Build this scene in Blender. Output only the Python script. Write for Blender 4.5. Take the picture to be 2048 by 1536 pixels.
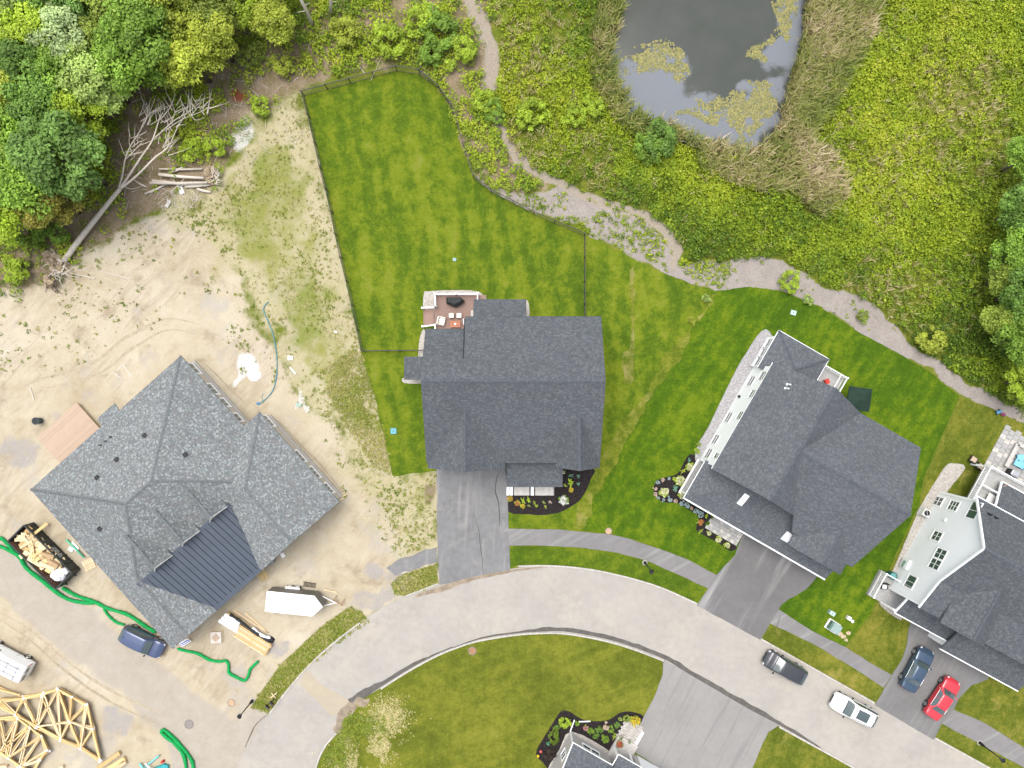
import bpy, bmesh, math, random
import numpy as np
from mathutils import Vector, Matrix

for _o in list(bpy.data.objects):
    bpy.data.objects.remove(_o)
SC = bpy.context.scene
COL = SC.collection
R = math.radians
random.seed(7)
RNG = np.random.default_rng(11)

# ---------------------------------------------------------------- camera, sky, sun, exposure
H = 73.5            # flying height of the camera above the ground, metres
F = 1420.0          # focal length in pixels of the 2048 px wide photograph
cam_d = bpy.data.cameras.new('camera')
cam_d.sensor_fit = 'HORIZONTAL'
cam_d.sensor_width = 36.0
cam_d.lens = 36.0 * F / 2048.0
cam_d.clip_start = 0.5
cam_d.clip_end = 3000.0
cam = bpy.data.objects.new('camera', cam_d)
COL.objects.link(cam)
cam.location = (0, 0, H)
cam.rotation_euler = (0, 0, 0)
SC.camera = cam

SUN_EL, SUN_AZ = 74.0, -35.0     # a bright, thinly overcast day
world = bpy.data.worlds.new('World')
SC.world = world
world.use_nodes = True
wn = world.node_tree
bg = wn.nodes['Background']
sky = wn.nodes.new('ShaderNodeTexSky')
sky.sky_type = 'NISHITA'
sky.sun_disc = False
sky.sun_elevation = R(SUN_EL)
sky.sun_rotation = R(SUN_AZ)
sky.air_density = 1.0
sky.dust_density = 4.0
sky.ozone_density = 1.0
hs = wn.nodes.new('ShaderNodeHueSaturation')
hs.inputs['Saturation'].default_value = 0.40
wn.links.new(sky.outputs[0], hs.inputs['Color'])
wn.links.new(hs.outputs[0], bg.inputs['Color'])
bg.inputs['Strength'].default_value = 0.15

sun_d = bpy.data.lights.new('sun', 'SUN')
sun_d.energy = 1.1
sun_d.angle = R(42.0)
sun_d.color = (1.0, 0.965, 0.91)
sun = bpy.data.objects.new('sun', sun_d)
COL.objects.link(sun)
_a = R(SUN_AZ)
_dir = Vector((math.sin(_a) * math.cos(R(SUN_EL)), math.cos(_a) * math.cos(R(SUN_EL)), math.sin(R(SUN_EL))))
sun.rotation_euler = _dir.to_track_quat('Z', 'Y').to_euler()
sun.location = (0, 0, 90)

SC.view_settings.view_transform = 'Standard'
SC.view_settings.look = 'None'
SC.view_settings.gamma = 1.0
SC.view_settings.use_curve_mapping = False
SC.view_settings.exposure = 1.0
SC.render.engine = 'CYCLES'
SC.render.resolution_x = 1024
SC.render.resolution_y = 768

# ---------------------------------------------------------------- measuring helpers
def W(px, py, z=0.0):
    """point of the place at height z that was measured at this pixel of the survey photograph"""
    s = (H - z) / F
    return Vector(((px - 1024.0) * s, (768.0 - py) * s, z))

def WL(pts, z=0.0):
    return [W(a, b, z) for a, b in pts]

class Frame:
    """a house's own axes"""
    def __init__(self, ox, oy, deg):
        self.o = (ox, oy); self.a = R(deg)
        self.c, self.s = math.cos(self.a), math.sin(self.a)
    def loc(self, p):
        x, y = p[0] - self.o[0], p[1] - self.o[1]
        return Vector((x * self.c + y * self.s, -x * self.s + y * self.c, p[2] if len(p) > 2 else 0.0))
    def glob(self, x, y, z=0.0):
        return Vector((self.o[0] + x * self.c - y * self.s, self.o[1] + x * self.s + y * self.c, z))
    def on_y(self, px, py, y):
        """where the sight line meets the wall plane y = const"""
        a = self.loc((0, 0, H)); b = self.loc(W(px, py, 0))
        t = (y - a.y) / (b.y - a.y)
        return a + (b - a) * t
    def on_x(self, px, py, x):
        a = self.loc((0, 0, H)); b = self.loc(W(px, py, 0))
        t = (x - a.x) / (b.x - a.x)
        return a + (b - a) * t

# value noise in numpy, for masks
def _hash(ix, iy, seed):
    n = (ix.astype(np.int64) * 374761393 + iy.astype(np.int64) * 668265263 + seed * 1442695) & 0x7fffffff
    n = (n ^ (n >> 13)) * 1274126177 & 0x7fffffff
    return ((n ^ (n >> 16)) & 0xffff) / 65535.0
def vnoise(x, y, scale=1.0, seed=0):
    x = np.asarray(x, float) * scale; y = np.asarray(y, float) * scale
    ix, iy = np.floor(x), np.floor(y)
    fx, fy = x - ix, y - iy
    fx = fx * fx * (3 - 2 * fx); fy = fy * fy * (3 - 2 * fy)
    a = _hash(ix, iy, seed); b = _hash(ix + 1, iy, seed)
    c = _hash(ix, iy + 1, seed); d = _hash(ix + 1, iy + 1, seed)
    return (a * (1 - fx) + b * fx) * (1 - fy) + (c * (1 - fx) + d * fx) * fy
def fnoise(x, y, scale=1.0, seed=0, octs=4):
    v = 0; amp = 1; tot = 0
    for o in range(octs):
        v = v + amp * vnoise(x, y, scale * 2 ** o, seed + o * 17); tot += amp; amp *= 0.55
    return v / tot

def inside(poly, x, y):
    x = np.asarray(x, float); y = np.asarray(y, float)
    r = np.zeros(x.shape, bool)
    n = len(poly)
    for i in range(n):
        x0, y0 = poly[i][0], poly[i][1]; x1, y1 = poly[(i + 1) % n][0], poly[(i + 1) % n][1]
        if y0 == y1: continue
        m = ((y0 > y) != (y1 > y)) & (x < (x1 - x0) * (y - y0) / (y1 - y0) + x0)
        r ^= m
    return r
def seg_dist(poly, x, y, closed=True):
    x = np.asarray(x, float); y = np.asarray(y, float)
    best = np.full(x.shape, 1e9)
    n = len(poly)
    for i in range(n if closed else n - 1):
        x0, y0 = poly[i][0], poly[i][1]; x1, y1 = poly[(i + 1) % n][0], poly[(i + 1) % n][1]
        dx, dy = x1 - x0, y1 - y0
        L = dx * dx + dy * dy + 1e-12
        t = np.clip(((x - x0) * dx + (y - y0) * dy) / L, 0, 1)
        best = np.minimum(best, np.hypot(x - x0 - t * dx, y - y0 - t * dy))
    return best
def sdist(poly, x, y):
    d = seg_dist(poly, x, y)
    return np.where(inside(poly, x, y), -d, d)       # negative inside
def soft(poly, x, y, w):
    return np.clip(0.5 - sdist(poly, x, y) / (2 * w), 0, 1)
def line_soft(pts, x, y, half, w):
    return np.clip(0.5 - (seg_dist(pts, x, y, False) - half) / (2 * w), 0, 1)

# ---------------------------------------------------------------- object helpers
def tag(o, label=None, cat=None, group=None, kind=None):
    if label: o['label'] = label
    if cat: o['category'] = cat
    if group: o['group'] = group
    if kind: o['kind'] = kind
    return o
def thing(name, label, cat, loc=(0, 0, 0), rz=0.0, group=None):
    o = bpy.data.objects.new(name, None)
    COL.objects.link(o)
    o.empty_display_size = 0.3
    o.location = loc; o.rotation_euler = (0, 0, rz)
    return tag(o, label, cat, group)

class MB:
    """collects shapes, then links them as ONE mesh object"""
    def __init__(self):
        self.v = []; self.f = []; self.uvmode = None
    def add(self, vs, fs):
        b = len(self.v)
        self.v += [tuple(p) for p in vs]
        self.f += [tuple(i + b for i in q) for q in fs]
        return self
    def box(self, c, s, rz=0.0, tilt=None):
        x, y, z = s[0] / 2, s[1] / 2, s[2] / 2
        vs = [Vector((a * x, b * y, d * z)) for d in (-1, 1) for a, b in ((-1, -1), (1, -1), (1, 1), (-1, 1))]
        m = Matrix.Rotation(rz, 3, 'Z')
        if tilt is not None: m = m @ tilt
        c = Vector(c)
        return self.add([m @ p + c for p in vs],
                        [(3, 2, 1, 0), (4, 5, 6, 7), (0, 1, 5, 4), (1, 2, 6, 5), (2, 3, 7, 6), (3, 0, 4, 7)])
    def bar(self, a, b, w, h, up=(0, 0, 1)):
        a, b = Vector(a), Vector(b)
        d = (b - a)
        if d.length < 1e-6: return self
        d.normalize()
        s = d.cross(Vector(up))
        if s.length < 1e-4: s = d.cross(Vector((1, 0, 0)))
        s.normalize(); u = s.cross(d)
        vs = []
        for p in (a, b):
            for i, j in ((-1, -1), (1, -1), (1, 1), (-1, 1)):
                vs.append(p + s * (i * w / 2) + u * (j * h / 2))
        return self.add(vs, [(3, 2, 1, 0), (4, 5, 6, 7), (0, 1, 5, 4), (1, 2, 6, 5), (2, 3, 7, 6), (3, 0, 4, 7)])
    def prism(self, poly, z0, z1):
        n = len(poly)
        ar = sum(poly[i][0] * poly[(i + 1) % n][1] - poly[(i + 1) % n][0] * poly[i][1] for i in range(n))
        if ar < 0: poly = poly[::-1]
        vs = [(p[0], p[1], z0) for p in poly] + [(p[0], p[1], z1) for p in poly]
        fs = [tuple(range(n - 1, -1, -1)), tuple(range(n, 2 * n))]
        fs += [(i, (i + 1) % n, n + (i + 1) % n, n + i) for i in range(n)]
        return self.add(vs, fs)
    def sheet(self, poly, z):
        n = len(poly)
        ar = sum(poly[i][0] * poly[(i + 1) % n][1] - poly[(i + 1) % n][0] * poly[i][1] for i in range(n))
        if ar < 0: poly = poly[::-1]
        return self.add([(p[0], p[1], z) for p in poly], [tuple(range(n))])
    def slab(self, pts, t):
        """planar polygon given counter-clockwise from above, thickened downwards"""
        n = len(pts); pts = [Vector(p) for p in pts]
        ar = sum(pts[i].x * pts[(i + 1) % n].y - pts[(i + 1) % n].x * pts[i].y for i in range(n))
        if ar < 0: pts = pts[::-1]
        vs = pts + [p - Vector((0, 0, t)) for p in pts]
        fs = [tuple(range(n)), tuple(range(2 * n - 1, n - 1, -1))]
        fs += [(i, n + i, n + (i + 1) % n, (i + 1) % n) for i in range(n)]
        return self.add(vs, fs)
    def cyl(self, c, r, h, n=16, r2=None, axis='Z'):
        r2 = r if r2 is None else r2
        vs = []
        for k, (rr, z) in enumerate(((r, 0), (r2, h))):
            for i in range(n):
                a = 2 * math.pi * i / n
                p = (rr * math.cos(a), rr * math.sin(a), z)
                if axis == 'Y': p = (p[0], p[2], p[1])
                if axis == 'X': p = (p[2], p[0], p[1])
                vs.append((c[0] + p[0], c[1] + p[1], c[2] + p[2]))
        fs = [tuple(range(n - 1, -1, -1)), tuple(range(n, 2 * n))]
        fs += [(i, (i + 1) % n, n + (i + 1) % n, n + i) for i in range(n)]
        return self.add(vs, fs)
    def tube(self, pts, rad, n=6, cap=True):
        pts = [Vector(p) for p in pts]
        if not hasattr(rad, '__len__'): rad = [rad] * len(pts)
        rings = []
        prev = None
        for i, p in enumerate(pts):
            d = pts[min(i + 1, len(pts) - 1)] - pts[max(i - 1, 0)]
            if d.length < 1e-9: d = Vector((0, 0, 1))
            d.normalize()
            if prev is None:
                s = d.cross(Vector((0, 0, 1)))
                if s.length < 1e-3: s = d.cross(Vector((1, 0, 0)))
            else:
                s = prev - d * prev.dot(d)
            s.normalize(); prev = s
            u = d.cross(s)
            rings.append([p + (s * math.cos(2 * math.pi * k / n) + u * math.sin(2 * math.pi * k / n)) * rad[i] for k in range(n)])
        vs = [q for r in rings for q in r]
        fs = []
        for i in range(len(pts) - 1):
            for k in range(n):
                k2 = (k + 1) % n
                fs.append((i * n + k, i * n + k2, (i + 1) * n + k2, (i + 1) * n + k))
        if cap:
            fs.append(tuple(range(n - 1, -1, -1)))
            b = (len(pts) - 1) * n
            fs.append(tuple(range(b, b + n)))
        return self.add(vs, fs)
    def dome(self, c, rx, ry, rz, n=12, m=5, jit=0.0):
        vs = []; fs = []
        for j in range(m):
            e = math.pi / 2 * j / m
            for i in range(n):
                a = 2 * math.pi * i / n
                k = 1 + random.uniform(-jit, jit)
                vs.append((c[0] + rx * k * math.cos(a) * math.cos(e), c[1] + ry * k * math.sin(a) * math.cos(e), c[2] + rz * k * math.sin(e)))
        vs.append((c[0], c[1], c[2] + rz))
        for j in range(m - 1):
            for i in range(n):
                i2 = (i + 1) % n
                fs.append((j * n + i, j * n + i2, (j + 1) * n + i2, (j + 1) * n + i))
        t = len(vs) - 1
        for i in range(n):
            fs.append(((m - 1) * n + i, (m - 1) * n + (i + 1) % n, t))
        return self.add(vs, fs)
    def mesh(self, name, mat, smooth=False, slope_uv=False):
        me = bpy.data.meshes.new(name)
        me.from_pydata(self.v, [], self.f)
        me.update()
        if mat is not None: me.materials.append(mat)
        if smooth:
            me.polygons.foreach_set('use_smooth', [True] * len(me.polygons))
        if slope_uv:
            uv = me.uv_layers.new(name='slope')
            for p in me.polygons:
                n = p.normal
                h = Vector((-n.y, n.x, 0))
                if h.length < 1e-4: h = Vector((1, 0, 0))
                h.normalize(); s = n.cross(h)
                for li in p.loop_indices:
                    co = me.vertices[me.loops[li].vertex_index].co
                    uv.data[li].uv = (co.dot(h), co.dot(s))
        return me
    def build(self, name, mat, parent=None, smooth=False, world=False, slope_uv=False, bevel=0.0):
        if world and parent is not None:
            mi = (Matrix.Translation(parent.location) @ parent.rotation_euler.to_matrix().to_4x4()).inverted()
            self.v = [tuple(mi @ Vector(p)) for p in self.v]
        me = self.mesh(name, mat, smooth, slope_uv)
        o = bpy.data.objects.new(name, me)
        COL.objects.link(o)
        if parent is not None: o.parent = parent
        if bevel > 0:
            b = o.modifiers.new('bevel', 'BEVEL'); b.width = bevel; b.segments = 2; b.limit_method = 'ANGLE'
        return o

def link_mesh(name, me, parent=None, loc=(0, 0, 0), rot=(0, 0, 0), scale=(1, 1, 1)):
    o = bpy.data.objects.new(name, me)
    COL.objects.link(o)
    o.parent = parent
    o.location = loc; o.rotation_euler = rot; o.scale = scale
    return o

def copy_tree(o, parent=None):
    c = o.copy(); COL.objects.link(c); c.parent = parent
    for ch in list(o.children): copy_tree(ch, c)
    return c

def ragged(poly, step=0.6, amp=0.09, seed=1):
    """resample a closed outline and make its edge uneven"""
    out = []
    n = len(poly)
    for i in range(n):
        a = Vector((poly[i][0], poly[i][1])); b = Vector((poly[(i + 1) % n][0], poly[(i + 1) % n][1]))
        L = (b - a).length
        k = max(1, int(L / step))
        d = (b - a) / max(L, 1e-6); nn = Vector((-d.y, d.x))
        for j in range(k):
            p = a + (b - a) * (j / k)
            w = (vnoise(p.x, p.y, 1.7, seed) - 0.5) * 2 * amp + (vnoise(p.x, p.y, 0.5, seed + 5) - 0.5) * 2 * amp
            out.append(p + nn * float(w) * (0.4 if j == 0 else 1.0))
    return out
def smooth_line(pts, k=6, closed=False):
    """Catmull-Rom through the points"""
    P = [Vector(p) for p in pts]; n = len(P); out = []
    rng = range(n) if closed else range(n - 1)
    for i in rng:
        if closed:
            p0, p1, p2, p3 = P[i - 1], P[i], P[(i + 1) % n], P[(i + 2) % n]
        else:
            p0, p1, p2, p3 = P[max(i - 1, 0)], P[i], P[i + 1], P[min(i + 2, n - 1)]
        for j in range(k):
            t = j / k
            out.append(0.5 * ((2 * p1) + (p2 - p0) * t + (2 * p0 - 5 * p1 + 4 * p2 - p3) * t * t + (3 * p1 - p0 - 3 * p2 + p3) * t ** 3))
    if not closed: out.append(P[-1])
    return out
# ---------------------------------------------------------------- materials
class NT:
    def __init__(self, name):
        self.m = bpy.data.materials.new(name); self.m.use_nodes = True
        self.t = self.m.node_tree; self.n = self.t.nodes; self.l = self.t.links
        self.b = self.n['Principled BSDF']
    def node(self, typ, **kw):
        x = self.n.new(typ)
        for k, v in kw.items(): setattr(x, k, v)
        return x
    def inp(self, node, key, val):
        s = node.inputs[key]
        if hasattr(val, 'is_linked') or isinstance(val, bpy.types.NodeSocket): self.l.new(val, s)
        elif isinstance(val, (tuple, list)) and len(val) == 3 and s.type == 'RGBA': s.default_value = (*val, 1)
        else: s.default_value = val
    def pos(self):
        return self.node('ShaderNodeNewGeometry').outputs['Position']
    def noise(self, scale, detail=3.0, rough=0.55, vec=None, dist=0.0):
        x = self.node('ShaderNodeTexNoise')
        self.l.new(vec if vec is not None else self.pos(), x.inputs['Vector'])
        x.inputs['Scale'].default_value = scale; x.inputs['Detail'].default_value = detail
        x.inputs['Roughness'].default_value = rough; x.inputs['Distortion'].default_value = dist
        return x.outputs['Fac']
    def math(self, op, a, b=0.0, c=None, clamp=False):
        x = self.node('ShaderNodeMath', operation=op); x.use_clamp = clamp
        self.inp(x, 0, a); self.inp(x, 1, b)
        if c is not None: self.inp(x, 2, c)
        return x.outputs[0]
    def ramp(self, fac, stops, interp='LINEAR'):
        x = self.node('ShaderNodeValToRGB'); x.color_ramp.interpolation = interp
        e = x.color_ramp.elements
        while len(e) < len(stops): e.new(0.5)
        for i, (p, c) in enumerate(stops):
            e[i].position = p
            e[i].color = (*c, 1) if hasattr(c, '__len__') else (c, c, c, 1)
        self.l.new(fac, x.inputs['Fac'])
        return x.outputs['Color']
    def mix(self, fac, a, b, blend='MIX'):
        x = self.node('ShaderNodeMix', data_type='RGBA', blend_type=blend)
        self.inp(x, 0, fac); self.inp(x, 6, a); self.inp(x, 7, b)
        return x.outputs[2]
    def attr(self, name, typ='GEOMETRY'):
        x = self.node('ShaderNodeAttribute', attribute_name=name, attribute_type=typ)
        return x
    def smooth(self, v, lo, hi):
        x = self.node('ShaderNodeMapRange', interpolation_type='SMOOTHSTEP')
        self.inp(x, 'Value', v); x.inputs['From Min'].default_value = lo; x.inputs['From Max'].default_value = hi
        return x.outputs['Result']
    def mapping(self, rot=(0, 0, 0), scale=(1, 1, 1), vec=None):
        x = self.node('ShaderNodeMapping')
        self.l.new(vec if vec is not None else self.pos(), x.inputs['Vector'])
        x.inputs['Rotation'].default_value = rot
        y = self.node('ShaderNodeMapping'); self.l.new(x.outputs['Vector'], y.inputs['Vector'])
        y.inputs['Scale'].default_value = scale
        return y.outputs['Vector']
    def bump(self, h, strength=0.4, dist=0.03):
        x = self.node('ShaderNodeBump'); x.inputs['Strength'].default_value = strength; x.inputs['Distance'].default_value = dist
        self.l.new(h, x.inputs['Height']); self.l.new(x.outputs[0], self.b.inputs['Normal'])
    def out(self, col, rough=0.8, spec=0.3, metal=0.0):
        self.inp(self.b, 'Base Color', col); self.inp(self.b, 'Roughness', rough)
        self.b.inputs['Specular IOR Level'].default_value = spec; self.b.inputs['Metallic'].default_value = metal
        return self.m

def plain(name, c, rough=0.6, var=0.12, scale=3.0, spec=0.3, metal=0.0, bump=0.0, coat=0.0):
    t = NT(name)
    f = t.noise(scale, 4)
    a = tuple(x * (1 - var) for x in c); b = tuple(min(1, x * (1 + var)) for x in c)
    col = t.ramp(f, [(0.3, a), (0.7, b)])
    if bump: t.bump(t.noise(scale * 6, 3), bump, 0.02)
    t.b.inputs['Coat Weight'].default_value = coat
    t.b.inputs['Coat Roughness'].default_value = 0.04
    return t.out(col, rough, spec, metal)

def paint(name, c, metal=0.0):
    t = NT(name)
    col = t.mix(t.noise(1.3, 4), tuple(x * 0.93 for x in c), c)
    t.b.inputs['Coat Weight'].default_value = 1.0
    t.b.inputs['Coat Roughness'].default_value = 0.05
    return t.out(col, t.math('MULTIPLY_ADD', t.noise(5, 4), 0.2, 0.25), 0.5, metal)

def glass(name, c=(0.02, 0.028, 0.028)):
    t = NT(name)
    col = t.mix(t.noise(1.1, 2), c, tuple(x * 1.8 for x in c))
    t.b.inputs['Coat Weight'].default_value = 0.6
    return t.out(col, 0.06, 0.9)

def shingle(name, stops, tabw=0.19, tabh=0.145, var=0.25):
    t = NT(name)
    uv = t.node('ShaderNodeUVMap', uv_map='slope').outputs[0]
    sp = t.node('ShaderNodeSeparateXYZ'); t.l.new(uv, sp.inputs[0])
    row = t.math('FLOOR', t.math('DIVIDE', sp.outputs[1], tabh))
    off = t.node('ShaderNodeTexWhiteNoise', noise_dimensions='1D'); t.l.new(row, off.inputs['W'])
    cx = t.math('ADD', t.math('DIVIDE', sp.outputs[0], tabw), off.outputs['Value'])
    colm = t.math('FLOOR', cx)
    cmb = t.node('ShaderNodeCombineXYZ'); t.l.new(colm, cmb.inputs[0]); t.l.new(row, cmb.inputs[1])
    wn_ = t.node('ShaderNodeTexWhiteNoise', noise_dimensions='2D'); t.l.new(cmb.outputs[0], wn_.inputs['Vector'])
    col = t.ramp(wn_.outputs['Value'], stops)
    # weathering: broad, faint
    big = t.noise(0.35, 4)
    col = t.mix(t.math('MULTIPLY', big, var), col, (0.0, 0.0, 0.0))
    fine = t.noise(14, 2)
    col = t.mix(t.math('MULTIPLY', fine, 0.35), col, stops[-1][1])
    # each course overlaps the one below: a little step of real relief
    fy = t.math('FRACT', t.math('DIVIDE', sp.outputs[1], tabh))
    fx = t.math('FRACT', cx)
    gap = t.math('MULTIPLY', t.math('GREATER_THAN', fx, 0.06), 1.0)
    hgt = t.math('ADD', t.math('MULTIPLY', t.math('SUBTRACT', 1.0, fy), 1.0), t.math('MULTIPLY', gap, 0.4))
    hgt = t.math('ADD', hgt, t.math('MULTIPLY', wn_.outputs['Value'], 0.5))
    t.bump(hgt, 0.5, 0.03)
    return t.out(col, 0.92, 0.15)

def siding(name, c, lap=0.115):
    t = NT(name)
    sp = t.node('ShaderNodeSeparateXYZ'); t.l.new(t.pos(), sp.inputs[0])
    fz = t.math('FRACT', t.math('DIVIDE', sp.outputs[2], lap))
    col = t.mix(t.noise(0.8, 4), tuple(x * 0.94 for x in c), c)
    t.bump(t.math('SUBTRACT', 1.0, fz), 0.55, 0.02)
    return t.out(col, 0.55, 0.3)

def lawn_mat(name, ang, width=1.1, dry=0.25, bright=1.0, stripe=0.5, seed=0.0, green=(0.058, 0.100, 0.0075), light=(0.122, 0.155, 0.0105), straw=(0.25, 0.22, 0.08)):
    t = NT(name)
    v = t.mapping((0, 0, R(ang)), (1, 1, 1))
    sp = t.node('ShaderNodeSeparateXYZ'); t.l.new(v, sp.inputs[0])
    wob = t.math('MULTIPLY', t.noise(0.10, 3), 6.0)
    ph = t.math('ADD', t.math('ADD', sp.outputs[0], wob), seed)
    st = t.math('SINE', t.math('MULTIPLY', ph, 2 * math.pi / (2 * width)))
    st = t.smooth(st, -0.7, 0.7)
    # mowing passes are drawn out along the stripe
    vs_ = t.mapping((0.5, 0.3, R(ang)), (1.1, 0.05, 1))
    streak = t.noise(1.0, 5, 0.6, vs_)
    big = t.noise(0.16, 5, 0.6)
    mid = t.noise(0.9, 6, 0.65)
    fine = t.noise(7.0, 4, 0.7)
    f = t.math('MULTIPLY_ADD', st, 0.12 * stripe, 0.04 * stripe)
    f = t.math('ADD', f, t.math('MULTIPLY', big, 0.75))
    f = t.math('ADD', f, t.math('MULTIPLY', streak, 0.36))
    f = t.math('ADD', f, t.math('MULTIPLY', mid, 0.6))
    f = t.math('ADD', f, t.math('MULTIPLY', fine, 0.5))
    f = t.math('ADD', f, t.math('MULTIPLY', t.noise(2.6, 5, 0.75), 0.5))
    f = t.math('SUBTRACT', f, 1.0 - 0.12 * dry)
    g = tuple(x * bright for x in green); l = tuple(x * bright for x in light); s = tuple(x * bright for x in straw)
    dk = tuple(x * 0.68 for x in g)
    col = t.ramp(f, [(0.18, dk), (0.38, g), (0.58, l), (0.86, tuple(0.6 * a + 0.4 * b for a, b in zip(l, s)))])
    dr = t.smooth(t.math('ADD', t.math('ADD', t.math('MULTIPLY', streak, 0.5), t.math('MULTIPLY', t.noise(0.45, 5, 0.65), 0.8)), t.math('MULTIPLY', fine, 0.4)), 1.22 - 0.5 * dry, 1.5 - 0.5 * dry)
    col = t.mix(t.math('MULTIPLY', dr, 0.75), col, s)
    t.bump(t.math('ADD', fine, t.noise(22, 2)), 0.7, 0.05)
    return t.out(col, 0.95, 0.08)

def asphalt_mat(name, c, streak_ang=None, streak_c=None, grain=0.25, dust=None, dust_amt=0.0, streak_scale=(1.6, 0.06, 1)):
    t = NT(name)
    big = t.noise(0.28, 5, 0.6); fine = t.noise(9, 4, 0.75); mid = t.noise(1.6, 5, 0.6)
    f = t.math('ADD', t.math('MULTIPLY', big, 0.55), t.math('ADD', t.math('MULTIPLY', mid, 0.35), t.math('MULTIPLY', fine, 0.25)))
    col = t.ramp(f, [(0.35, tuple(x * (1 - grain) for x in c)), (0.6, c), (0.85, tuple(x * (1 + grain) for x in c))])
    if streak_ang is not None:
        s = t.noise(1.0, 4, 0.6, t.mapping((0, 0, R(streak_ang)), streak_scale))
        col = t.mix(t.smooth(s, 0.5, 0.72), col, streak_c)
    if dust:
        d = t.smooth(t.math('ADD', t.math('MULTIPLY', t.noise(0.22, 6, 0.65), 0.8), t.math('MULTIPLY', mid, 0.3)), 0.62 - dust_amt, 0.85 - dust_amt)
        col = t.mix(t.math('MULTIPLY', d, 0.8), col, dust)
    t.bump(fine, 0.35, 0.01)
    return t.out(col, 0.9, 0.2)

def leaf_mat(name, stops, trans=0.3, objcol=False):
    t = NT(name)
    a = t.attr('tint').outputs['Fac']
    col = t.ramp(a, stops)
    if objcol:
        oi = t.node('ShaderNodeObjectInfo')
        col = t.mix(1.0, col, oi.outputs['Color'], 'MULTIPLY')
    t.out(col, 0.55, 0.25)
    tr = t.node('ShaderNodeBsdfTranslucent')
    t.l.new(col, tr.inputs['Color'])
    mx = t.node('ShaderNodeMixShader'); mx.inputs[0].default_value = trans
    t.l.new(t.b.outputs[0], mx.inputs[1]); t.l.new(tr.outputs[0], mx.inputs[2])
    t.l.new(mx.outputs[0], t.n['Material Output'].inputs['Surface'])
    return t.m

def wood_mat(name, c, var=0.3, scale=(1, 1, 1)):
    t = NT(name)
    f = t.noise(2.2, 5, 0.6); g = t.noise(14, 3)
    oi = t.node('ShaderNodeObjectInfo')
    ff = t.math('ADD', t.math('MULTIPLY', f, 0.5), t.math('ADD', t.math('MULTIPLY', g, 0.25), t.math('MULTIPLY', oi.outputs['Random'], 0.45)))
    col = t.ramp(ff, [(0.3, tuple(x * (1 - var) for x in c)), (0.9, tuple(min(1, x * (1 + var)) for x in c))])
    t.bump(g, 0.25, 0.01)
    return t.out(col, 0.75, 0.2)

MAT = {}
MAT['roof_dark'] = shingle('charcoal shingles', [(0.0, (0.060, 0.067, 0.075)), (0.45, (0.078, 0.086, 0.095)), (0.8, (0.094, 0.103, 0.112)), (1.0, (0.122, 0.132, 0.141))])
MAT['roof_grey'] = shingle('grey shingles', [(0.0, (0.070, 0.077, 0.086)), (0.45, (0.088, 0.096, 0.106)), (0.8, (0.105, 0.114, 0.124)), (1.0, (0.132, 0.142, 0.152))])
MAT['roof_mixed'] = shingle('weathered wood blend shingles', [(0.0, (0.085, 0.092, 0.096)), (0.3, (0.115, 0.122, 0.127)), (0.45, (0.150, 0.130, 0.128)), (0.62, (0.140, 0.163, 0.161)), (0.85, (0.185, 0.202, 0.208)), (1.0, (0.29, 0.31, 0.31))], 0.17, 0.14, 0.15)
MAT['ridge_dark'] = plain('ridge cap dark', (0.072, 0.079, 0.092), 0.9, 0.25, 4)
MAT['ridge_mixed'] = plain('ridge cap mixed', (0.125, 0.134, 0.138), 0.9, 0.3, 5)
MAT['siding_white'] = siding('white clapboard', (0.84, 0.85, 0.86))
MAT['siding_grey'] = siding('pale grey clapboard', (0.74, 0.755, 0.76))
MAT['siding_taupe'] = siding('taupe clapboard', (0.40, 0.38, 0.36))
MAT['wrap_beige'] = siding('beige clapboard', (0.50, 0.45, 0.38))
MAT['found'] = plain('poured concrete', (0.36, 0.34, 0.31), 0.85, 0.12, 2)
MAT['white'] = plain('white trim', (0.80, 0.80, 0.80), 0.45, 0.03, 2)
MAT['offwhite'] = plain('off white', (0.66, 0.65, 0.62), 0.6, 0.06, 2)
MAT['glass'] = glass('window glass', (0.035, 0.055, 0.052))
MAT['carglass'] = glass('car glass', (0.030, 0.045, 0.045))
MAT['black'] = plain('black painted metal', (0.012, 0.013, 0.015), 0.4, 0.2, 4, 0.4)
MAT['dark'] = plain('dark plastic', (0.02, 0.021, 0.023), 0.6, 0.2, 4)
MAT['rubber'] = plain('tyre rubber', (0.018, 0.018, 0.018), 0.85, 0.2, 6)
MAT['alloy'] = plain('alloy', (0.55, 0.56, 0.58), 0.3, 0.1, 5, 0.5, 0.9)
MAT['steel'] = plain('galvanised steel', (0.45, 0.46, 0.47), 0.4, 0.15, 5, 0.5, 0.7)
MAT['plate'] = plain('truss plate', (0.75, 0.76, 0.78), 0.35, 0.08, 9, 0.5, 0.6)
MAT['metal_roof'] = plain('slate blue metal', (0.055, 0.068, 0.090), 0.38, 0.10, 1.2, 0.5)
MAT['seam'] = plain('dark seam', (0.016, 0.019, 0.026), 0.5, 0.1, 3)
MAT['lumber'] = wood_mat('fresh pine', (0.55, 0.39, 0.18), 0.3)
MAT['lumber_pale'] = wood_mat('pale pine', (0.62, 0.50, 0.32), 0.25)
MAT['lumber_tan'] = wood_mat('tan lumber', (0.48, 0.36, 0.22), 0.3)
MAT['osb'] = wood_mat('scrap wood', (0.60, 0.47, 0.29), 0.35)
MAT['cardboard'] = plain('cardboard', (0.36, 0.25, 0.14), 0.85, 0.15, 3)
MAT['plastic_wrap'] = plain('plastic wrap', (0.70, 0.71, 0.73), 0.25, 0.15, 5, 0.6)
MAT['deadwood'] = wood_mat('bare grey wood', (0.53, 0.47, 0.40), 0.25)
MAT['bark'] = wood_mat('bark', (0.10, 0.080, 0.058), 0.35)
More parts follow.
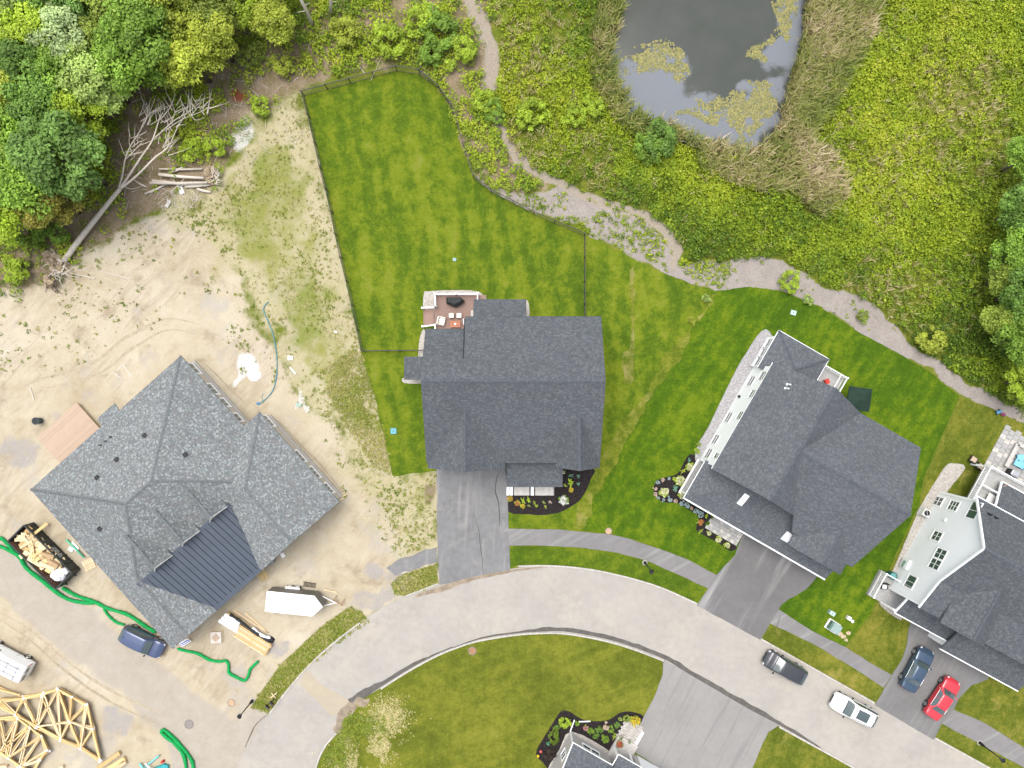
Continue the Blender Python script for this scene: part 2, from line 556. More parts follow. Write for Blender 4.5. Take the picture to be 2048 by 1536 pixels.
MAT['palebark'] = wood_mat('pale bark', (0.52, 0.47, 0.40), 0.22)
MAT['rootsoil'] = plain('root soil', (0.30, 0.235, 0.16), 0.95, 0.35, 3, 0.1, 0, 0.6)
MAT['deck_brown'] = wood_mat('brown composite', (0.25, 0.168, 0.138), 0.12)
MAT['deck_tan'] = wood_mat('tan decking', (0.40, 0.30, 0.225), 0.10)
MAT['cushion'] = plain('cream cushion', (0.60, 0.56, 0.50), 0.9, 0.06, 6)
MAT['brick_table'] = wood_mat('red brown table', (0.36, 0.15, 0.09), 0.25)
MAT['green_sock'] = plain('green filter sock', (0.006, 0.25, 0.060), 0.75, 0.25, 5, 0.2, 0, 0.4)
MAT['teal'] = plain('teal plastic', (0.10, 0.30, 0.34), 0.5, 0.12, 4)
MAT['palegreen'] = plain('pale green metal', (0.26, 0.36, 0.30), 0.5, 0.08, 3)
MAT['midgreen'] = plain('utility green', (0.10, 0.17, 0.13), 0.5, 0.1, 3)
MAT['concrete'] = plain('concrete', (0.42, 0.40, 0.37), 0.85, 0.15, 3, 0.2, 0, 0.2)
MAT['granite'] = plain('granite kerb', (0.40, 0.38, 0.345), 0.8, 0.22, 4, 0.2, 0, 0.3)
MAT['rust'] = plain('rusty iron', (0.27, 0.15, 0.085), 0.8, 0.25, 6)
MAT['tan_lid'] = plain('tan lid', (0.40, 0.27, 0.17), 0.8, 0.15, 5)
MAT['iron'] = plain('dusty iron', (0.20, 0.18, 0.165), 0.75, 0.15, 6)
MAT['grav'] = plain('pea gravel', (0.36, 0.335, 0.30), 0.95, 0.35, 9, 0.1, 0, 0.8)
MAT['grav_grey'] = plain('grey gravel', (0.30, 0.29, 0.29), 0.95, 0.4, 9, 0.1, 0, 0.8)
MAT['mulch'] = plain('black bark mulch', (0.022, 0.018, 0.018), 0.95, 0.5, 7, 0.1, 0, 0.9)
MAT['paver'] = plain('grey paver', (0.30, 0.295, 0.285), 0.85, 0.12, 3)
MAT['red_light'] = plain('red lamp lens', (0.35, 0.01, 0.01), 0.2, 0.1, 4, 0.6)
MAT['lamp_lens'] = plain('lamp lens', (0.65, 0.66, 0.68), 0.15, 0.05, 4, 0.7)
MAT['blue'] = plain('blue plastic', (0.06, 0.20, 0.36), 0.5, 0.15, 4)
MAT['red'] = plain('red plastic', (0.45, 0.03, 0.02), 0.5, 0.15, 4)
MAT['orange'] = plain('orange', (0.55, 0.22, 0.04), 0.6, 0.15, 4)
MAT['canvas_green'] = plain('dark green canvas', (0.012, 0.030, 0.020), 0.85, 0.2, 2)
MAT['cover'] = plain('black cover', (0.016, 0.018, 0.020), 0.65, 0.25, 3)
MAT['yellow'] = plain('yellow petals', (0.60, 0.42, 0.02), 0.7, 0.1, 5)
MAT['pink'] = plain('pink glaze', (0.55, 0.10, 0.10), 0.4, 0.1, 5)
LEAF = [(0.0, (0.055, 0.105, 0.014)), (0.25, (0.135, 0.220, 0.018)), (0.5, (0.260, 0.345, 0.020)), (0.75, (0.345, 0.420, 0.026)), (1.0, (0.44, 0.44, 0.05))]
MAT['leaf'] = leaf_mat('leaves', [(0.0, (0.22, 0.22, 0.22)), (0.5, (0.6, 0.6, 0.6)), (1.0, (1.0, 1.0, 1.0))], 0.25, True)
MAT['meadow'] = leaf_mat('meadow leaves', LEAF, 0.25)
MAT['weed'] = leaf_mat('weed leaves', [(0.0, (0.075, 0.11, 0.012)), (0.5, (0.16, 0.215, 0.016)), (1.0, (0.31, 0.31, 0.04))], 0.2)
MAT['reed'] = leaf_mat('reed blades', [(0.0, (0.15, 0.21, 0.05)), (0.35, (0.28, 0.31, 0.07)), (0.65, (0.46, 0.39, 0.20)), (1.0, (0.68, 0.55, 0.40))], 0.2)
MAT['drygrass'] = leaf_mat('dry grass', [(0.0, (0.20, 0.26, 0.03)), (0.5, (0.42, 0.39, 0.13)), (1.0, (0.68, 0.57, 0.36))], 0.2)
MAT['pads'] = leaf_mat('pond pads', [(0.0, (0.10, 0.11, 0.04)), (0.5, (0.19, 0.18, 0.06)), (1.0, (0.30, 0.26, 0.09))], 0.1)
# ---------------------------------------------------------------- the lie of the land
POND = WL([(1262, -80), (1300, -170), (1420, -215), (1545, -180), (1612, -80), (1615, -60), (1602, 50), (1592, 110), (1572, 180), (1560, 225), (1545, 262), (1515, 288), (1470, 290), (1420, 280), (1375, 268), (1345, 252), (1300, 238), (1268, 218), (1255, 190), (1233, 150), (1226, 90), (1243, 40)])
_pc = W(1415, 110); POND = [Vector((_pc.x + (q.x - _pc.x) * 1.05, _pc.y + (q.y - _pc.y) * 1.05, 0)) for q in POND]
REED = WL([(1212, -110), (1192, 30), (1180, 90), (1180, 150), (1200, 205), (1240, 262), (1285, 285), (1365, 285), (1400, 345), (1450, 365), (1520, 385), (1590, 400), (1640, 440), (1685, 400), (1688, 350), (1665, 310), (1620, 290), (1600, 250), (1640, 150), (1690, 60), (1720, -110), (1600, -240), (1420, -270), (1270, -230)])
REED2 = WL([(1612, -60), (1600, 60), (1585, 140), (1560, 240), (1600, 300), (1660, 220), (1720, 110), (1790, -60)])
WILD = WL([(990, -200), (2400, -200), (2400, 980), (2060, 835), (1960, 775), (1840, 698), (1760, 618), (1660, 573), (1600, 538), (1560, 510), (1450, 523), (1395, 518), (1370, 520), (1365, 500), (1342, 460), (1300, 430), (1250, 412), (1150, 372), (1065, 338), (1035, 308), (1012, 270), (998, 200), (1003, 110), (988, 40)])
WOOD = WL([(-400, -300), (1000, -300), (985, 60), (985, 165), (1000, 250), (1040, 320), (1100, 362), (1060, 385), (985, 372), (948, 340), (925, 285), (900, 212), (872, 165), (835, 128), (790, 120), (600, 172), (560, 200), (500, 240), (450, 310), (440, 380), (380, 400), (300, 420), (250, 445), (170, 500), (130, 560), (60, 600), (-400, 700)])
SAND = WL([(-500, 560), (40, 590), (120, 560), (180, 500), (260, 450), (330, 430), (420, 470), (470, 560), (500, 640), (560, 720), (600, 800), (660, 860), (700, 920), (740, 980), (790, 1010), (872, 1050), (876, 1140), (800, 1195), (740, 1240), (690, 1290), (560, 1420), (450, 1600), (-500, 1700)])
SPARSE = WL([(330, 430), (440, 390), (480, 330), (540, 230), (605, 185), (640, 330), (690, 560), (725, 705), (760, 820), (785, 945), (873, 945), (874, 1085), (800, 1110), (760, 1000), (700, 900), (640, 830), (590, 740), (540, 640), (480, 560), (420, 480)])
CHIP1 = WL([(940, 345), (985, 372), (1060, 388), (1145, 372), (1235, 412), (1300, 445), (1345, 492), (1350, 520), (1335, 545), (1290, 520), (1200, 480), (1170, 463), (1060, 415), (980, 380)])
CHIP2 = WL([(1335, 500), (1395, 525), (1450, 533), (1500, 520), (1560, 515), (1600, 540), (1660, 575), (1720, 590), (1760, 622), (1800, 668), (1840, 700), (1900, 742), (1960, 777), (2400, 980), (2400, 1010), (1985, 815), (1930, 795), (1860, 742), (1800, 707), (1700, 652), (1640, 612), (1560, 582), (1490, 574), (1430, 582), (1390, 575), (1330, 550)])
TRAIL = WL([(915, -80), (948, 15), (968, 50), (982, 90), (986, 130), (983, 165)])
TRAIL2 = WL([(992, 240), (1008, 280), (1032, 318), (1062, 343), (1105, 362), (1150, 382), (1200, 402), (1250, 422), (1300, 436), (1335, 465), (1357, 500), (1348, 530)])
PAVED = WL([(-400, 900), (0, 1085), (120, 1165), (250, 1270), (370, 1370), (480, 1440), (560, 1420), (600, 1500), (640, 1700), (400, 1700), (330, 1480), (240, 1385), (110, 1295), (0, 1190), (-400, 1050)])
VERGE_L = WL([(560, 1330), (640, 1255), (700, 1212), (722, 1222), (740, 1243), (690, 1278), (613, 1335), (560, 1395), (538, 1427), (500, 1415)])
VERGE_M = WL([(783, 1168), (800, 1150), (872, 1128), (876, 1166), (812, 1190), (790, 1188)])

gx = np.arange(-62, 62.01, 0.45); gy = np.arange(-47, 58.01, 0.45)
GX, GY = np.meshgrid(gx, gy)
jx = (vnoise(GX, GY, 0.55, 3) - 0.5) * 1.6 + (vnoise(GX, GY, 1.6, 13) - 0.5) * 0.7
jy = (vnoise(GX, GY, 0.55, 4) - 0.5) * 1.6 + (vnoise(GX, GY, 1.6, 14) - 0.5) * 0.7
X2, Y2 = GX + jx, GY + jy
pd = sdist(POND, GX, GY)
GZ = np.where(pd < 1.2, -0.9 * np.clip((1.2 - pd) / 2.0, 0, 1), 0.0)
wild_m = soft(WILD, GX, GY, 1.0)
GZ = GZ + 0.10 * (fnoise(GX, GY, 0.25, 8) - 0.5) * np.clip(wild_m + soft(WOOD, GX, GY, 1.0), 0, 1) * (pd > 2)
GZ = np.minimum(GZ, 0.0) + np.maximum(GZ, 0) * 1.0
A = {}
A['sand'] = soft(SAND, X2, Y2, 1.6)
A['litter'] = soft(WOOD, X2, Y2, 1.8)
A['chips'] = np.maximum(soft(CHIP1, X2 * .6 + GX * .4, Y2 * .6 + GY * .4, 0.5), soft(CHIP2, X2 * .5 + GX * .5, Y2 * .5 + GY * .5, 0.4))
A['trail'] = np.maximum(line_soft(TRAIL, GX + jx * .3, GY + jy * .3, 0.75, 0.35), line_soft(TRAIL2, GX + jx * .3, GY + jy * .3, 0.42, 0.3))
A['sparse'] = soft(SPARSE, X2 + jx, Y2 + jy, 3.0)
A['verge'] = np.maximum(soft(VERGE_L, GX, GY, 0.35), soft(VERGE_M, GX, GY, 0.3))
A['paved'] = soft(PAVED, GX + jx * .6, GY + jy * .6, 0.9)
# spilled grey stone and white lime, each with its own outline
def blob(px, py, rx, ry, ang=0.0, w=0.5):
    c = W(px, py); a = R(ang); k = 73.5 / F
    dx, dy = X2 * .55 + GX * .45 - c.x, Y2 * .55 + GY * .45 - c.y
    u = (dx * math.cos(a) + dy * math.sin(a)) / (rx * k); v = (-dx * math.sin(a) + dy * math.cos(a)) / (ry * k)
    return np.clip((1.0 - np.hypot(u, v)) / w + 0.5, 0, 1)
A['stone'] = np.maximum.reduce([blob(35, 905, 50, 42), blob(745, 1143, 20, 26, 30), blob(738, 1205, 38, 30), blob(790, 1165, 25, 40, -20), blob(230, 1440, 40, 30), blob(560, 1300, 25, 20, 40), blob(118, 842, 14, 40, 40) * 0.8, blob(165, 800, 16, 34, -45) * .8])
A['lime'] = np.maximum.reduce([blob(493, 728, 26, 30), blob(475, 762, 18, 8, 30), blob(600, 790, 8, 30, -15) * .8, blob(612, 812, 10, 22, 30) * .8, blob(805, 1133, 16, 22) * .9, blob(585, 735, 4, 20) * .7, blob(488, 270, 20, 45, -30) * .7, blob(1000, 300, 12, 25) * .5])
A['mud'] = np.maximum.reduce([blob(855, 985, 14, 20, -20) * 0.8, blob(140, 470, 40, 60, 40) * 0.35])
A['rust'] = blob(478, 188, 22, 16, -30) * 0.8
nv = GX.size
ny_, nx_ = GX.shape
me = bpy.data.meshes.new('ground')
idx = np.arange(nv).reshape(ny_, nx_)
quads = np.stack([idx[:-1, :-1], idx[:-1, 1:], idx[1:, 1:], idx[1:, :-1]], -1).reshape(-1, 4)
# skirt out to the horizon
ring = [(-1500, -1500), (1500, -1500), (1500, 1500), (-1500, 1500)]
vx = np.concatenate([GX.ravel(), [r[0] for r in ring]]); vy = np.concatenate([GY.ravel(), [r[1] for r in ring]])
vz = np.concatenate([GZ.ravel(), [0.0] * 4])
co = np.stack([vx, vy, vz], 1)
edge = [list(idx[0, :]), list(idx[:, -1]), list(idx[-1, ::-1]), list(idx[::-1, 0])]
extra = []
for s in range(4):
    e = edge[s]; a, b = nv + s, nv + (s + 1) % 4
    extra.append([a, b] + [int(i) for i in e[::-1]])
faces = quads.tolist() + extra
me.from_pydata(co.tolist(), [], faces)
me.update()
for k, v in A.items():
    at = me.attributes.new(k, 'FLOAT', 'POINT')
    at.data.foreach_set('value', np.concatenate([v.ravel(), np.zeros(4)]).astype(np.float32))
me.polygons.foreach_set('use_smooth', [True] * len(me.polygons))

t = NT('open ground')
n_big = t.noise(0.12, 5, 0.6); n_mid = t.noise(0.7, 6, 0.65); n_fine = t.noise(4.5, 5, 0.7); n_grain = t.noise(17, 3, 0.7)
def mask(name, lo=0.35, hi=0.65, k=0.5, kf=0.25):
    v = t.attr(name).outputs['Fac']
    v = t.math('ADD', v, t.math('MULTIPLY', t.math('SUBTRACT', n_mid, 0.5), k))
    v = t.math('ADD', v, t.math('MULTIPLY', t.math('SUBTRACT', n_fine, 0.5), kf))
    return t.smooth(v, lo, hi)
soil = t.ramp(t.math('ADD', t.math('MULTIPLY', n_mid, 0.6), t.math('MULTIPLY', n_fine, 0.4)), [(0.3, (0.06, 0.085, 0.010)), (0.5, (0.11, 0.135, 0.015)), (0.66, (0.18, 0.17, 0.035)), (0.8, (0.24, 0.20, 0.085))])
litter = t.ramp(t.math('ADD', t.math('MULTIPLY', n_mid, 0.5), t.math('MULTIPLY', n_fine, 0.5)), [(0.32, (0.09, 0.105, 0.020)), (0.45, (0.17, 0.135, 0.075)), (0.58, (0.25, 0.195, 0.14)), (0.75, (0.34, 0.285, 0.22))])
col = t.mix(mask('litter'), soil, litter)
sandf = t.math('ADD', t.math('MULTIPLY', n_big, 0.65), t.math('ADD', t.math('MULTIPLY', n_mid, 0.3), t.math('MULTIPLY', n_fine, 0.18)))
sand = t.ramp(sandf, [(0.36, (0.275, 0.222, 0.145)), (0.48, (0.345, 0.290, 0.200)), (0.58, (0.395, 0.342, 0.250)), (0.7, (0.435, 0.390, 0.305))])
rut_n = t.noise(0.09, 3, 0.5)
for ang_, sc_, cc_, am_ in ((47, 1.3, (0.25, 0.20, 0.14), 0.40), (30, 1.8, (0.44, 0.39, 0.32), 0.35)):
    trk = t.noise(1.0, 5, 0.65, t.mapping((0, 0, R(ang_)), (sc_, 0.20, 1)), 1.2)
    sand = t.mix(t.math('MULTIPLY', t.smooth(t.math('ADD', trk, t.math('MULTIPLY', t.math('SUBTRACT', rut_n, 0.5), 0.8)), 0.52, 0.72), am_), sand, cc_)
sand = t.mix(t.math('MULTIPLY', t.smooth(t.noise(0.33, 6, 0.7), 0.53, 0.70), 0.65), sand, (0.225, 0.178, 0.122))
sand = t.mix(t.math('MULTIPLY', t.smooth(t.noise(0.21, 5, 0.65, t.mapping((0.3, 0.2, 1.0), (1, 1, 1))), 0.54, 0.68), 0.6), sand, (0.315, 0.295, 0.268))
sand = t.mix(t.math('MULTIPLY', t.smooth(n_grain, 0.6, 0.8), 0.25), sand, (0.26, 0.21, 0.15))
sm = mask('sand', 0.3, 0.6)
col = t.mix(sm, col, sand)
# thin grass that comes through the sand
spb = t.ramp(t.math('ADD', t.math('MULTIPLY', n_fine, 0.6), t.math('MULTIPLY', n_grain, 0.4)), [(0.33, (0.13, 0.16, 0.025)), (0.45, (0.24, 0.235, 0.075)), (0.55, (0.36, 0.315, 0.19)), (0.8, (0.43, 0.375, 0.28))])
sp_v = t.attr('sparse').outputs['Fac']
col = t.mix(t.smooth(t.math('ADD', sp_v, t.math('MULTIPLY', t.math('SUBTRACT', n_mid, 0.5), 0.6)), 0.2, 0.6), col, t.mix(0.5, sand, spb))
grn = t.math('ADD', t.math('ADD', t.math('MULTIPLY', n_mid, 0.50), t.math('MULTIPLY', n_fine, 0.40)), t.math('ADD', t.math('MULTIPLY', n_grain, 0.30), t.math('MULTIPLY', t.noise(0.16, 4), 0.55)))
gm = t.smooth(t.math('ADD', grn, t.math('MULTIPLY', t.math('SUBTRACT', sp_v, 1.0), 0.5)), 0.71, 0.96)
col = t.mix(t.math('MULTIPLY', gm, 0.85), col, t.ramp(n_big, [(0.4, (0.13, 0.165, 0.018)), (0.6, (0.185, 0.19, 0.035))]))
vg = mask('verge', 0.35, 0.65)
vcol = t.ramp(t.math('ADD', t.math('MULTIPLY', n_fine, 0.6), t.math('MULTIPLY', n_mid, 0.4)), [(0.38, (0.07, 0.11, 0.010)), (0.5, (0.13, 0.155, 0.02)), (0.6, (0.26, 0.225, 0.10)), (0.75, (0.37, 0.30, 0.19))])
col = t.mix(vg, col, vcol)
chip = t.ramp(t.math('ADD', t.math('MULTIPLY', n_grain, 0.45), t.math('ADD', t.math('MULTIPLY', n_fine, 0.35), t.math('MULTIPLY', n_mid, 0.25))), [(0.30, (0.13, 0.112, 0.095)), (0.5, (0.235, 0.208, 0.185)), (0.72, (0.37, 0.335, 0.305))])
col = t.mix(mask('chips', 0.35, 0.6, 0.35, 0.3), col, chip)
trc = t.ramp(t.math('ADD', t.math('MULTIPLY', n_grain, 0.5), t.math('MULTIPLY', n_fine, 0.5)), [(0.35, (0.20, 0.17, 0.13)), (0.65, (0.33, 0.285, 0.23))])
col = t.mix(mask('trail', 0.3, 0.6, 0.4, 0.3), col, trc)
pv = t.ramp(t.math('ADD', t.math('MULTIPLY', n_mid, 0.5), t.math('MULTIPLY', n_fine, 0.3)), [(0.3, (0.28, 0.25, 0.21)), (0.55, (0.335, 0.305, 0.265))])
col = t.mix(t.math('MULTIPLY', mask('paved', 0.35, 0.75, 0.6, 0.2), 0.8), col, pv)
stn = t.ramp(n_grain, [(0.3, (0.17, 0.165, 0.165)), (0.55, (0.28, 0.265, 0.255)), (0.75, (0.38, 0.36, 0.335))])
col = t.mix(t.math('MULTIPLY', mask('stone', 0.55, 1.15, 1.9, 1.2), 0.8), col, stn)
col = t.mix(t.math('MULTIPLY', mask('lime', 0.5, 0.85, 1.0, 0.7), 0.8), col, (0.50, 0.49, 0.48))
col = t.mix(t.math('MULTIPLY', mask('mud', 0.3, 0.8), 0.7), col, (0.14, 0.10, 0.065))
col = t.mix(t.math('MULTIPLY', mask('rust', 0.3, 0.7, 0.8, 0.6), 0.8), col, (0.20, 0.045, 0.02))
t.bump(t.math('ADD', t.math('MULTIPLY', n_fine, 1.0), t.math('MULTIPLY', n_grain, 0.5)), 0.6, 0.06)
me.materials.append(t.out(col, 0.95, 0.1))
g = bpy.data.objects.new('ground', me); COL.objects.link(g); tag(g, 'open sandy lot, meadow and wood floor around the houses', kind='structure')

def struct(name, mb, mat, label=None, world=True):
    o = mb.build(name, mat)
    return tag(o, label, kind='structure')

# ---------------------------------------------------------------- lawns (a sheet 4 mm over the ground)
Z_LAWN, Z_BED, Z_DRIVE, Z_ROAD = 0.03, 0.036, 0.04, 0.045
M_LA = lawn_mat('lawn behind the middle house', -6, 1.15, 0.38, 1.08, 0.7)
M_LC = lawn_mat('mown lawn with slanting stripes', 33, 0.62, 0.08, 1.10, 0.45, 0.3, (0.046, 0.092, 0.0055), (0.098, 0.140, 0.0070), (0.21, 0.20, 0.05))
M_LD = lawn_mat('patchy dry lawn', 25, 1.2, 0.62, 1.0, 0.3, 1.1, (0.085, 0.108, 0.012), (0.165, 0.160, 0.024), (0.30, 0.235, 0.08))
M_LE = lawn_mat('olive lawn by the bend', 70, 1.0, 0.52, 1.03, 0.1, 2.0, (0.095, 0.112, 0.013), (0.155, 0.160, 0.020), (0.26, 0.22, 0.08))
M_LV = lawn_mat('roadside grass', 60, 0.9, 0.30, 1.05, 0.2, 0.7)
def lawn(name, pts, mat, label, seed=1, z=Z_LAWN, amp=0.10):
    p = ragged(WL(pts), 0.5, amp, seed)
    return struct(name, MB().sheet(p, z), mat, label)
lawn('lawn', [(606, 190), (793, 141), (838, 149), (872, 178), (899, 215), (921, 288), (946, 353), (981, 383), (1068, 428), (1170, 470), (1215, 492), (1290, 530), (1345, 552), (1400, 575), (1432, 583), (1350, 705), (1290, 800), (1240, 880), (1205, 950), (1170, 1010), (1158, 1062), (1117, 1059), (1016, 1056), (1013, 960), (873, 942), (786, 951), (770, 880), (745, 780), (722, 704), (692, 560), (660, 422)], M_LA, 'striped green lawn around the middle house', 1)
lawn('lawn', [(1434, 581), (1500, 574), (1560, 582), (1640, 614), (1700, 654), (1800, 709), (1860, 744), (1918, 792), (1880, 880), (1846, 960), (1838, 1010), (1790, 1110), (1740, 1230), (1690, 1294), (1623, 1261), (1558, 1219), (1562, 1209), (1577, 1197), (1612, 1177), (1633, 1155), (1486, 1066), (1470, 1110), (1434, 1150), (1381, 1121), (1322, 1098), (1255, 1076), (1217, 1067), (1161, 1061), (1174, 1010), (1208, 950), (1243, 880), (1293, 800), (1353, 705)], M_LC, 'mown lawn with slanting stripes around the white house', 2, amp=0.05)
lawn('lawn', [(1920, 794), (1985, 817), (2060, 858), (2300, 1000), (2300, 1200), (2000, 1200), (1900, 1180), (1821, 1247), (1815, 1262), (1812, 1291), (1803, 1317), (1782, 1349), (1741, 1326), (1692, 1295), (1742, 1232), (1793, 1112), (1841, 1012), (1849, 960), (1883, 880)], M_LD, 'patchy dry lawn beside the pale grey house', 3, amp=0.06)
lawn('lawn', [(703, 1408), (766, 1379), (867, 1317), (955, 1285), (1027, 1273), (1132, 1269), (1205, 1282), (1263, 1299), (1326, 1322), (1324, 1350), (1307, 1396), (1285, 1440), (1258, 1496), (1240, 1700), (570, 1700), (640, 1530), (676, 1464)], M_LE, 'olive green lawn inside the bend of the road', 4, amp=0.08)
lawn('lawn', [(1557, 1454), (1640, 1500), (1712, 1541), (1900, 1650), (1900, 1750), (1480, 1750), (1504, 1536), (1516, 1508), (1536, 1464)], M_LD, 'dry lawn between two kerbs at the bottom edge', 5)
lawn('lawn', [(1976, 1356), (1943, 1371), (1918, 1398), (1908, 1417), (1967, 1444), (2048, 1495), (2300, 1640), (2300, 1250), (2050, 1250)], M_LD, 'dry lawn right of the red car', 6)
lawn('lawn_seam', [(1424, 590), (1436, 588), (1362, 704), (1302, 800), (1252, 884), (1218, 952), (1184, 1012), (1164, 1058), (1146, 1056), (1158, 1008), (1190, 945), (1228, 878), (1282, 796), (1342, 702)], lawn_mat('pale lawn seam', -33, 1.0, 0.75, 1.0, 0.3, 0.2, (0.080, 0.112, 0.0105), (0.155, 0.170, 0.018), (0.25, 0.22, 0.08)), 'pale strip where the two striped lawns meet', 12, Z_LAWN + 0.003, 0.30)
lawn('lawn_seam', [(1259, 540), (1270, 530), (1270, 640), (1268, 760), (1262, 770), (1246, 768), (1246, 705), (1258, 700)], lawn_mat('dry mower line', -2, 1.0, 0.9, 1.0, 0.3, 0.2, (0.080, 0.112, 0.0105), (0.155, 0.165, 0.020), (0.25, 0.22, 0.09)), 'pale mower line in the lawn right of the middle house', 13, Z_LAWN + 0.003, 0.22)
lawn('grass_verge', [(1019, 1092), (1088, 1092), (1170, 1097), (1234, 1106), (1293, 1122), (1366, 1154), (1419, 1179), (1397, 1207), (1322, 1174), (1263, 1156), (1205, 1141), (1117, 1131), (1035, 1130), (1020, 1137)], M_LV, 'grass strip with a lamp post between footpath and road', 7, amp=0.05)
lawn('grass_verge', [(1539, 1247), (1623, 1287), (1697, 1331), (1766, 1376), (1750, 1404), (1640, 1340), (1520, 1275)], M_LD, 'dry grass strip beside the parked dark car', 8, amp=0.05)
lawn('grass_verge', [(1886, 1448), (1990, 1504), (2060, 1544), (2200, 1620), (2200, 1660), (1990, 1537), (1870, 1473)], M_LD, 'dry grass strip at the lower right corner', 9, amp=0.05)

# ---------------------------------------------------------------- drives, footpaths, road
M_DA = asphalt_mat('grey drive', (0.165, 0.164, 0.165), 3, (0.225, 0.220, 0.213), 0.30, (0.27, 0.255, 0.235), 0.06, (1.2, 0.10, 1))
M_DC = asphalt_mat('streaked dark drive', (0.130, 0.125, 0.125), 30, (0.30, 0.295, 0.285), 0.2, None, 0, (0.55, 0.035, 1))
M_DD = asphalt_mat('dark drive', (0.150, 0.147, 0.144), 30, (0.185, 0.18, 0.175), 0.2)
M_DE = asphalt_mat('worn grey drive', (0.225, 0.218, 0.208), 28, (0.175, 0.17, 0.163), 0.16)
M_WK = asphalt_mat('asphalt footpath', (0.175, 0.168, 0.166), 60, (0.225, 0.22, 0.213), 0.2)
M_RD = asphalt_mat('dusty pale road', (0.305, 0.285, 0.256), None, None, 0.17, (0.35, 0.318, 0.268), 0.10)
def pave(name, pts, mat, z, label, seed=3, amp=0.04):
    return struct(name, MB().prism(ragged(WL(pts), 0.5, amp, seed), -0.05, z), mat, label)
pave('driveway', [(873, 936), (1011, 934), (1016, 1000), (1017, 1060), (1020, 1141), (945, 1154), (879, 1170), (877, 1128), (875, 1085)], M_DA, Z_DRIVE, 'grey asphalt drive in front of the middle house', 1)
pave('footpath', [(874, 1094), (876, 1124), (840, 1136), (790, 1152), (772, 1135), (800, 1118), (850, 1098)], M_DA, 0.034, 'dusty stub of footpath left of the drive', 2, 0.12)
pave('driveway', [(1486, 1064), (1636, 1150), (1612, 1178), (1577, 1198), (1562, 1210), (1557, 1219), (1540, 1246), (1521, 1280), (1393, 1211), (1433, 1150), (1470, 1110)], M_DC, Z_DRIVE, 'dark streaked drive in front of the white house', 3)
pave('driveway', [(1822, 1240), (1985, 1335), (1975, 1358), (1943, 1370), (1917, 1397), (1906, 1420), (1882, 1449), (1867, 1479), (1749, 1410), (1783, 1350), (1804, 1317), (1813, 1291), (1816, 1262)], M_DD, Z_DRIVE, 'dark drive with the blue and red cars', 4)
pave('driveway', [(1326, 1318), (1559, 1449), (1536, 1464), (1516, 1508), (1504, 1536), (1480, 1750), (1310, 1750), (1310, 1531), (1258, 1496), (1287, 1434), (1307, 1396), (1325, 1350)], M_DE, Z_DRIVE, 'worn grey drive at the bottom edge', 5)
pave('footpath', [(1017, 1057), (1117, 1059), (1217, 1068), (1255, 1077), (1322, 1099), (1381, 1122), (1434, 1150), (1419, 1178), (1366, 1153), (1293, 1121), (1234, 1105), (1170, 1096), (1088, 1091), (1017, 1091)], M_WK, 0.037, 'curved asphalt footpath between two lawns', 6)
pave('footpath', [(1557, 1219), (1624, 1262), (1691, 1294), (1741, 1326), (1783, 1350), (1767, 1375), (1697, 1330), (1624, 1286), (1539, 1246)], M_WK, 0.037, 'asphalt footpath above the parked dark car', 7)
pave('footpath', [(1906, 1418), (1967, 1445), (2048, 1496), (2300, 1650), (2300, 1690), (2048, 1535), (1990, 1503), (1884, 1447)], M_WK, 0.037, 'asphalt footpath at the lower right corner', 8)

ROAD_OUT = [(430, 1640), (490, 1500), (538, 1427), (575, 1380), (613, 1337), (663, 1289), (720, 1244), (765, 1215), (811, 1191), (878, 1167), (945, 1151), (1019, 1138), (1060, 1133), (1117, 1133), (1160, 1137), (1205, 1144), (1264, 1158), (1322, 1176), (1396, 1208), (1455, 1241), (1519, 1277), (1640, 1345), (1750, 1407), (1867, 1475), (1981, 1536), (2300, 1715)]
ROAD_IN = [(1990, 1700), (1712, 1537), (1640, 1497), (1558, 1452), (1440, 1386), (1328, 1321), (1264, 1296), (1205, 1279), (1132, 1266), (1080, 1265), (1027, 1269), (954, 1281), (905, 1297), (866, 1314), (815, 1342), (761, 1376), (702, 1415), (673, 1465), (640, 1510), (600, 1640)]
ro = smooth_line([(*p, 0) for p in ROAD_OUT], 4); ri = smooth_line([(*p, 0) for p in ROAD_IN], 4)
road_poly = [W(p.x, p.y) for p in ro] + [W(p.x, p.y) for p in ri]
struct('road', MB().sheet(road_poly, Z_ROAD - 0.01), M_RD, 'pale dusty road curving through the picture')
# damp gutter line, mud and an older patch: thin sheets with their own outlines
M_WET = plain('damp asphalt', (0.085, 0.078, 0.070), 0.75, 0.25, 2)
M_MUD = plain('mud on the road', (0.23, 0.185, 0.135), 0.9, 0.3, 1.5)
M_PATCH = asphalt_mat('sandy road patch', (0.33, 0.285, 0.215), None, None, 0.12)
def strip(name, pts, widths, mat, z, label, seed=2):
    L = [W(*p) for p in pts]; a = []; b = []
    LL = smooth_line(L, 6); ws = np.interp(np.linspace(0, len(widths) - 1, len(LL)), range(len(widths)), widths)
    for i, p in enumerate(LL):
        d = LL[min(i + 1, len(LL) - 1)] - LL[max(i - 1, 0)]; d.normalize(); n = Vector((-d.y, d.x, 0))
        w = ws[i] * (0.7 + 0.6 * float(vnoise(p.x, p.y, 1.3, seed)))
        a.append(p); b.append(p + n * w)
    return struct(name, MB().sheet(a + b[::-1], z), mat, label)
strip('gutter_stain', [(905, 1296), (960, 1278), (1027, 1267), (1085, 1263), (1132, 1263), (1205, 1276), (1264, 1293), (1328, 1318), (1370, 1343), (1440, 1384), (1500, 1419), (1557, 1449), (1640, 1496)], [0.05, 0.15, 0.2, 0.4, 0.45, 0.45, 0.4, 0.45, 0.45, 0.5, 0.5, 0.4, 0.1], M_WET, Z_ROAD + 0.004, 'dark damp line along the inner gutter')
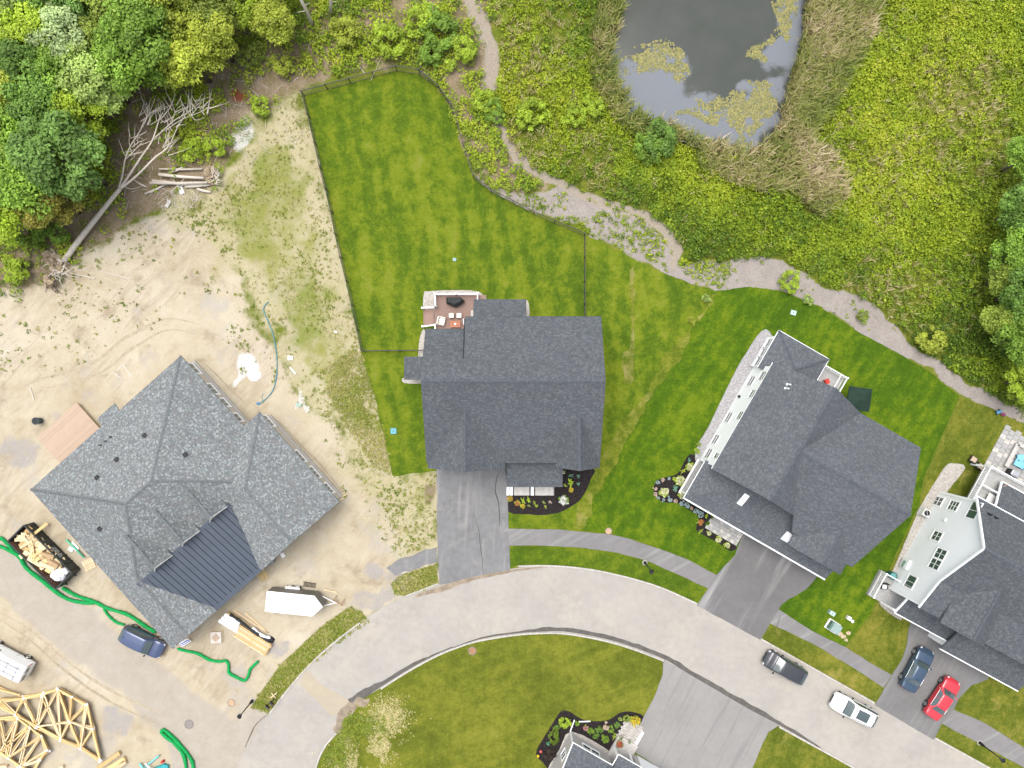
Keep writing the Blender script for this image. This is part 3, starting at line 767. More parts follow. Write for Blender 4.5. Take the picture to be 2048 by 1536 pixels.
strip('gutter_stain', [(705, 1412), (735, 1392), (761, 1374), (815, 1340), (866, 1312), (905, 1295)], [0.9, 0.7, 0.5, 0.35, 0.2, 0.1], M_WET, Z_ROAD + 0.003, 'dark damp line left of the manhole')
strip('gutter_stain', [(1100, 1131), (1019, 1140), (945, 1154), (880, 1172), (830, 1190)], [0.08, 0.3, 0.35, 0.6, 0.2], M_MUD, Z_ROAD + 0.003, 'brown dirt along the edge of the grey drive')
struct('mud_patch', MB().sheet(ragged(WL([(700, 1404), (738, 1391), (742, 1398), (706, 1428), (680, 1462), (668, 1458), (676, 1432), (688, 1414)]), 0.2, 0.30, 4), Z_ROAD + 0.005), M_MUD, 'mud washed over the road edge')
struct('road_patch', MB().sheet(ragged(WL([(612, 1340), (648, 1372), (702, 1405), (686, 1420), (664, 1432), (630, 1398), (598, 1366)]), 0.5, 0.10, 4), Z_ROAD - 0.005), M_PATCH, 'sandy square patch across the road')

def kerb(pts, label, w=0.15, h=0.14, mat='granite', side=1.0):
    L = smooth_line([W(*p) for p in pts], 3)
    mb = MB(); k = 0; acc = 0
    for i in range(len(L) - 1):
        a, b = L[i], L[i + 1]
        d = (b - a).normalized()
        mb.bar(a + d * 0.006 + Vector((0, 0, h / 2 - 0.02)), b - d * 0.006 + Vector((0, 0, h / 2 - 0.02)), w, h + 0.04)
    return struct('kerb', mb, MAT[mat], label)
kerb([(1036, 1132), (1080, 1131), (1117, 1132), (1160, 1136), (1205, 1143), (1264, 1157), (1322, 1175), (1394, 1207)], 'granite kerb along the lamp post verge')
kerb([(1521, 1277), (1640, 1344), (1748, 1405)], 'granite kerb beside the parked dark car')
kerb([(1869, 1475), (1981, 1537), (2200, 1660)], 'granite kerb at the lower right corner')
kerb([(813, 1191), (876, 1167)], 'short granite kerb below the weedy verge')
kerb([(720, 1245), (663, 1289), (613, 1336), (575, 1380), (540, 1426)], 'granite kerb left of the bend')
kerb([(762, 1377), (815, 1343), (866, 1315), (905, 1298), (954, 1282), (1027, 1270), (1080, 1266), (1132, 1267), (1205, 1280), (1264, 1297), (1327, 1321)], 'granite kerb around the olive lawn')
kerb([(1558, 1453), (1640, 1498), (1712, 1538), (1900, 1648)], 'granite kerb below the dry lawn at the bottom')
kerb([(673, 1466), (640, 1511), (600, 1640)], 'granite kerb at the bottom left of the lawn')

# ---------------------------------------------------------------- beds, gravel, pond
def bed(name, pts, mat, label, z=Z_BED, seed=5, amp=0.03):
    return struct(name, MB().prism(ragged(smooth_line([(*p[:2], 0) for p in WL(pts)], 3, True), 0.3, amp, seed), -0.02, z), mat, label)
bed('mulch_bed', [(1014, 935), (1013, 975), (1016, 1023), (1054, 1028), (1086, 1030), (1118, 1025), (1140, 1014), (1158, 1002), (1172, 982), (1182, 957), (1187, 937), (1120, 930)], MAT['mulch'], 'black mulch bed in front of the middle house')
bed('mulch_bed', [(1380, 908), (1360, 940), (1349, 950), (1327, 956), (1313, 962), (1307, 977), (1309, 990), (1317, 999), (1333, 1005), (1354, 1006), (1373, 1017), (1392, 1028), (1398, 1038), (1392, 1059), (1409, 1071), (1435, 1085), (1460, 1102), (1471, 1090), (1410, 1055), (1424, 1030), (1380, 1000), (1400, 930)], MAT['mulch'], 'dark mulch bed at the corner of the white house')
bed('mulch_bed', [(1122, 1422), (1140, 1423), (1156, 1434), (1174, 1441), (1203, 1442), (1222, 1437), (1240, 1425), (1262, 1423), (1287, 1432), (1278, 1454), (1242, 1470), (1234, 1490), (1215, 1506), (1144, 1466), (1104, 1536), (1086, 1525), (1072, 1508), (1083, 1482), (1108, 1442)], MAT['mulch'], 'dark mulch bed around the house at the bottom edge')
bed('gravel_strip', [(1524, 661), (1543, 670), (1545, 705), (1455, 845), (1402, 935), (1391, 900), (1419, 850), (1451, 781), (1488, 712)], MAT['grav_grey'], 'grey gravel strip along the white house wall', 0.04)
bed('gravel_strip', [(1893, 930), (1908, 927), (1930, 936), (1890, 990), (1830, 1110), (1800, 1160), (1775, 1190), (1800, 1225), (1800, 1240), (1766, 1216), (1760, 1196), (1790, 1130), (1840, 1015), (1872, 960)], MAT['grav'], 'pale gravel strip along the grey house wall', 0.041)
bed('gravel_strip', [(848, 586), (858, 583), (905, 580), (957, 583), (957, 600), (870, 625), (848, 620)], MAT['grav'], 'pale gravel around the wooden deck', 0.041)
bed('gravel_strip', [(1143, 1462), (1218, 1502), (1213, 1514), (1140, 1480), (1110, 1540), (1096, 1536), (1118, 1500)], MAT['grav'], 'gravel strip against the bottom house wall', 0.042)
for i, p in enumerate(([(843, 665), (850, 662), (852, 725), (838, 725), (838, 690)], [(1050, 602), (1057, 606), (1059, 632), (1050, 634)], [(808, 755), (846, 755), (846, 766), (808, 766)])):
    bed('gravel_strip', p, MAT['grav'], ('gravel drip strip left of the middle house', 'gravel drip strip right of the sunroom', 'gravel under the side porch')[i], 0.041)

wx = np.arange(9.5, 34, 0.4); wy = np.arange(22.5, 56, 0.4)
WX, WY = np.meshgrid(wx, wy)
wjx = (vnoise(WX, WY, 0.8, 5) - .5) * 1.8 + (vnoise(WX, WY, 2.0, 6) - .5) * .7; wjy = (vnoise(WX, WY, 0.8, 7) - .5) * 1.8 + (vnoise(WX, WY, 2.0, 8) - .5) * .7
FILMS = [WL(p, -0.3) for p in ([(1240, 125), (1290, 110), (1330, 95), (1365, 110), (1380, 140), (1372, 185), (1420, 195), (1440, 215), (1500, 165), (1560, 150), (1575, 185), (1560, 235), (1540, 270), (1510, 295), (1460, 295), (1375, 275), (1335, 258), (1300, 242), (1262, 220), (1246, 190), (1228, 160)],
    [(1545, -40), (1565, 30), (1558, 60), (1530, 90), (1505, 100), (1510, 118), (1545, 130), (1580, 165), (1600, 110), (1610, 50), (1620, -40)])]
film = np.maximum(soft(FILMS[0], WX + wjx, WY + wjy, 0.7), soft(FILMS[1], WX + wjx, WY + wjy, 0.7))
ii = np.arange(WX.size).reshape(WX.shape)
me = bpy.data.meshes.new('pond_water')
me.from_pydata(np.stack([WX.ravel(), WY.ravel(), np.full(WX.size, -0.30)], 1).tolist(), [], np.stack([ii[:-1, :-1], ii[:-1, 1:], ii[1:, 1:], ii[1:, :-1]], -1).reshape(-1, 4).tolist())
me.update(); at = me.attributes.new('film', 'FLOAT', 'POINT'); at.data.foreach_set('value', film.ravel().astype(np.float32))
t = NT('pond water')
wcol = t.ramp(t.noise(0.25, 4), [(0.35, (0.040, 0.046, 0.038)), (0.65, (0.052, 0.057, 0.050))])
fm = t.smooth(t.math('ADD', t.attr('film').outputs['Fac'], t.math('ADD', t.math('MULTIPLY', t.math('SUBTRACT', t.noise(0.5, 5, .6), .5), .9), t.math('MULTIPLY', t.math('SUBTRACT', t.noise(4, 4, .7), .5), .3))), 0.3, 0.9)
wcol = t.mix(fm, wcol, (0.125, 0.137, 0.155))
t.bump(t.noise(3.0, 3), 0.04, 0.02)
me.materials.append(t.out(wcol, t.math('MULTIPLY_ADD', fm, 0.4, 0.12), 0.3))
pw_ = bpy.data.objects.new('pond_water', me); COL.objects.link(pw_); tag(pw_, 'murky grey pond with a pale film at the top right', kind='structure')


# tyre ruts pressed into the sand, cracks in the asphalt
M_RUT = plain('pressed sand', (0.335, 0.283, 0.205), 0.95, 0.18, 2.5, 0.1, 0, 0.5)
M_RUT2 = plain('damp pressed sand', (0.300, 0.250, 0.178), 0.95, 0.2, 2.5, 0.1, 0, 0.5)
M_CRK = plain('crack filler', (0.06, 0.058, 0.056), 0.9, 0.2, 3)
for i_, (p_, w_, m_, l_) in enumerate((
    ([(0, 1225), (60, 1262), (130, 1322), (200, 1372), (260, 1402), (330, 1430)], .28, M_RUT, 'tyre rut left of the side street, the upper'),
    ([(0, 1240), (55, 1278), (120, 1336), (190, 1388), (250, 1420), (320, 1450)], .26, M_RUT2, 'tyre rut left of the side street, the lower'),
    ([(20, 790), (80, 760), (150, 745), (200, 720), (250, 680), (330, 640), (400, 650)], .30, M_RUT, 'curved tyre rut behind the unfinished house, the upper'),
    ([(25, 812), (90, 780), (160, 765), (215, 740), (265, 700), (335, 662), (395, 670)], .26, M_RUT, 'curved tyre rut behind the unfinished house, the lower'),
    ([(492, 800), (530, 828), (560, 848), (600, 890), (640, 930), (672, 968), (690, 992)], .14, M_RUT2, 'narrow trench line along the unfinished house wall'),
    ([(405, 725), (430, 748), (465, 785), (500, 815)], .16, M_RUT2, 'narrow trench line behind the unfinished house'),
    )):
    strip('tyre_rut', p_, [w_ * .2, w_, w_, w_ * .3], m_, 0.006 + 0.0015 * i_, l_, 30 + i_)
for i_, (p_, w_, l_) in enumerate((([(996, 945), (991, 965), (990, 985), (996, 1005), (998, 1030), (999, 1052)], .11, 'dark crack down the right side of the grey drive'), ([(948, 1030), (957, 1060), (960, 1090), (964, 1120), (966, 1148)], .06, 'thin crack in the lower grey drive'), ([(1560, 1230), (1550, 1262)], .05, 'thin seam at the footpath end'), ([(535, 1428), (512, 1448), (500, 1470), (490, 1495)], .08, 'dark seam at the mouth of the side street'))):
    strip('asphalt_crack', p_, [w_ * .4, w_, w_, w_ * .4], M_CRK, Z_DRIVE + .003 + .001 * i_, l_, 50 + i_)
# ---------------------------------------------------------------- house building helpers
def roof_part(parent, polys, mat, name='roof', t=0.16):
    mb = MB()
    for p in polys: mb.slab(p, t)
    return mb.build(name, mat, parent, slope_uv=True)
def ridge_caps(roof, lines, mat, w=0.26):
    """overlapping ridge pieces, one strip for each ridge or hip"""
    for a, b in lines:
        a, b = Vector(a), Vector(b)
        L = (b - a).length; n = max(2, int(L / 0.22)); mb = MB()
        d = (b - a) / L
        s = d.cross(Vector((0, 0, 1))).normalized()
        for i in range(n):
            p = a + d * (L * i / n); q = a + d * (L * (i + 1.0) / n)
            h0, h1 = 0.030, 0.052
            dz = -0.5 * w * 0.5
            vs = [p + s * w / 2 + Vector((0, 0, dz + h0)), p + Vector((0, 0, h0)), p - s * w / 2 + Vector((0, 0, dz + h0)),
                  q + s * w / 2 + Vector((0, 0, dz + h1)), q + Vector((0, 0, h1)), q - s * w / 2 + Vector((0, 0, dz + h1))]
            mb.add(vs, [(0, 3, 4, 1), (1, 4, 5, 2), (3, 0, 1, 4), (4, 1, 2, 5)][:2] + [(4, 3, 0, 1)][:0] + [(3, 5, 4)])
        o = mb.build('ridge_cap', mat, roof)
        tag(o, kind='stuff')
def walls(parent, poly, z0, z1, mat, name='wall'):
    return MB().prism(poly, z0, z1).build(name, mat, parent)
def gable_wall(parent, pts, thick, mat, name='wall'):
    """upright polygon given in 3-D, thickened along its normal"""
    P = [Vector(p) for p in pts]
    n = (P[1] - P[0]).cross(P[2] - P[0]).normalized() * thick
    k = len(P)
    vs = P + [p - n for p in P]
    fs = [tuple(range(k)), tuple(range(2 * k - 1, k - 1, -1))] + [(i, k + i, k + (i + 1) % k, (i + 1) % k) for i in range(k)]
    return MB().add(vs, fs).build(name, mat, parent)
def trim(parent, lines, mat=None, w=0.05, h=0.2, name='fascia'):
    for a, b in lines: o = MB().bar(a, b, w, h).build(name, mat or MAT['white'], parent)
    return o
def window(parent, c, ax, nrm, w, h, cols=2, rows=2, name='window', bars=True, matf=None, fw=0.10):
    """c centre on the wall surface, ax along the wall, nrm outwards (house axes)"""
    c, ax, nrm = Vector(c), Vector(ax).normalized(), Vector(nrm).normalized()
    up = Vector((0, 0, 1)); mf = matf or MAT['white']
    def bx(mb, u, v, du, dv, d0, d1):
        vs = []
        for d in (d0, d1):
            for a, b in ((-1, -1), (1, -1), (1, 1), (-1, 1)):
                vs.append(c + ax * (u + a * du / 2) + up * (v + b * dv / 2) + nrm * d)
        mb.add(vs, [(3, 2, 1, 0), (4, 5, 6, 7), (0, 1, 5, 4), (1, 2, 6, 5), (2, 3, 7, 6), (3, 0, 4, 7)])
    m = MB()
    bx(m, 0, h / 2 + fw / 2, w + 2 * fw, fw, -0.02, 0.05); bx(m, 0, -h / 2 - fw / 2, w + 2 * fw, fw, -0.02, 0.07)
    bx(m, -w / 2 - fw / 2, 0, fw, h, -0.02, 0.05); bx(m, w / 2 + fw / 2, 0, fw, h, -0.02, 0.05)
    o = m.build(name, mf, parent)
    n = MB(); bx(n, 0, 0, w, h, -0.02, 0.006); n.build('pane', MAT['glass'], o)
    if bars:
        k = MB()
        for i in range(1, cols): bx(k, -w / 2 + w * i / cols, 0, 0.045, h, 0.0, 0.035)
        for j in range(1, rows): bx(k, 0, -h / 2 + h * j / rows, w, 0.045, 0.0, 0.033)
        if k.v: k.build('muntin', mf, o)
    return o
def pipe_vent(parent, p, r=0.06, h=0.45, mat=None):
    o = MB().cyl((p[0], p[1], p[2] - 0.1), r, h, 10).cyl((p[0], p[1], p[2] - 0.08), r * 2.2, 0.10, 10, r * 1.2).build('vent_pipe', mat or MAT['black'], parent)
    return o
def box_vent(parent, p, rz=0.0, s=0.36, mat=None):
    return MB().box((p[0], p[1], p[2] + 0.06), (s, s, 0.16), rz).box((p[0], p[1], p[2] + 0.16), (s * 1.15, s * 1.15, 0.04), rz).build('roof_vent', mat or MAT['dark'], parent)
def prism_gable(x0, x1, y0, y1, axis, ze, zr):
    """two slopes of a gable whose ridge runs along the axis"""
    if axis == 'x':
        ym = (y0 + y1) / 2
        return [[(x0, y0, ze), (x1, y0, ze), (x1, ym, zr), (x0, ym, zr)], [(x0, ym, zr), (x1, ym, zr), (x1, y1, ze), (x0, y1, ze)]]
    xm = (x0 + x1) / 2
    return [[(x0, y0, ze), (xm, y0, zr), (xm, y1, zr), (x0, y1, ze)], [(xm, y0, zr), (x1, y0, ze), (x1, y1, ze), (xm, y1, zr)]]

# ================================================================ the middle house
A_ = thing('house', 'house with charcoal shingle roof in the middle of the picture', 'house', (0, 0, 0))
RD, RC = MAT['roof_dark'], MAT['ridge_dark']
xl, xr = -8.25, 8.48
ZR, ZB, ZF = 9.2, 5.95, 5.02
yr, yb, yf = 0.23, 6.43, -7.62
xs, ys, zs = -4.43, 2.1, 8.22     # step in the rear slope
kb = (ZR - ZB) / (yb - yr)
zs = ZR - kb * (ys - yr)
polysA = [
    [(xs, yr, ZR), (xr, yr, ZR), (xr, yb, ZB), (xs, yb, ZB)],
    [(xl, yr, ZR), (xs, yr, ZR), (xs, ys, zs), (xl, ys, zs)],
    [(xl, ys, zs), (xs, ys, zs), (xs, 5.25, 5.85), (xl, 5.25, 5.85)],
    [(xl, yf, ZF), (xr, yf, ZF), (xr, yr, ZR), (xl, yr, ZR)]]
rA = roof_part(A_, polysA, RD)
kf = (ZR - ZF) / (yr - yf)
def zA_front(y): return ZR - kf * (yr - y)
# two front gables whose ridges die into the front slope
def front_gable(x0, x1, zpk, ze, yfront, xm=None):
    xm = (x0 + x1) / 2 if xm is None else xm
    yback = yr - (ZR - zpk) / kf
    zlow = ze
    yb0 = yr - (ZR - zlow) / kf
    return [[(x0, yfront, ze), (xm, yfront, zpk), (xm, yback, zpk), (x0, yb0, ze)], [(xm, yfront, zpk), (x1, yfront, ze), (x1, yb0, ze), (xm, yback, zpk)]], (xm, yfront, zpk), (xm, yback, zpk)
pg, g0, g1 = front_gable(-8.13, -0.63, 7.75, 4.95, -8.15, -4.35)
rA2 = roof_part(A_, pg, RD); ridge_caps(rA2, [(g0, g1)], RC)
pg2, g2, g3 = front_gable(4.25, 8.47, 7.55, 4.98, -8.08, 6.30)
rA3 = roof_part(A_, pg2, RD); ridge_caps(rA3, [(g2, g3)], RC)
ridge_caps(rA, [((xl, yr, ZR), (xr, yr, ZR))], RC)
# porch, sunroom and side porch roofs
rA4 = roof_part(A_, [[(-0.55, -10.24, 2.9), (5.02, -10.24, 2.9), (5.02, -7.2, 3.85), (-0.55, -7.2, 3.85)]], RD, 'porch_roof')
rA5 = roof_part(A_, [[(-3.82, 6.0, 3.75), (1.42, 6.0, 3.75), (1.42, 8.42, 2.95), (-3.82, 8.42, 2.95)]], RD, 'porch_roof')
rA6 = roof_part(A_, [[(-10.75, 0.42, 2.75), (-8.0, 0.42, 3.35), (-8.0, 2.72, 3.35), (-10.75, 2.72, 2.75)]], RD, 'porch_roof')
walls(A_, [(-7.9, -7.3), (8.1, -7.3), (8.1, 6.1), (-4.1, 6.1), (-4.1, 5.0), (-7.9, 5.0)], 0, 4.9, MAT['siding_grey'])
gable_wall(A_, [(xl + 0.35, -7.3, 4.5), (xl + 0.35, 6.0 - 1.1, 4.5), (xl + 0.35, 4.9, 6.0), (xl + 0.35, yr, ZR - 0.25), (xl + 0.35, -7.3, 5.0)], 0.12, MAT['siding_grey'])
gable_wall(A_, [(xr - 0.35, -7.3, 4.5), (xr - 0.35, 6.1, 4.5), (xr - 0.35, 6.1, 5.95), (xr - 0.35, yr, ZR - 0.25), (xr - 0.35, -7.3, 5.0)], -0.12, MAT['siding_grey'])
gable_wall(A_, [(xs - 0.02, ys, zs - 0.05), (xs - 0.02, 6.2, 4.8), (xs - 0.02, 6.2, 5.98)], 0.1, MAT['dark'], 'step_flashing')
gable_wall(A_, [(-7.8, -7.85, 0), (-0.95, -7.85, 0), (-0.95, -7.85, 4.95), (-4.35, -7.85, 7.45), (-7.8, -7.85, 4.95)], 0.5, MAT['siding_grey'])
gable_wall(A_, [(4.5, -7.8, 0), (8.1, -7.8, 0), (8.1, -7.8, 4.98), (6.3, -7.8, 7.25), (4.5, -7.8, 4.98)], 0.5, MAT['siding_grey'])
walls(A_, [(-3.6, 6.1), (1.2, 6.1), (1.2, 8.15), (-3.6, 8.15)], 0, 2.8, MAT['siding_grey'])
walls(A_, [(-10.4, 0.6), (-7.9, 0.6), (-7.9, 2.5), (-10.4, 2.5)], 0, 2.65, MAT['siding_grey'])
for i, x in enumerate((-0.3, 2.2, 4.7)):
    MB().box((x, -9.95, 1.5), (0.16, 0.16, 2.75)).build('porch_column', MAT['white'], A_)
MB().prism([(-7.0, -7.87), (-1.7, -7.87), (-1.7, -7.93), (-7.0, -7.93)], 0.06, 2.3).build('garage_door', MAT['white'], A_)
window(A_, (6.3, -7.8, 1.7), (1, 0, 0), (0, -1, 0), 1.6, 1.5)
trim(A_, [((xl, yf, ZF - 0.1), (xr, yf, ZF - 0.1)), ((xs, yb, ZB - 0.1), (xr, yb, ZB - 0.1)), ((xl, 5.25, 5.75), (xs, 5.25, 5.75))], MAT['dark'], 0.04, 0.16)
for q in ((910, 699), (922, 699)):
    zz = 7.2; p = W(q[0], q[1], zz); pipe_vent(A_, (p.x, p.y, zz), 0.07, 0.42)
# front steps and porch walk (pale stone slabs, each its own piece)
walk = thing('porch_walk', 'pale stone porch walk with low step walls under the middle house eave', 'walkway', (0, -10, 0))
for nm, x0, x1, z, m in (('riser_stone', 1013.2, 1018, 0.24, 'white'), ('riser_stone', 1019, 1026, 0.36, 'white'), ('paving_panel', 1028, 1059, 0.2, 'concrete'), ('riser_stone', 1061.5, 1068, 0.42, 'white'), ('paving_panel', 1070, 1106.5, 0.3, 'concrete'), ('edge_stone', 1106.7, 1108.3, 0.34, 'paver')):
    a, b = W(x0, 960, z), W(x1, 991, z)
    MB().prism([(a.x, b.y), (b.x, b.y), (b.x, a.y), (a.x, a.y)], 0.0, z).build(nm, MAT[m], walk, world=True, bevel=0.015)

# rear deck of brown boards with a white railing
deck = thing('wooden_deck', 'brown board deck with white railing behind the middle house', 'deck', W(905, 620, 0))
zd = 0.95
d0, d1 = W(869, 590, zd), W(953, 668, zd)
nb = 28
mb = MB()
for i in range(nb):
    y0 = d0.y + (d1.y - d0.y) * i / nb; y1 = d0.y + (d1.y - d0.y) * (i + 1) / nb
    mb.box(((d0.x + d1.x + 1.0) / 2, (y0 + y1) / 2, zd - 0.015 + random.uniform(-0.003, 0.003)), (abs(d1.x - d0.x) + 1.0, abs(y1 - y0) - 0.012, 0.03))
tag(mb.build('deck_boards', MAT['deck_brown'], deck, world=True), kind='stuff')
MB().box(((d0.x + d1.x) / 2 + 0.4, (d0.y + d1.y) / 2, zd / 2 - 0.05), (abs(d1.x - d0.x) + 0.6, abs(d1.y - d0.y) - 0.1, zd - 0.1)).build('deck_frame', MAT['deck_brown'], deck, world=True)
s0, s1 = W(846, 617, 0.5), W(869, 651, 0.5)
for i in range(5):
    xx0 = s0.x + (s1.x - s0.x) * i / 5; xx1 = s0.x + (s1.x - s0.x) * (i + 1) / 5
    z = 0.16 + 0.155 * i
    MB().box(((xx0 + xx1) / 2, (s0.y + s1.y) / 2, z), (abs(xx1 - xx0) - 0.015, abs(s1.y - s0.y) - 0.1, 0.05)).build('stair_tread', MAT['deck_brown'], deck, world=True)
def railing(parent, pts, z0, h=0.95, mat=None, bal=0.13, posts=True):
    mat = mat or MAT['white']
    for i in range(len(pts) - 1):
        a, b = Vector(pts[i]), Vector(pts[i + 1])
        za, zb = (z0[i], z0[i + 1]) if hasattr(z0, '__len__') else (z0, z0)
        A0, B0 = Vector((a.x, a.y, za)), Vector((b.x, b.y, zb)); up = Vector((0, 0, h)); lo = Vector((0, 0, 0.1))
        MB().bar(A0 + up, B0 + up, 0.10, 0.06).build('top_rail', mat, parent, world=True)
        MB().bar(A0 + lo, B0 + lo, 0.05, 0.06).build('bottom_rail', mat, parent, world=True)
        L = (b - a).length; n = int(L / bal); k = MB()
        for j in range(1, n):
            p = A0 + (B0 - A0) * (j / n); k.box(p + Vector((0, 0, h / 2)), (0.035, 0.035, h - 0.06))
        if k.v:
            o = k.build('balusters', mat, parent, world=True); tag(o, kind='stuff')
    if posts:
        for i, a in enumerate(pts):
            z = z0[i] if hasattr(z0, '__len__') else z0
            MB().box((a[0], a[1], z + h / 2), (0.13, 0.13, h + 0.14)).box((a[0], a[1], z + h + 0.09), (0.17, 0.17, 0.05)).build('post', mat, parent, world=True)
ZT = zd + 0.95
railing(deck, [W(870.5, 613, ZT), W(869.5, 587.5, ZT), W(911, 587.5, ZT), W(955, 587, ZT), W(955, 600, ZT)], zd)
railing(deck, [W(844, 615.5, 1.1), W(870, 613, ZT)], [0.15, zd], posts=True)
railing(deck, [W(844.5, 652.5, 1.1), W(869.5, 649.5, ZT)], [0.15, zd])
railing(deck, [W(869.5, 650, ZT), W(870, 660, ZT)], zd, posts=False)
def on_deck(px, py): p = W(px, py, zd + 0.4); return Vector((p.x, p.y, zd))
g_ = thing('grill', 'covered black grill on the brown deck', 'grill', on_deck(910, 603))
cv = [(-0.85, 0.38), (0.6, 0.38), (0.95, 0.05), (0.65, -0.25), (0.1, -0.55), (-0.15, -0.5), (-0.85, -0.2)]
m = MB(); n = len(cv)
vs = [(a * 1.03, b * 1.05, 0.05) for a, b in cv] + [(a, b, 0.8) for a, b in cv] + [(a * 0.75, b * 0.6 + 0.05, 1.12) for a, b in cv]
m.add(vs, [tuple(range(2 * n, 3 * n))[::-1]] + [(r * n + i, r * n + (i + 1) % n, (r + 1) * n + (i + 1) % n, (r + 1) * n + i) for r in (0, 1) for i in range(n)])
m.build('cover', MAT['cover'], g_, bevel=0.03)
MB().box((-0.05, -0.35, 0.95), (0.30, 0.10, 0.06)).build('handle', MAT['dark'], g_)
for k, (px, py) in enumerate(((902.8, 631), (918, 631))):
    f = thing('footstool', ('cream footstool on the deck, the left one of a pair', 'cream footstool on the deck, the right one of a pair')[k], 'footstool', on_deck(px, py), group='footstools on the deck')
    MB().box((0, 0, 0.38), (0.5, 0.48, 0.16)).build('cushion', MAT['cushion'], f, bevel=0.03)
    MB().box((0, 0, 0.15), (0.46, 0.44, 0.3)).build('base', MAT['deck_brown'], f)
ch = thing('armchair', 'cream cushioned armchair with a pillow on the deck', 'armchair', on_deck(883, 642), R(-12))
MB().box((0.02, 0, 0.36), (0.66, 0.66, 0.2)).build('seat', MAT['cushion'], ch, bevel=0.05)
MB().box((-0.36, 0, 0.55), (0.14, 0.8, 0.6)).build('backrest', MAT['cushion'], ch, bevel=0.05)
for s in (-1, 1): MB().box((0.0, s * 0.38, 0.42), (0.7, 0.1, 0.42)).build('armrest', MAT['cushion'], ch, bevel=0.03)
MB().box((-0.05, 0.02, 0.52), (0.22, 0.42, 0.12), R(35)).build('pillow', MAT['white'], ch, bevel=0.04)
tb = thing('fire_table', 'red brown low table with a white centre on the deck', 'table', on_deck(910.5, 648))
for i in range(6): MB().box((0, -0.27 + 0.108 * i, 0.45), (1.05, 0.1, 0.04)).build('slat', MAT['brick_table'], tb)
MB().box((0, 0, 0.22), (0.9, 0.5, 0.42)).build('base', MAT['brick_table'], tb)
MB().box((0, 0, 0.50), (0.19, 0.19, 0.06)).build('burner', MAT['white'], tb)
sp_ = thing('white_shutter', 'white upright panel beside the deck wall', 'panel', on_deck(928.5, 645))
MB().box((0, 0, 0.7), (0.06, 0.6, 1.4), R(8)).build('board', MAT['white'], sp_)
st_ = MB().box((W(944, 627, 1).x, W(944, 627, 1).y, zd + 0.012), (0.25, 0.65, 0.024)).build('doormat', MAT['concrete']); tag(st_, 'pale grey doormat on the deck by the sunroom', 'doormat')

# ================================================================ the house under construction
FB = Frame(-32.9, 2.83, -138.3)           # x runs along the rear eave, y towards the road
B_ = thing('house', 'unfinished house with mottled grey roof and slate blue metal porch roof', 'house', (FB.o[0], FB.o[1], 0), FB.a)
RM, RMC = MAT['roof_mixed'], MAT['ridge_mixed']
k = 0.53; z0 = 3.0; L_ = 21.3
zm = z0 + 8.4 * k; zw = z0 + 5.15 * k; zl = z0 + 2.9 * k
def Q(u, v, z): return (v, u, z)
Npt, Wpt, Apt, Cpt = Q(0, 0, z0), Q(0, 20, z0), Q(8.4, 8.4, zm), Q(8.4, 11.6, zm)
Fpt, Gpt, Spt = Q(13.9, 17.1, zl), Q(L_, 17.1, zl), Q(L_, 20, z0)
Dpt, Ept = Q(14.55, 3.05, zw), Q(L_, 3.05, zw)
rB = roof_part(B_, [[Npt, Wpt, Cpt, Apt], [Npt, Apt, Q(16.8, 0, z0)], [Apt, Cpt, Q(16.8, 20, z0), Q(16.8, 0, z0)], [Wpt, Cpt, Fpt, Gpt, Spt]], RM)
rB2 = roof_part(B_, [[Fpt, Gpt, Q(L_, 14.2, z0), Q(16.8, 14.2, z0)]], RM)
rB3 = roof_part(B_, [[Q(9.4, -2.1, z0), Dpt, Q(9.4, 8.2, z0)], [Q(9.4, -2.1, z0), Q(L_, -2.1, z0), Ept, Dpt], [Dpt, Ept, Q(L_, 8.2, z0), Q(9.4, 8.2, z0)]], RM)
rB4 = roof_part(B_, [[Q(-0.95, 8.2, 2.7), Q(0.6, 8.2, 3.22), Q(0.6, 10.5, 3.22), Q(-0.95, 10.5, 2.7)]], RM, 'porch_roof')
ridge_caps(rB, [(Npt, Apt), (Wpt, Cpt), (Apt, Cpt), (Cpt, Fpt), (Apt, Q(13.2, 3.6, zm - 4.8 * k)), (Fpt, Gpt)], RMC, 0.3)
ridge_caps(rB3, [(Q(9.4, -2.1, z0), Dpt), (Dpt, Ept)], RMC, 0.3)
# dormers in the front slope
for v in (6.95, 10.5, 14.1):
    hw, zp, uf = 1.15, 6.45, 14.35
    ub = 8.4 + (zm - zp) / k
    ze = 4.72; ue = 8.4 + (zm - ze) / k
    dm = roof_part(B_, [[Q(uf + .15, v, zp), Q(ub, v, zp), Q(ue, v - hw, ze), Q(uf + .15, v - hw, ze)], [Q(uf + .15, v, zp), Q(uf + .15, v + hw, ze), Q(ue, v + hw, ze), Q(ub, v, zp)]], RM, 'dormer', 0.10)
    ridge_caps(dm, [(Q(uf + .15, v, zp), Q(ub, v, zp))], RMC, 0.26)
    MB().prism([(v - hw + .15, uf - 2.6), (v + hw - .15, uf - 2.6), (v + hw - .15, uf), (v - hw + .15, uf)], 4.0, 4.75).build('dormer_wall', MAT['wrap_beige'], dm)
    gable_wall(dm, [Q(uf, v - hw + .15, 4.7), Q(uf, v + hw - .15, 4.7), Q(uf, v, zp - 0.12)], 0.1, MAT['wrap_beige'], 'dormer_wall')
    trim(dm, [(Q(uf + .17, v, zp - .05), Q(uf + .17, v - hw, ze - .05)), (Q(uf + .17, v, zp - .05), Q(uf + .17, v + hw, ze - .05))], MAT['offwhite'], 0.04, 0.07)
    window(dm, Q(uf + 0.01, v, 4.75), (1, 0, 0), (0, 1, 0), 0.9, 0.6, 2, 1)
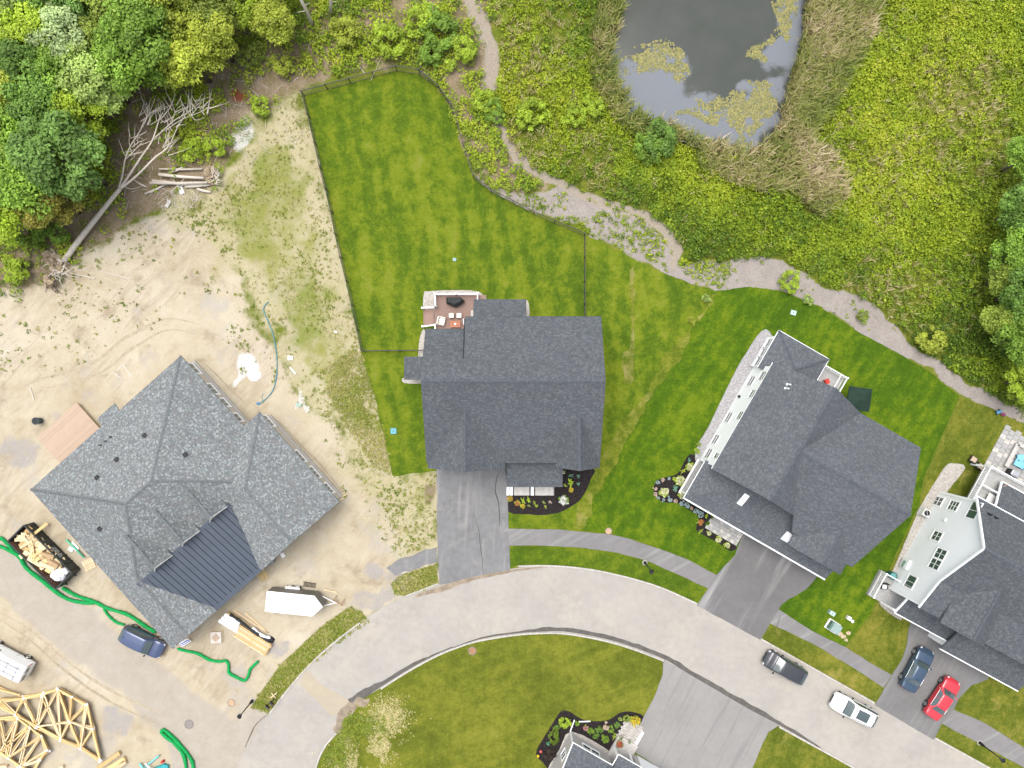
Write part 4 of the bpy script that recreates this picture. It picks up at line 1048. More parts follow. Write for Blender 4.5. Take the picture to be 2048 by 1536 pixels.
# standing seam porch roof
mr = roof_part(B_, [[Q(14.28, 5.6, 4.62 - 0.38 * 1.72 / 7.4), Q(L_, 7.9, 2.90), Q(L_, 14.35, 2.90), Q(14.28, 17.6, 4.62 - 0.38 * 1.72 / 7.4)]], MAT['metal_roof'], 'metal_roof', 0.12)
sl = (4.62 - 2.90) / (L_ - 13.9)
i = 0; v = 5.0
while v < 17.0:
    # seams stop where the wing roofs rise through the porch roof
    def zmet(u): return 4.62 - sl * (u - 13.9)
    us = [14.45 + 0.05 * j for j in range(int((L_ - 14.5) / 0.05))]
    ok = [u for u in us if zmet(u) > z0 + k * max(0, 8.2 - v) + 0.0 and zmet(u) > z0 + k * max(0, min(v - 14.2, 20 - v)) and (v - 14.35) / 3.4 < (L_ - u) / 7.4 and zmet(u) > zm - k * (u - 8.4)]
    if len(ok) > 6:
        u0, u1 = ok[0] + 0.1, min(ok[-1] + 0.05, L_ - 0.02)
        MB().bar(Q(u0, v, zmet(u0) + 0.02), Q(u1, v, zmet(u1) + 0.02), 0.042, 0.05).build('seam', MAT['seam'], mr)
    v += 0.57
# walls
walls(B_, [(0.4, 0.4), (19.6, 0.4), (19.6, 20.9), (14.6, 20.9), (14.6, 15.5), (7.8, 15.5), (7.8, 20.9), (-1.7, 20.9), (-1.7, 9.8), (0.4, 9.8)], 0.0, 2.9, MAT['wrap_beige'])
gable_wall(B_, [Q(20.95, -1.7, 2.8), Q(20.95, 7.8, 2.8), Q(20.95, 3.05, zw - 0.25)], 0.1, MAT['wrap_beige'])
gable_wall(B_, [Q(20.95, 14.5, 2.8), Q(20.95, 19.6, 2.8), Q(20.95, 17.1, zl - 0.2)], 0.1, MAT['wrap_beige'])
for v in (9.0, 11.2, 13.4): MB().box(Q(20.9, v, 1.4), (0.2, 0.2, 2.8)).build('porch_column', MAT['lumber'], B_)
for (px, py, w, h) in ((543, 841, 1.3, 0.95), (604, 911, 1.3, 1.0), (633, 943, 1.3, 1.0), (661, 974, 1.1, 1.0)):
    p = FB.on_x(px, py, -1.7); window(B_, (-1.7, p.y, 1.35), (0, 1, 0), (-1, 0, 0), w, 1.2, 3, 1, fw=0.2)
for (px, py, w) in ((393, 737, 1.2), (431, 778, 1.2), (452, 805, 0.9), (482, 834, 0.9)):
    p = FB.on_x(px, py, 0.4); window(B_, (0.4, p.y, 1.35), (0, 1, 0), (-1, 0, 0), w, 1.2, 2, 1, fw=0.2)
MB().box((0.3, 5.0, 0.13), (0.3, 9.2, 0.26)).build('footing', MAT['found'], B_)
MB().box((-1.8, 15.4, 0.12), (0.3, 11.2, 0.24)).build('footing', MAT['found'], B_)
def roof_z_B(lx, ly):
    u, v = ly, lx
    main = z0 + k * max(0, min(u, v, 20 - v, 16.8 - u)) if u < 16.8 else z0
    lw = z0 + k * max(0, min(v - 14.2, 20 - v)) if u > 10 else 0
    rw = z0 + k * max(0, min(v + 2.1, 8.2 - v, u - 9.4))
    return max(main, lw, rw)
for (px, py, kind) in ((202, 890, 'p'), (212.5, 882, 'p'), (222, 874, 'p'), (195, 955, 'b'), (234, 919, 'b'), (290, 871, 'b'), (371, 909, 'b'), (200, 1057, 'b')):
    zz = 6.0
    for it in range(6):
        w_ = W(px, py, zz); l_ = FB.loc(w_); zz = roof_z_B(l_.x, l_.y)
    if kind == 'p': pipe_vent(B_, (l_.x, l_.y, zz), 0.06, 0.5)
    else: box_vent(B_, (l_.x, l_.y, zz), 0.0, 0.34)
dk = thing('rear_deck', 'tan board deck behind the unfinished house', 'deck', FB.glob(14.7, -2.2, 0), FB.a)
for i in range(30):
    y = -2.15 + 4.3 * (i + 0.5) / 30
    MB().box((0, y, 0.53 + random.uniform(-.002, .002)), (5.4, 4.3 / 30 - 0.012, 0.035)).build('deck_board', MAT['deck_tan'], dk)
MB().box((0, 0, 0.36), (5.3, 4.2, 0.3)).build('deck_frame', MAT['lumber_tan'], dk)
for sx in (-2.4, 2.4): MB().box((sx, -1.9, 0.14), (0.14, 0.14, 0.28)).build('deck_post', MAT['lumber_tan'], dk)

# ================================================================ the white house on the right
FC = Frame(25.0, 2.06, -120.0)            # x along the long white wall towards the road, y into the house
C_ = thing('house', 'white sided house with grey shingle roof right of the middle house', 'house', (FC.o[0], FC.o[1], 0), FC.a)
RG = MAT['roof_grey']
ze, zr = 5.5, 9.6
rC = roof_part(C_, prism_gable(0, 11.75, 0, 9.7, 'x', ze, zr), RG)
ridge_caps(rC, [((0, 4.85, zr), (11.75, 4.85, zr))], RC, 0.3)
zx = 9.62
rC2 = roof_part(C_, [[(0, 3.0, ze), (6.6, 4.6, zx), (6.6, 16.35, zx), (0, 16.35, ze)], [(6.6, 4.6, zx), (13.2, 6.5, ze), (13.2, 16.35, ze), (6.6, 16.35, zx)]], RG)
# make the cross gable planar and start behind the main ridge
bpy.data.objects.remove(rC2)
kc = (zx - ze) / 6.6; km = (zr - ze) / 4.85
rC2 = roof_part(C_, [[(0, 9.7, ze), (0, 16.35, ze), (6.6, 16.35, zx), (6.6, 4.85, zx)][::-1], [(13.2, 9.7, ze), (6.6, 4.85, zx), (6.6, 16.35, zx), (13.2, 16.35, ze)][::-1]], RG)
ridge_caps(rC2, [((6.6, 4.9, zx), (6.6, 16.35, zx))], RC, 0.3)
# low front roof with a hipped left end
zp0, zp1 = 3.0, 5.03
rC3 = roof_part(C_, [[(15.5, -0.2, zp0), (15.5, 16.0, zp0), (11.2, 16.0, zp1), (11.2, 4.1, zp1)], [(15.5, -0.2, zp0), (11.2, 4.1, zp1), (11.2, -0.2, zp0)]], RG, 'porch_roof')
# front gable over the garage
ug = [(14.4, 13.0, 7.1), (10.3, 13.0, 7.1)]
rC4 = roof_part(C_, [[(14.4, 13.0, 7.1), (9.6, 13.0, 7.1), (11.9, 10.1, 5.2), (14.4, 10.1, 5.2)], [(14.4, 13.0, 7.1), (14.4, 15.9, 5.2), (11.9, 15.9, 5.2), (9.6, 13.0, 7.1)]], RG)
ridge_caps(rC4, [((14.4, 13.0, 7.1), (10.6, 13.0, 7.1))], RC, 0.28)
# sunroom hip at the back
zq = 3.3
rC5 = roof_part(C_, [[(-3.5, -0.4, zq), (-0.6, 2.45, zq + 1.45), (0.7, 2.45, zq + 1.45), (0.7, -0.4, zq)], [(-3.5, -0.4, zq), (-3.5, 5.3, zq), (-0.6, 2.45, zq + 1.45)], [(-3.5, 5.3, zq), (0.7, 5.3, zq), (0.7, 2.45, zq + 1.45), (-0.6, 2.45, zq + 1.45)]], RG, 'porch_roof')
ridge_caps(rC5, [((-3.5, -0.4, zq), (-0.6, 2.45, zq + 1.45)), ((-3.5, 5.3, zq), (-0.6, 2.45, zq + 1.45))], RC, 0.28)
SW = MAT['siding_white']
walls(C_, [(0.3, 0.12), (11.4, 0.12), (11.4, 9.9), (12.6, 9.9), (12.6, 16.0), (0.3, 16.0)], 0.0, 5.38, SW)
gable_wall(C_, [(0.38, 0.4, 5.2), (0.38, 9.3, 5.2), (0.38, 4.85, zr - 0.3)], 0.12, SW)
gable_wall(C_, [(11.4, 0.4, 5.2), (11.4, 9.3, 5.2), (11.4, 4.85, zr - 0.3)], -0.12, SW)
gable_wall(C_, [(0.5, 16.0, 5.2), (12.7, 16.0, 5.2), (6.6, 16.0, zx - 0.3)], 0.12, SW)
gable_wall(C_, [(14.0, 10.6, 3.4), (14.0, 15.4, 3.4), (14.0, 15.4, 5.3), (14.0, 13.0, 6.85), (14.0, 10.6, 5.3)], 0.12, SW)
walls(C_, [(-3.1, -0.15), (0.3, -0.15), (0.3, 4.9), (-3.1, 4.9)], 0.0, 3.2, SW)
walls(C_, [(12.8, 6.0), (14.9, 6.0), (14.9, 15.6), (12.8, 15.6)], 0.0, 2.9, SW)
for (px, py, w, h) in ((1502, 762.5, 1.0, 1.3), (1527, 752, 0.9, 1.5), (1508, 788, 0.8, 1.3), (1457, 835, 1.0, 1.3), (1480, 831, 0.8, 1.0), (1431, 879, 0.95, 1.3), (1417, 907, 0.95, 1.3), (1434, 912, 0.5, 1.2)):
    p = FC.on_y(px, py, 0.12)
    window(C_, (p.x, 0.12, max(1.2, min(4.5, p.z))), (1, 0, 0), (0, -1, 0), w, h + .25, 1, 2, fw=.08)
for (px, py) in ((1537, 688, ), (1529, 704), (1518, 722)):
    p = FC.on_y(px, py, -0.15); window(C_, (p.x, -0.15, 1.75), (1, 0, 0), (0, -1, 0), 1.0, 1.7, 1, 2)
p = FC.on_y(1480, 794, 0.12); MB().box((p.x, 0.02, max(p.z, 1.0)), (0.25, 0.25, 0.25)).build('dryer_vent', MAT['dark'], C_)
trim(C_, [((0, 0, ze - .1), (11.75, 0, ze - .1)), ((15.53, -.2, zp0 - .06), (15.53, 16.0, zp0 - .06)), ((15.5, -.22, zp0 - .06), (11.3, -.22, zp0 - .06)), ((-3.53, -.4, zq - .1), (-3.53, 5.3, zq - .1)), ((0.7, 5.32, zq - .1), (-3.5, 5.32, zq - .1)), ((-3.5, -.42, zq - .1), (.7, -.42, zq - .1))])
# gutter guards: small white clips along the front gutter
gt = MB()
for i in range(46): gt.box((15.58, 0.1 + i * 0.345, zp0 + 0.03), (0.09, 0.05, 0.05))
gtr = MB().bar((15.58, -.2, zp0 - .03), (15.58, 16.0, zp0 - .03), 0.12, 0.12).build('gutter', MAT['white'], C_)
tag(gt.build('gutter_clips', MAT['white'], gtr), kind='stuff')
for (px, py, w, l) in ((1486, 999, 0.55, 1.35), (1574, 1073.5, 0.75, 1.05)):
    zz = 4.2
    p = FC.loc(W(px, py, zz)); zz = zp0 + (15.5 - p.x) / 4.3 * (zp1 - zp0); p = FC.loc(W(px, py, zz))
    tl = Matrix.Rotation(math.atan((zp1 - zp0) / 4.3), 3, 'Y')
    o = MB().box((p.x, p.y, zz + 0.06), (l, w, 0.10), 0, tl).build('skylight_frame', MAT['white'], rC3)
for (px, py) in ((1586, 769), (1582, 777)):
    p = FC.loc(W(px, py, 8.2)); zz = ze + km * min(p.y, 9.7 - p.y); pipe_vent(C_, (p.x, p.y, zz), 0.07, 0.7, MAT['white'])
for (y, ) in ((0.1,), (3.2,), (6.0,)): MB().box((15.1, y + 0.1, 1.5), (0.18, 0.18, 2.9)).build('porch_column', MAT['white'], C_)
MB().prism([(11.4, -0.05), (15.3, -0.05), (15.3, 6.0), (11.4, 6.0)], 0.0, 0.35).build('porch_floor', MAT['paver'], C_)
MB().box((13.4, -0.12, 0.40), (4.0, 0.18, 0.12)).build('porch_edge', MAT['white'], C_)
for y in (8.2, 12.8): MB().prism([(14.88, y - 1.5), (14.96, y - 1.5), (14.96, y + 1.5), (14.88, y + 1.5)], 0.06, 2.3).build('garage_door', MAT['white'], C_)
# two black wall lamps by the garage
for y in (6.9, 10.9):
    MB().cyl((15.62, y, 2.2), 0.13, 0.1, 12, 0.05).cyl((15.62, y, 1.9), 0.10, 0.3, 12).build('wall_lamp', MAT['black'], C_)
# stone porch walk made of separate pavers
pw = thing('stone_walk', 'speckled grey stone walk between the bed and the drive', 'walkway', W(1445, 1050, 0), R(-30))
pc = [W(1424, 1030), W(1487, 1066), W(1471, 1091), W(1410, 1055)]
fr = Frame(pw.location.x, pw.location.y, -30)
ls = [fr.loc(q) for q in pc]
x0, x1 = min(q.x for q in ls), max(q.x for q in ls); y0, y1 = min(q.y for q in ls), max(q.y for q in ls)
nx, ny = 9, 4
for i in range(nx):
    for j in range(ny):
        dx, dy = (x1 - x0) / nx, (y1 - y0) / ny
        o_ = 0.5 * (j % 2) * dx
        xa, xb = x0 + i * dx + o_, x0 + (i + 1) * dx + o_
        xa, xb = max(x0, min(x1, xa)), max(x0, min(x1, xb))
        if xb - xa < 0.05: continue
        MB().box(((xa + xb) / 2, y0 + (j + .5) * dy, 0.05 + random.uniform(-.004, .004)), (xb - xa - 0.02, dy - 0.02, 0.06)).build('paver', (MAT['paver'], MAT['concrete'])[random.random() < 0.4], pw)
# small rear balcony
bal = thing('rear_deck', 'small white railed deck with a red chair behind the white house', 'deck', FC.glob(-1.5, 6.9, 0), FC.a)
MB().box((0, 0, 1.1), (3.3, 3.0, 0.10)).build('deck_floor', MAT['paver'], bal)
for sx, sy in ((-1.5, -1.3), (-1.5, 1.35), (1.5, 1.35)): MB().box((sx, sy, 0.55), (0.14, 0.14, 1.1)).build('deck_post', MAT['white'], bal)
railing(bal, [FC.glob(-3.1, 5.6), FC.glob(-3.1, 8.3), FC.glob(0.1, 8.3)], 1.15)
MB().bar((-1.5, 0.7, 2.1), (1.5, 0.7, 2.1), 0.06, 0.06).build('rail', MAT['white'], bal)
MB().box((1.95, 2.2, 0.05), (1.6, 1.0, 0.1)).build('landing', MAT['concrete'], bal)
rcx = thing('lawn_chair', 'red chair on the small rear deck of the white house', 'chair', FC.glob(-1.9, 6.9, 1.15), R(20))
MB().box((0, 0, 0.4), (0.5, 0.5, 0.06)).build('seat', MAT['red'], rcx); MB().box((-0.28, 0, 0.65), (0.06, 0.5, 0.5)).build('backrest', MAT['red'], rcx)
for sx in (-.2, .2):
    for sy in (-.2, .2): MB().box((sx, sy, 0.19), (0.05, 0.05, 0.38)).build('leg', MAT['red'], rcx)
bx_ = thing('storage_bench', 'white bench on the small rear deck of the white house', 'bench', FC.glob(-0.4, 6.3, 1.15), FC.a)
MB().box((0, 0, 0.42), (1.1, 0.45, 0.06)).build('seat', MAT['white'], bx_)
for sx in (-.45, .45): MB().box((sx, 0, 0.2), (0.08, 0.4, 0.4)).build('leg', MAT['white'], bx_)
# dark green square parasol behind the house
um = thing('parasol', 'dark green square parasol beside the white house', 'parasol', (*W(1698, 797, 0)[:2], 0), R(-8))
hw = 1.15; m = MB()
vs = [(-hw, -hw, 2.2), (hw, -hw, 2.2), (hw, hw, 2.2), (-hw, hw, 2.2), (0, 0, 2.75)] + [(-hw, -hw, 2.05), (hw, -hw, 2.05), (hw, hw, 2.05), (-hw, hw, 2.05)]
m.add(vs, [(0, 1, 4), (1, 2, 4), (2, 3, 4), (3, 0, 4), (5, 6, 1, 0), (6, 7, 2, 1), (7, 8, 3, 2), (8, 5, 0, 3)]); m.build('canopy', MAT['canvas_green'], um)
MB().cyl((0, 0, 0), 0.03, 2.7, 8).build('pole', MAT['white'], um); MB().cyl((0, 0, 0), 0.28, 0.1, 16).build('base', MAT['dark'], um)

# ================================================================ the pale grey house at the right edge
FD = Frame(44.25, -11.18, -118.5)
D_ = thing('house', 'pale grey sided house with dark roof at the right edge', 'house', (FD.o[0], FD.o[1], 0), FD.a)
YM = 15.5
rD = roof_part(D_, [[(-0.4, -.35, 6.1), (4.1, -.35, 10.45), (4.1, YM, 10.45), (-0.4, YM, 6.1)], [(4.1, -.35, 10.45), (8.4, -.35, 7.3), (8.4, YM, 7.3), (4.1, YM, 10.45)], [(8.4, -.35, 7.3), (11.5, -.35, 6.45), (11.5, YM, 6.45), (8.4, YM, 7.3)]], RD)
ridge_caps(rD, [((4.1, -.35, 10.45), (4.1, YM, 10.45))], RC, 0.3)
rD2 = roof_part(D_, [[(11.8, 4.0, 8.75), (6.4, 4.0, 8.75), (8.6, 1.7, 7.0), (11.8, 1.7, 7.0)], [(11.8, 4.0, 8.75), (11.8, 6.3, 7.0), (8.6, 6.3, 7.0), (6.4, 4.0, 8.75)]], RD)
ridge_caps(rD2, [((11.8, 4.0, 8.75), (6.8, 4.0, 8.75))], RC, 0.3)
rD3 = roof_part(D_, [[(13.1, 0.1, 2.9), (13.1, 6.0, 2.9), (11.0, 6.0, 3.75), (11.0, 0.1, 3.75)]], RD, 'porch_roof')
rD4 = roof_part(D_, [[(14.1, 5.7, 2.95), (14.1, 14.5, 2.95), (11.0, 14.5, 4.6), (11.0, 5.7, 4.6)]], RD)
rD5 = roof_part(D_, [[(-3.4, 3.2, 3.0), (-3.4, YM, 3.0), (0.2, YM, 4.2), (0.2, 3.2, 4.2)]], RD, 'porch_roof')
SG = MAT['siding_grey']
walls(D_, [(0, 0), (11.2, 0), (11.2, 15), (0, 15)], 0.0, 6.0, SG)
gable_wall(D_, [(0, -0.001, 5.9), (0, -0.001, 6.2), (4.1, -0.001, 10.2), (8.4, -0.001, 7.1), (11.2, -0.001, 6.3), (11.2, -0.001, 5.9)], -0.15, SG)
gable_wall(D_, [(11.3, 2.0, 5.8), (11.3, 6.0, 5.8), (11.3, 6.0, 7.0), (11.3, 4.0, 8.5), (11.3, 2.0, 7.0)], 0.1, SG)
walls(D_, [(11.2, 6.0), (13.7, 6.0), (13.7, 14.2), (11.2, 14.2)], 0.0, 2.9, SG)
trim(D_, [((-.42, -.37, 6.02), (4.1, -.37, 10.37)), ((4.1, -.37, 10.37), (8.4, -.37, 7.22)), ((8.4, -.37, 7.22), (11.5, -.37, 6.37)), ((-.43, -.35, 6.0), (-.43, YM, 6.0)), ((13.13, .1, 2.85), (13.13, 6.0, 2.85)), ((14.13, 5.7, 2.9), (14.13, 14.5, 2.9)), ((-3.43, 3.2, 2.95), (-3.43, YM, 2.95)), ((-3.4, 3.17, 2.95), (.2, 3.17, 4.15)), ((13.1, .08, 2.82), (11.0, .08, 3.7)), ((0, -0.04, 0.1), (0, -0.04, 6.1)), ((11.2, -0.04, 0.1), (11.2, -0.04, 6.1))], MAT['white'], 0.10, 0.22)
for (px, py, w, h, c, r) in ((1876.5, 1002.5, 0.85, 1.3, 2, 2), (1907, 1011.5, 0.9, 1.35, 2, 3), (1947.5, 1021, 1.6, 1.3, 2, 1), (1873.5, 1072, 0.85, 1.3, 2, 2), (1821, 1163.5, 1.2, 1.35, 2, 1)):
    p = FD.on_y(px, py, 0.0); window(D_, (p.x, 0.0, p.z), (1, 0, 0), (0, -1, 0), w, h, c, r, fw=0.13)
p = FD.on_y(1875.5, 1118, 0.0)
for s in (-1, 1): window(D_, (p.x + s * 0.56, 0.0, p.z), (1, 0, 0), (0, -1, 0), 0.92, 1.5, 2, 2, fw=0.10)
p = FD.on_y(1823, 1133, 0.0); MB().box((p.x, -0.12, 0.9), (1.0, 0.24, 1.2)).build('meter_box', MAT['white'], D_); MB().box((p.x + .1, -0.26, 0.9), (0.7, 0.06, 0.5)).build('meter_panel', MAT['palegreen'], D_)
p = FD.on_y(1891, 1040, 0.0); MB().box((p.x, -0.08, p.z), (0.28, 0.16, 0.28)).build('dryer_vent', MAT['white'], D_)
for (px, py) in ((1998, 1034), (2011, 1041)):
    q = FD.loc(W(px, py, 8.6)); zz = 6.1 + (q.x + .4) / 4.5 * 4.35; pipe_vent(D_, (q.x, q.y, zz), 0.08, 0.6)
# front porch corner
MB().prism([(10.0, -1.7), (12.9, -1.7), (12.9, 5.8), (11.2, 5.8), (11.2, -0.02), (10.0, -0.02)], 0.0, 0.45).build('porch_floor', MAT['paver'], D_)
pD = thing('porch_railing', 'white porch railing at the corner of the pale grey house', 'railing', FD.glob(9.0, -2.1, 0), FD.a)
railing(pD, [FD.glob(10.1, -0.1), FD.glob(10.1, -1.6), FD.glob(12.8, -1.6)], 0.45)
for (x, y) in ((12.9, -0.1), (12.9, 5.6)): MB().box((x, y, 1.6), (0.2, 0.2, 2.5)).build('porch_column', MAT['white'], D_)
MB().box((13.78, 8.6, 2.55), (0.35, 4.4, 0.25)).build('garage_lintel', MAT['white'], D_); MB().prism([(13.7, 6.6), (13.76, 6.6), (13.76, 10.6), (13.7, 10.6)], 0.06, 2.3).build('garage_door', MAT['offwhite'], D_)
ch2 = thing('porch_chair', 'grey porch chair with a pale cushion in the grey house corner porch', 'chair', FD.glob(11.3, -0.9, 0.45), FD.a + 0.4)
MB().box((0, 0, 0.4), (0.6, 0.6, 0.08)).build('seat', MAT['dark'], ch2); MB().box((-.32, 0, 0.7), (0.06, 0.6, 0.6)).build('backrest', MAT['dark'], ch2); MB().box((0.02, 0, 0.48), (0.42, 0.42, 0.1)).build('cushion', MAT['offwhite'], ch2)
for s in (-1, 1): MB().box((0, s * 0.32, 0.55), (0.55, 0.06, 0.06)).build('armrest', MAT['dark'], ch2)
for sx in (-.25, .25):
    for sy in (-.25, .25): MB().box((sx, sy, 0.18), (0.05, 0.05, 0.36)).build('leg', MAT['dark'], ch2)
# raised rear deck with slatted stair
dD = thing('rear_deck', 'raised white railed deck behind the pale grey house', 'deck', FD.glob(-2.2, 2.5, 0), FD.a)
MB().box((0.1, 1.2, 2.2), (4.2, 4.6, 0.14)).build('deck_floor', MAT['paver'], dD)
for sx, sy in ((-1.9, -1.0), (-1.9, 3.4), (1.9, -1.0)): MB().box((sx, sy, 1.1), (0.2, 0.2, 2.2)).build('deck_post', MAT['white'], dD)
railing(dD, [FD.glob(-0.1, 1.4), FD.glob(-4.2, 1.4), FD.glob(-4.2, 7.5)], 2.25, bal=0.2)
railing(dD, [FD.glob(-2.2, 1.5), FD.glob(-2.2, 4.0)], 2.25, posts=False)
stb = thing('deck_table', 'pale slatted bench on the raised deck of the grey house', 'bench', FD.glob(-1.2, 3.2, 2.27), FD.a)
for i in range(4): MB().box((0, -0.3 + .2 * i, 0.42), (1.4, 0.17, 0.05)).build('slat', MAT['offwhite'], stb)
for sx in (-.6, .6): MB().box((sx, 0, 0.2), (0.08, 0.7, 0.4)).build('leg', MAT['offwhite'], stb)
bbl = thing('deck_chair', 'brown chair on the raised deck of the grey house', 'chair', FD.glob(-3.0, 3.8, 2.27), FD.a + 1.0)
MB().box((0, 0, 0.35), (0.6, 0.6, 0.15)).build('seat', MAT['deck_brown'], bbl); MB().box((-.3, 0, 0.6), (0.1, 0.6, 0.5)).build('backrest', MAT['deck_brown'], bbl)

# ================================================================ the house at the bottom edge
FE = Frame(6.06, -36.0, -30.0)
E_ = thing('house', 'taupe sided house with dark roof at the bottom edge', 'house', (FE.o[0], FE.o[1], 0), FE.a)
rE = roof_part(E_, [[(-0.2, 0.35, 3.1), (4.6, 0.35, 3.1), (4.6, -6.0, 6.4), (-0.2, -6.0, 6.4)][::-1], [(-0.2, -6.0, 6.4), (4.6, -6.0, 6.4), (4.6, -12, 3.1), (-0.2, -12, 3.1)][::-1]], RG)
rE2 = roof_part(E_, [[(4.3, 1.6, 3.12), (14, 1.6, 3.12), (14, -6.2, 7.1), (4.3, -6.2, 7.1)][::-1], [(4.3, -6.2, 7.1), (14, -6.2, 7.1), (14, -12, 4.0), (4.3, -12, 4.0)][::-1]], RG)
ST = MAT['siding_taupe']
walls(E_, [(0, 0), (4.6, 0), (4.6, -0.6), (13.7, -0.6), (13.7, -11.6), (0, -11.6)], 0.0, 3.1, ST)
gable_wall(E_, [(-0.001, 0, 3.0), (-0.001, -11.6, 3.0), (-0.001, -6.0, 6.2)], 0.1, ST)
walls(E_, [(6.7, -0.6), (13.7, -0.6), (13.7, 1.3), (6.7, 1.3)], 0.0, 3.0, ST)
for (cx, ) in ((1.75,), (2.75,)): window(E_, (cx, 0.0, 1.75), (1, 0, 0), (0, 1, 0), 0.85, 1.3, 1, 2)
window(E_, (4.95, -0.6, 1.6), (1, 0, 0), (0, 1, 0), 0.5, 1.3, 1, 2)
window(E_, (0, -1.7, 1.7), (0, 1, 0), (-1, 0, 0), 0.7, 1.2, 1, 2)
MB().prism([(7.2, 1.3), (13.2, 1.3), (13.2, 1.37), (7.2, 1.37)], 0.06, 2.4).build('garage_door', MAT['white'], E_)
trim(E_, [((-.2, .37, 3.02), (4.3, .37, 3.02)), ((4.28, 1.6, 3.04), (4.28, .35, 3.04)), ((4.3, 1.62, 3.04), (14, 1.62, 3.04)), ((-.22, .35, 3.02), (-.22, -6.0, 6.32)), ((0, 0.03, 0.05), (0, 0.03, 3.0)), ((7.0, 1.36, 2.5), (13.4, 1.36, 2.5))], MAT['white'], 0.08, 0.16)
for (x, y) in ((4.5, 1.15), (6.3, 1.2)): MB().box((x, y, 1.5), (0.18, 0.18, 3.0)).build('porch_column', MAT['white'], E_)
MB().prism([(4.4, -0.6), (6.7, -0.6), (6.7, 2.3), (4.4, 2.3)], 0.0, 0.32).build('porch_floor', MAT['concrete'], E_)
dsp = MB(); q0 = FE.glob(-0.1, 0.1, 0.1)
MB().bar((-0.08, 0.05, 0.12), (-0.3, 1.3, 0.1), 0.1, 0.08).bar((0.15, 1.35, 0.1), (1.2, 2.0, 0.1), 0.1, 0.08).build('downspout', MAT['white'], E_)
ew = thing('paver_walk', 'rounded tan brick landing beside the grey drive at the bottom', 'walkway', W(1260, 1463, 0), R(-30))
cnt = 0
for i in range(8):
    for j in range(10):
        x, y = -1.1 + i * 0.29 + (0.145 if j % 2 else 0), -1.2 + j * 0.24
        if y > 0.3 and math.hypot(x, y - 0.3) > 1.05: continue
        if abs(x) > 1.05: continue
        MB().box((x, y, 0.05), (0.27, 0.22, 0.06)).build('brick', (MAT['found'], MAT['concrete'], MAT['grav'])[(i * 7 + j * 3) % 3], ew); cnt += 1
MB().box((1.15, -0.3, 0.07), (0.3, 1.9, 0.12)).build('edge_stone', MAT['white'], ew)
# ---------------------------------------------------------------- plants
def quads_mesh(name, V, Fq, tint, mat):
    """V (n,3), Fq (m,4) and a tint for each vertex, as one mesh"""
    me = bpy.data.meshes.new(name)
    n, m = len(V), len(Fq)
    me.vertices.add(n); me.vertices.foreach_set('co', np.asarray(V, np.float32).ravel())
    me.loops.add(m * 4); me.loops.foreach_set('vertex_index', np.asarray(Fq, np.int32).ravel())
    me.polygons.add(m)
    me.polygons.foreach_set('loop_start', np.arange(0, m * 4, 4, dtype=np.int32))
    me.polygons.foreach_set('loop_total', np.full(m, 4, dtype=np.int32))
    me.update(calc_edges=True); me.validate()
    at = me.attributes.new('tint', 'FLOAT', 'POINT')
    at.data.foreach_set('value', np.clip(np.asarray(tint, np.float32), 0, 1))
    me.materials.append(mat)
    return me
def leaf_quads(C, N, size, rng, asp=0.6, fold=0.18):
    """pointed leaf-sized faces at centres C facing roughly N; returns V, F"""
    n = len(C)
    N = N / (np.linalg.norm(N, axis=1, keepdims=True) + 1e-9)
    r = rng.normal(size=(n, 3)); T = np.cross(N, r); T /= (np.linalg.norm(T, axis=1, keepdims=True) + 1e-9)
    B = np.cross(N, T)
    s = np.asarray(size).reshape(-1, 1)
    V = np.stack([C - T * s, C - B * s * asp - N * s * fold, C + T * s, C + B * s * asp - N * s * fold], 1).reshape(-1, 3)
    Fq = np.arange(n * 4).reshape(-1, 4)
    return V, Fq
def crown_mesh(name, seed, R_=3.2, zc=5.0, hz=2.6, clumps=46, per=70, leaf=0.26, mat=None, conic=0.0, spread=0.85):
    rng = np.random.default_rng(seed)
    Cs = []; Ns = []; Ts = []; Ss = []
    lob = rng.uniform(0.72, 1.18, 9)
    for c in range(clumps):
        a = rng.uniform(0, 2 * np.pi); e = np.arcsin(rng.uniform(-0.45, 1.0)); rr = rng.uniform(0.35, 1.0) ** 0.5
        lb = np.interp(a / (2 * np.pi) * 9, range(10), list(lob) + [lob[0]])
        k = 1.0 - conic * max(0, np.sin(e))
        ctr = np.array([np.cos(a) * np.cos(e) * R_ * rr * spread * lb * k, np.sin(a) * np.cos(e) * R_ * rr * spread * lb * k, zc + np.sin(e) * hz * rr])
        cr = rng.uniform(0.18, 0.34) * R_
        d = rng.normal(size=(per, 3)); d /= np.linalg.norm(d, axis=1, keepdims=True)
        d[:, 2] = np.where(d[:, 2] < -0.3, -d[:, 2], d[:, 2])
        q = ctr + d * cr * rng.uniform(0.55, 1.05, (per, 1)) * np.array([1, 1, 0.75])
        Cs.append(q); Ns.append(d * 0.8 + rng.normal(size=(per, 3)) * 0.5 + np.array([0, 0, 0.7]))
        base = rng.uniform(0.30, 0.75)
        Ts.append(base + rng.normal(size=per) * 0.13)
        Ss.append(rng.uniform(0.65, 1.25, per) * leaf)
    C = np.concatenate(Cs); N = np.concatenate(Ns); T = np.concatenate(Ts); S = np.concatenate(Ss)
    V, Fq = leaf_quads(C, N, S, rng)
    return quads_mesh(name, V, Fq, np.repeat(T, 4), mat or MAT['leaf'])
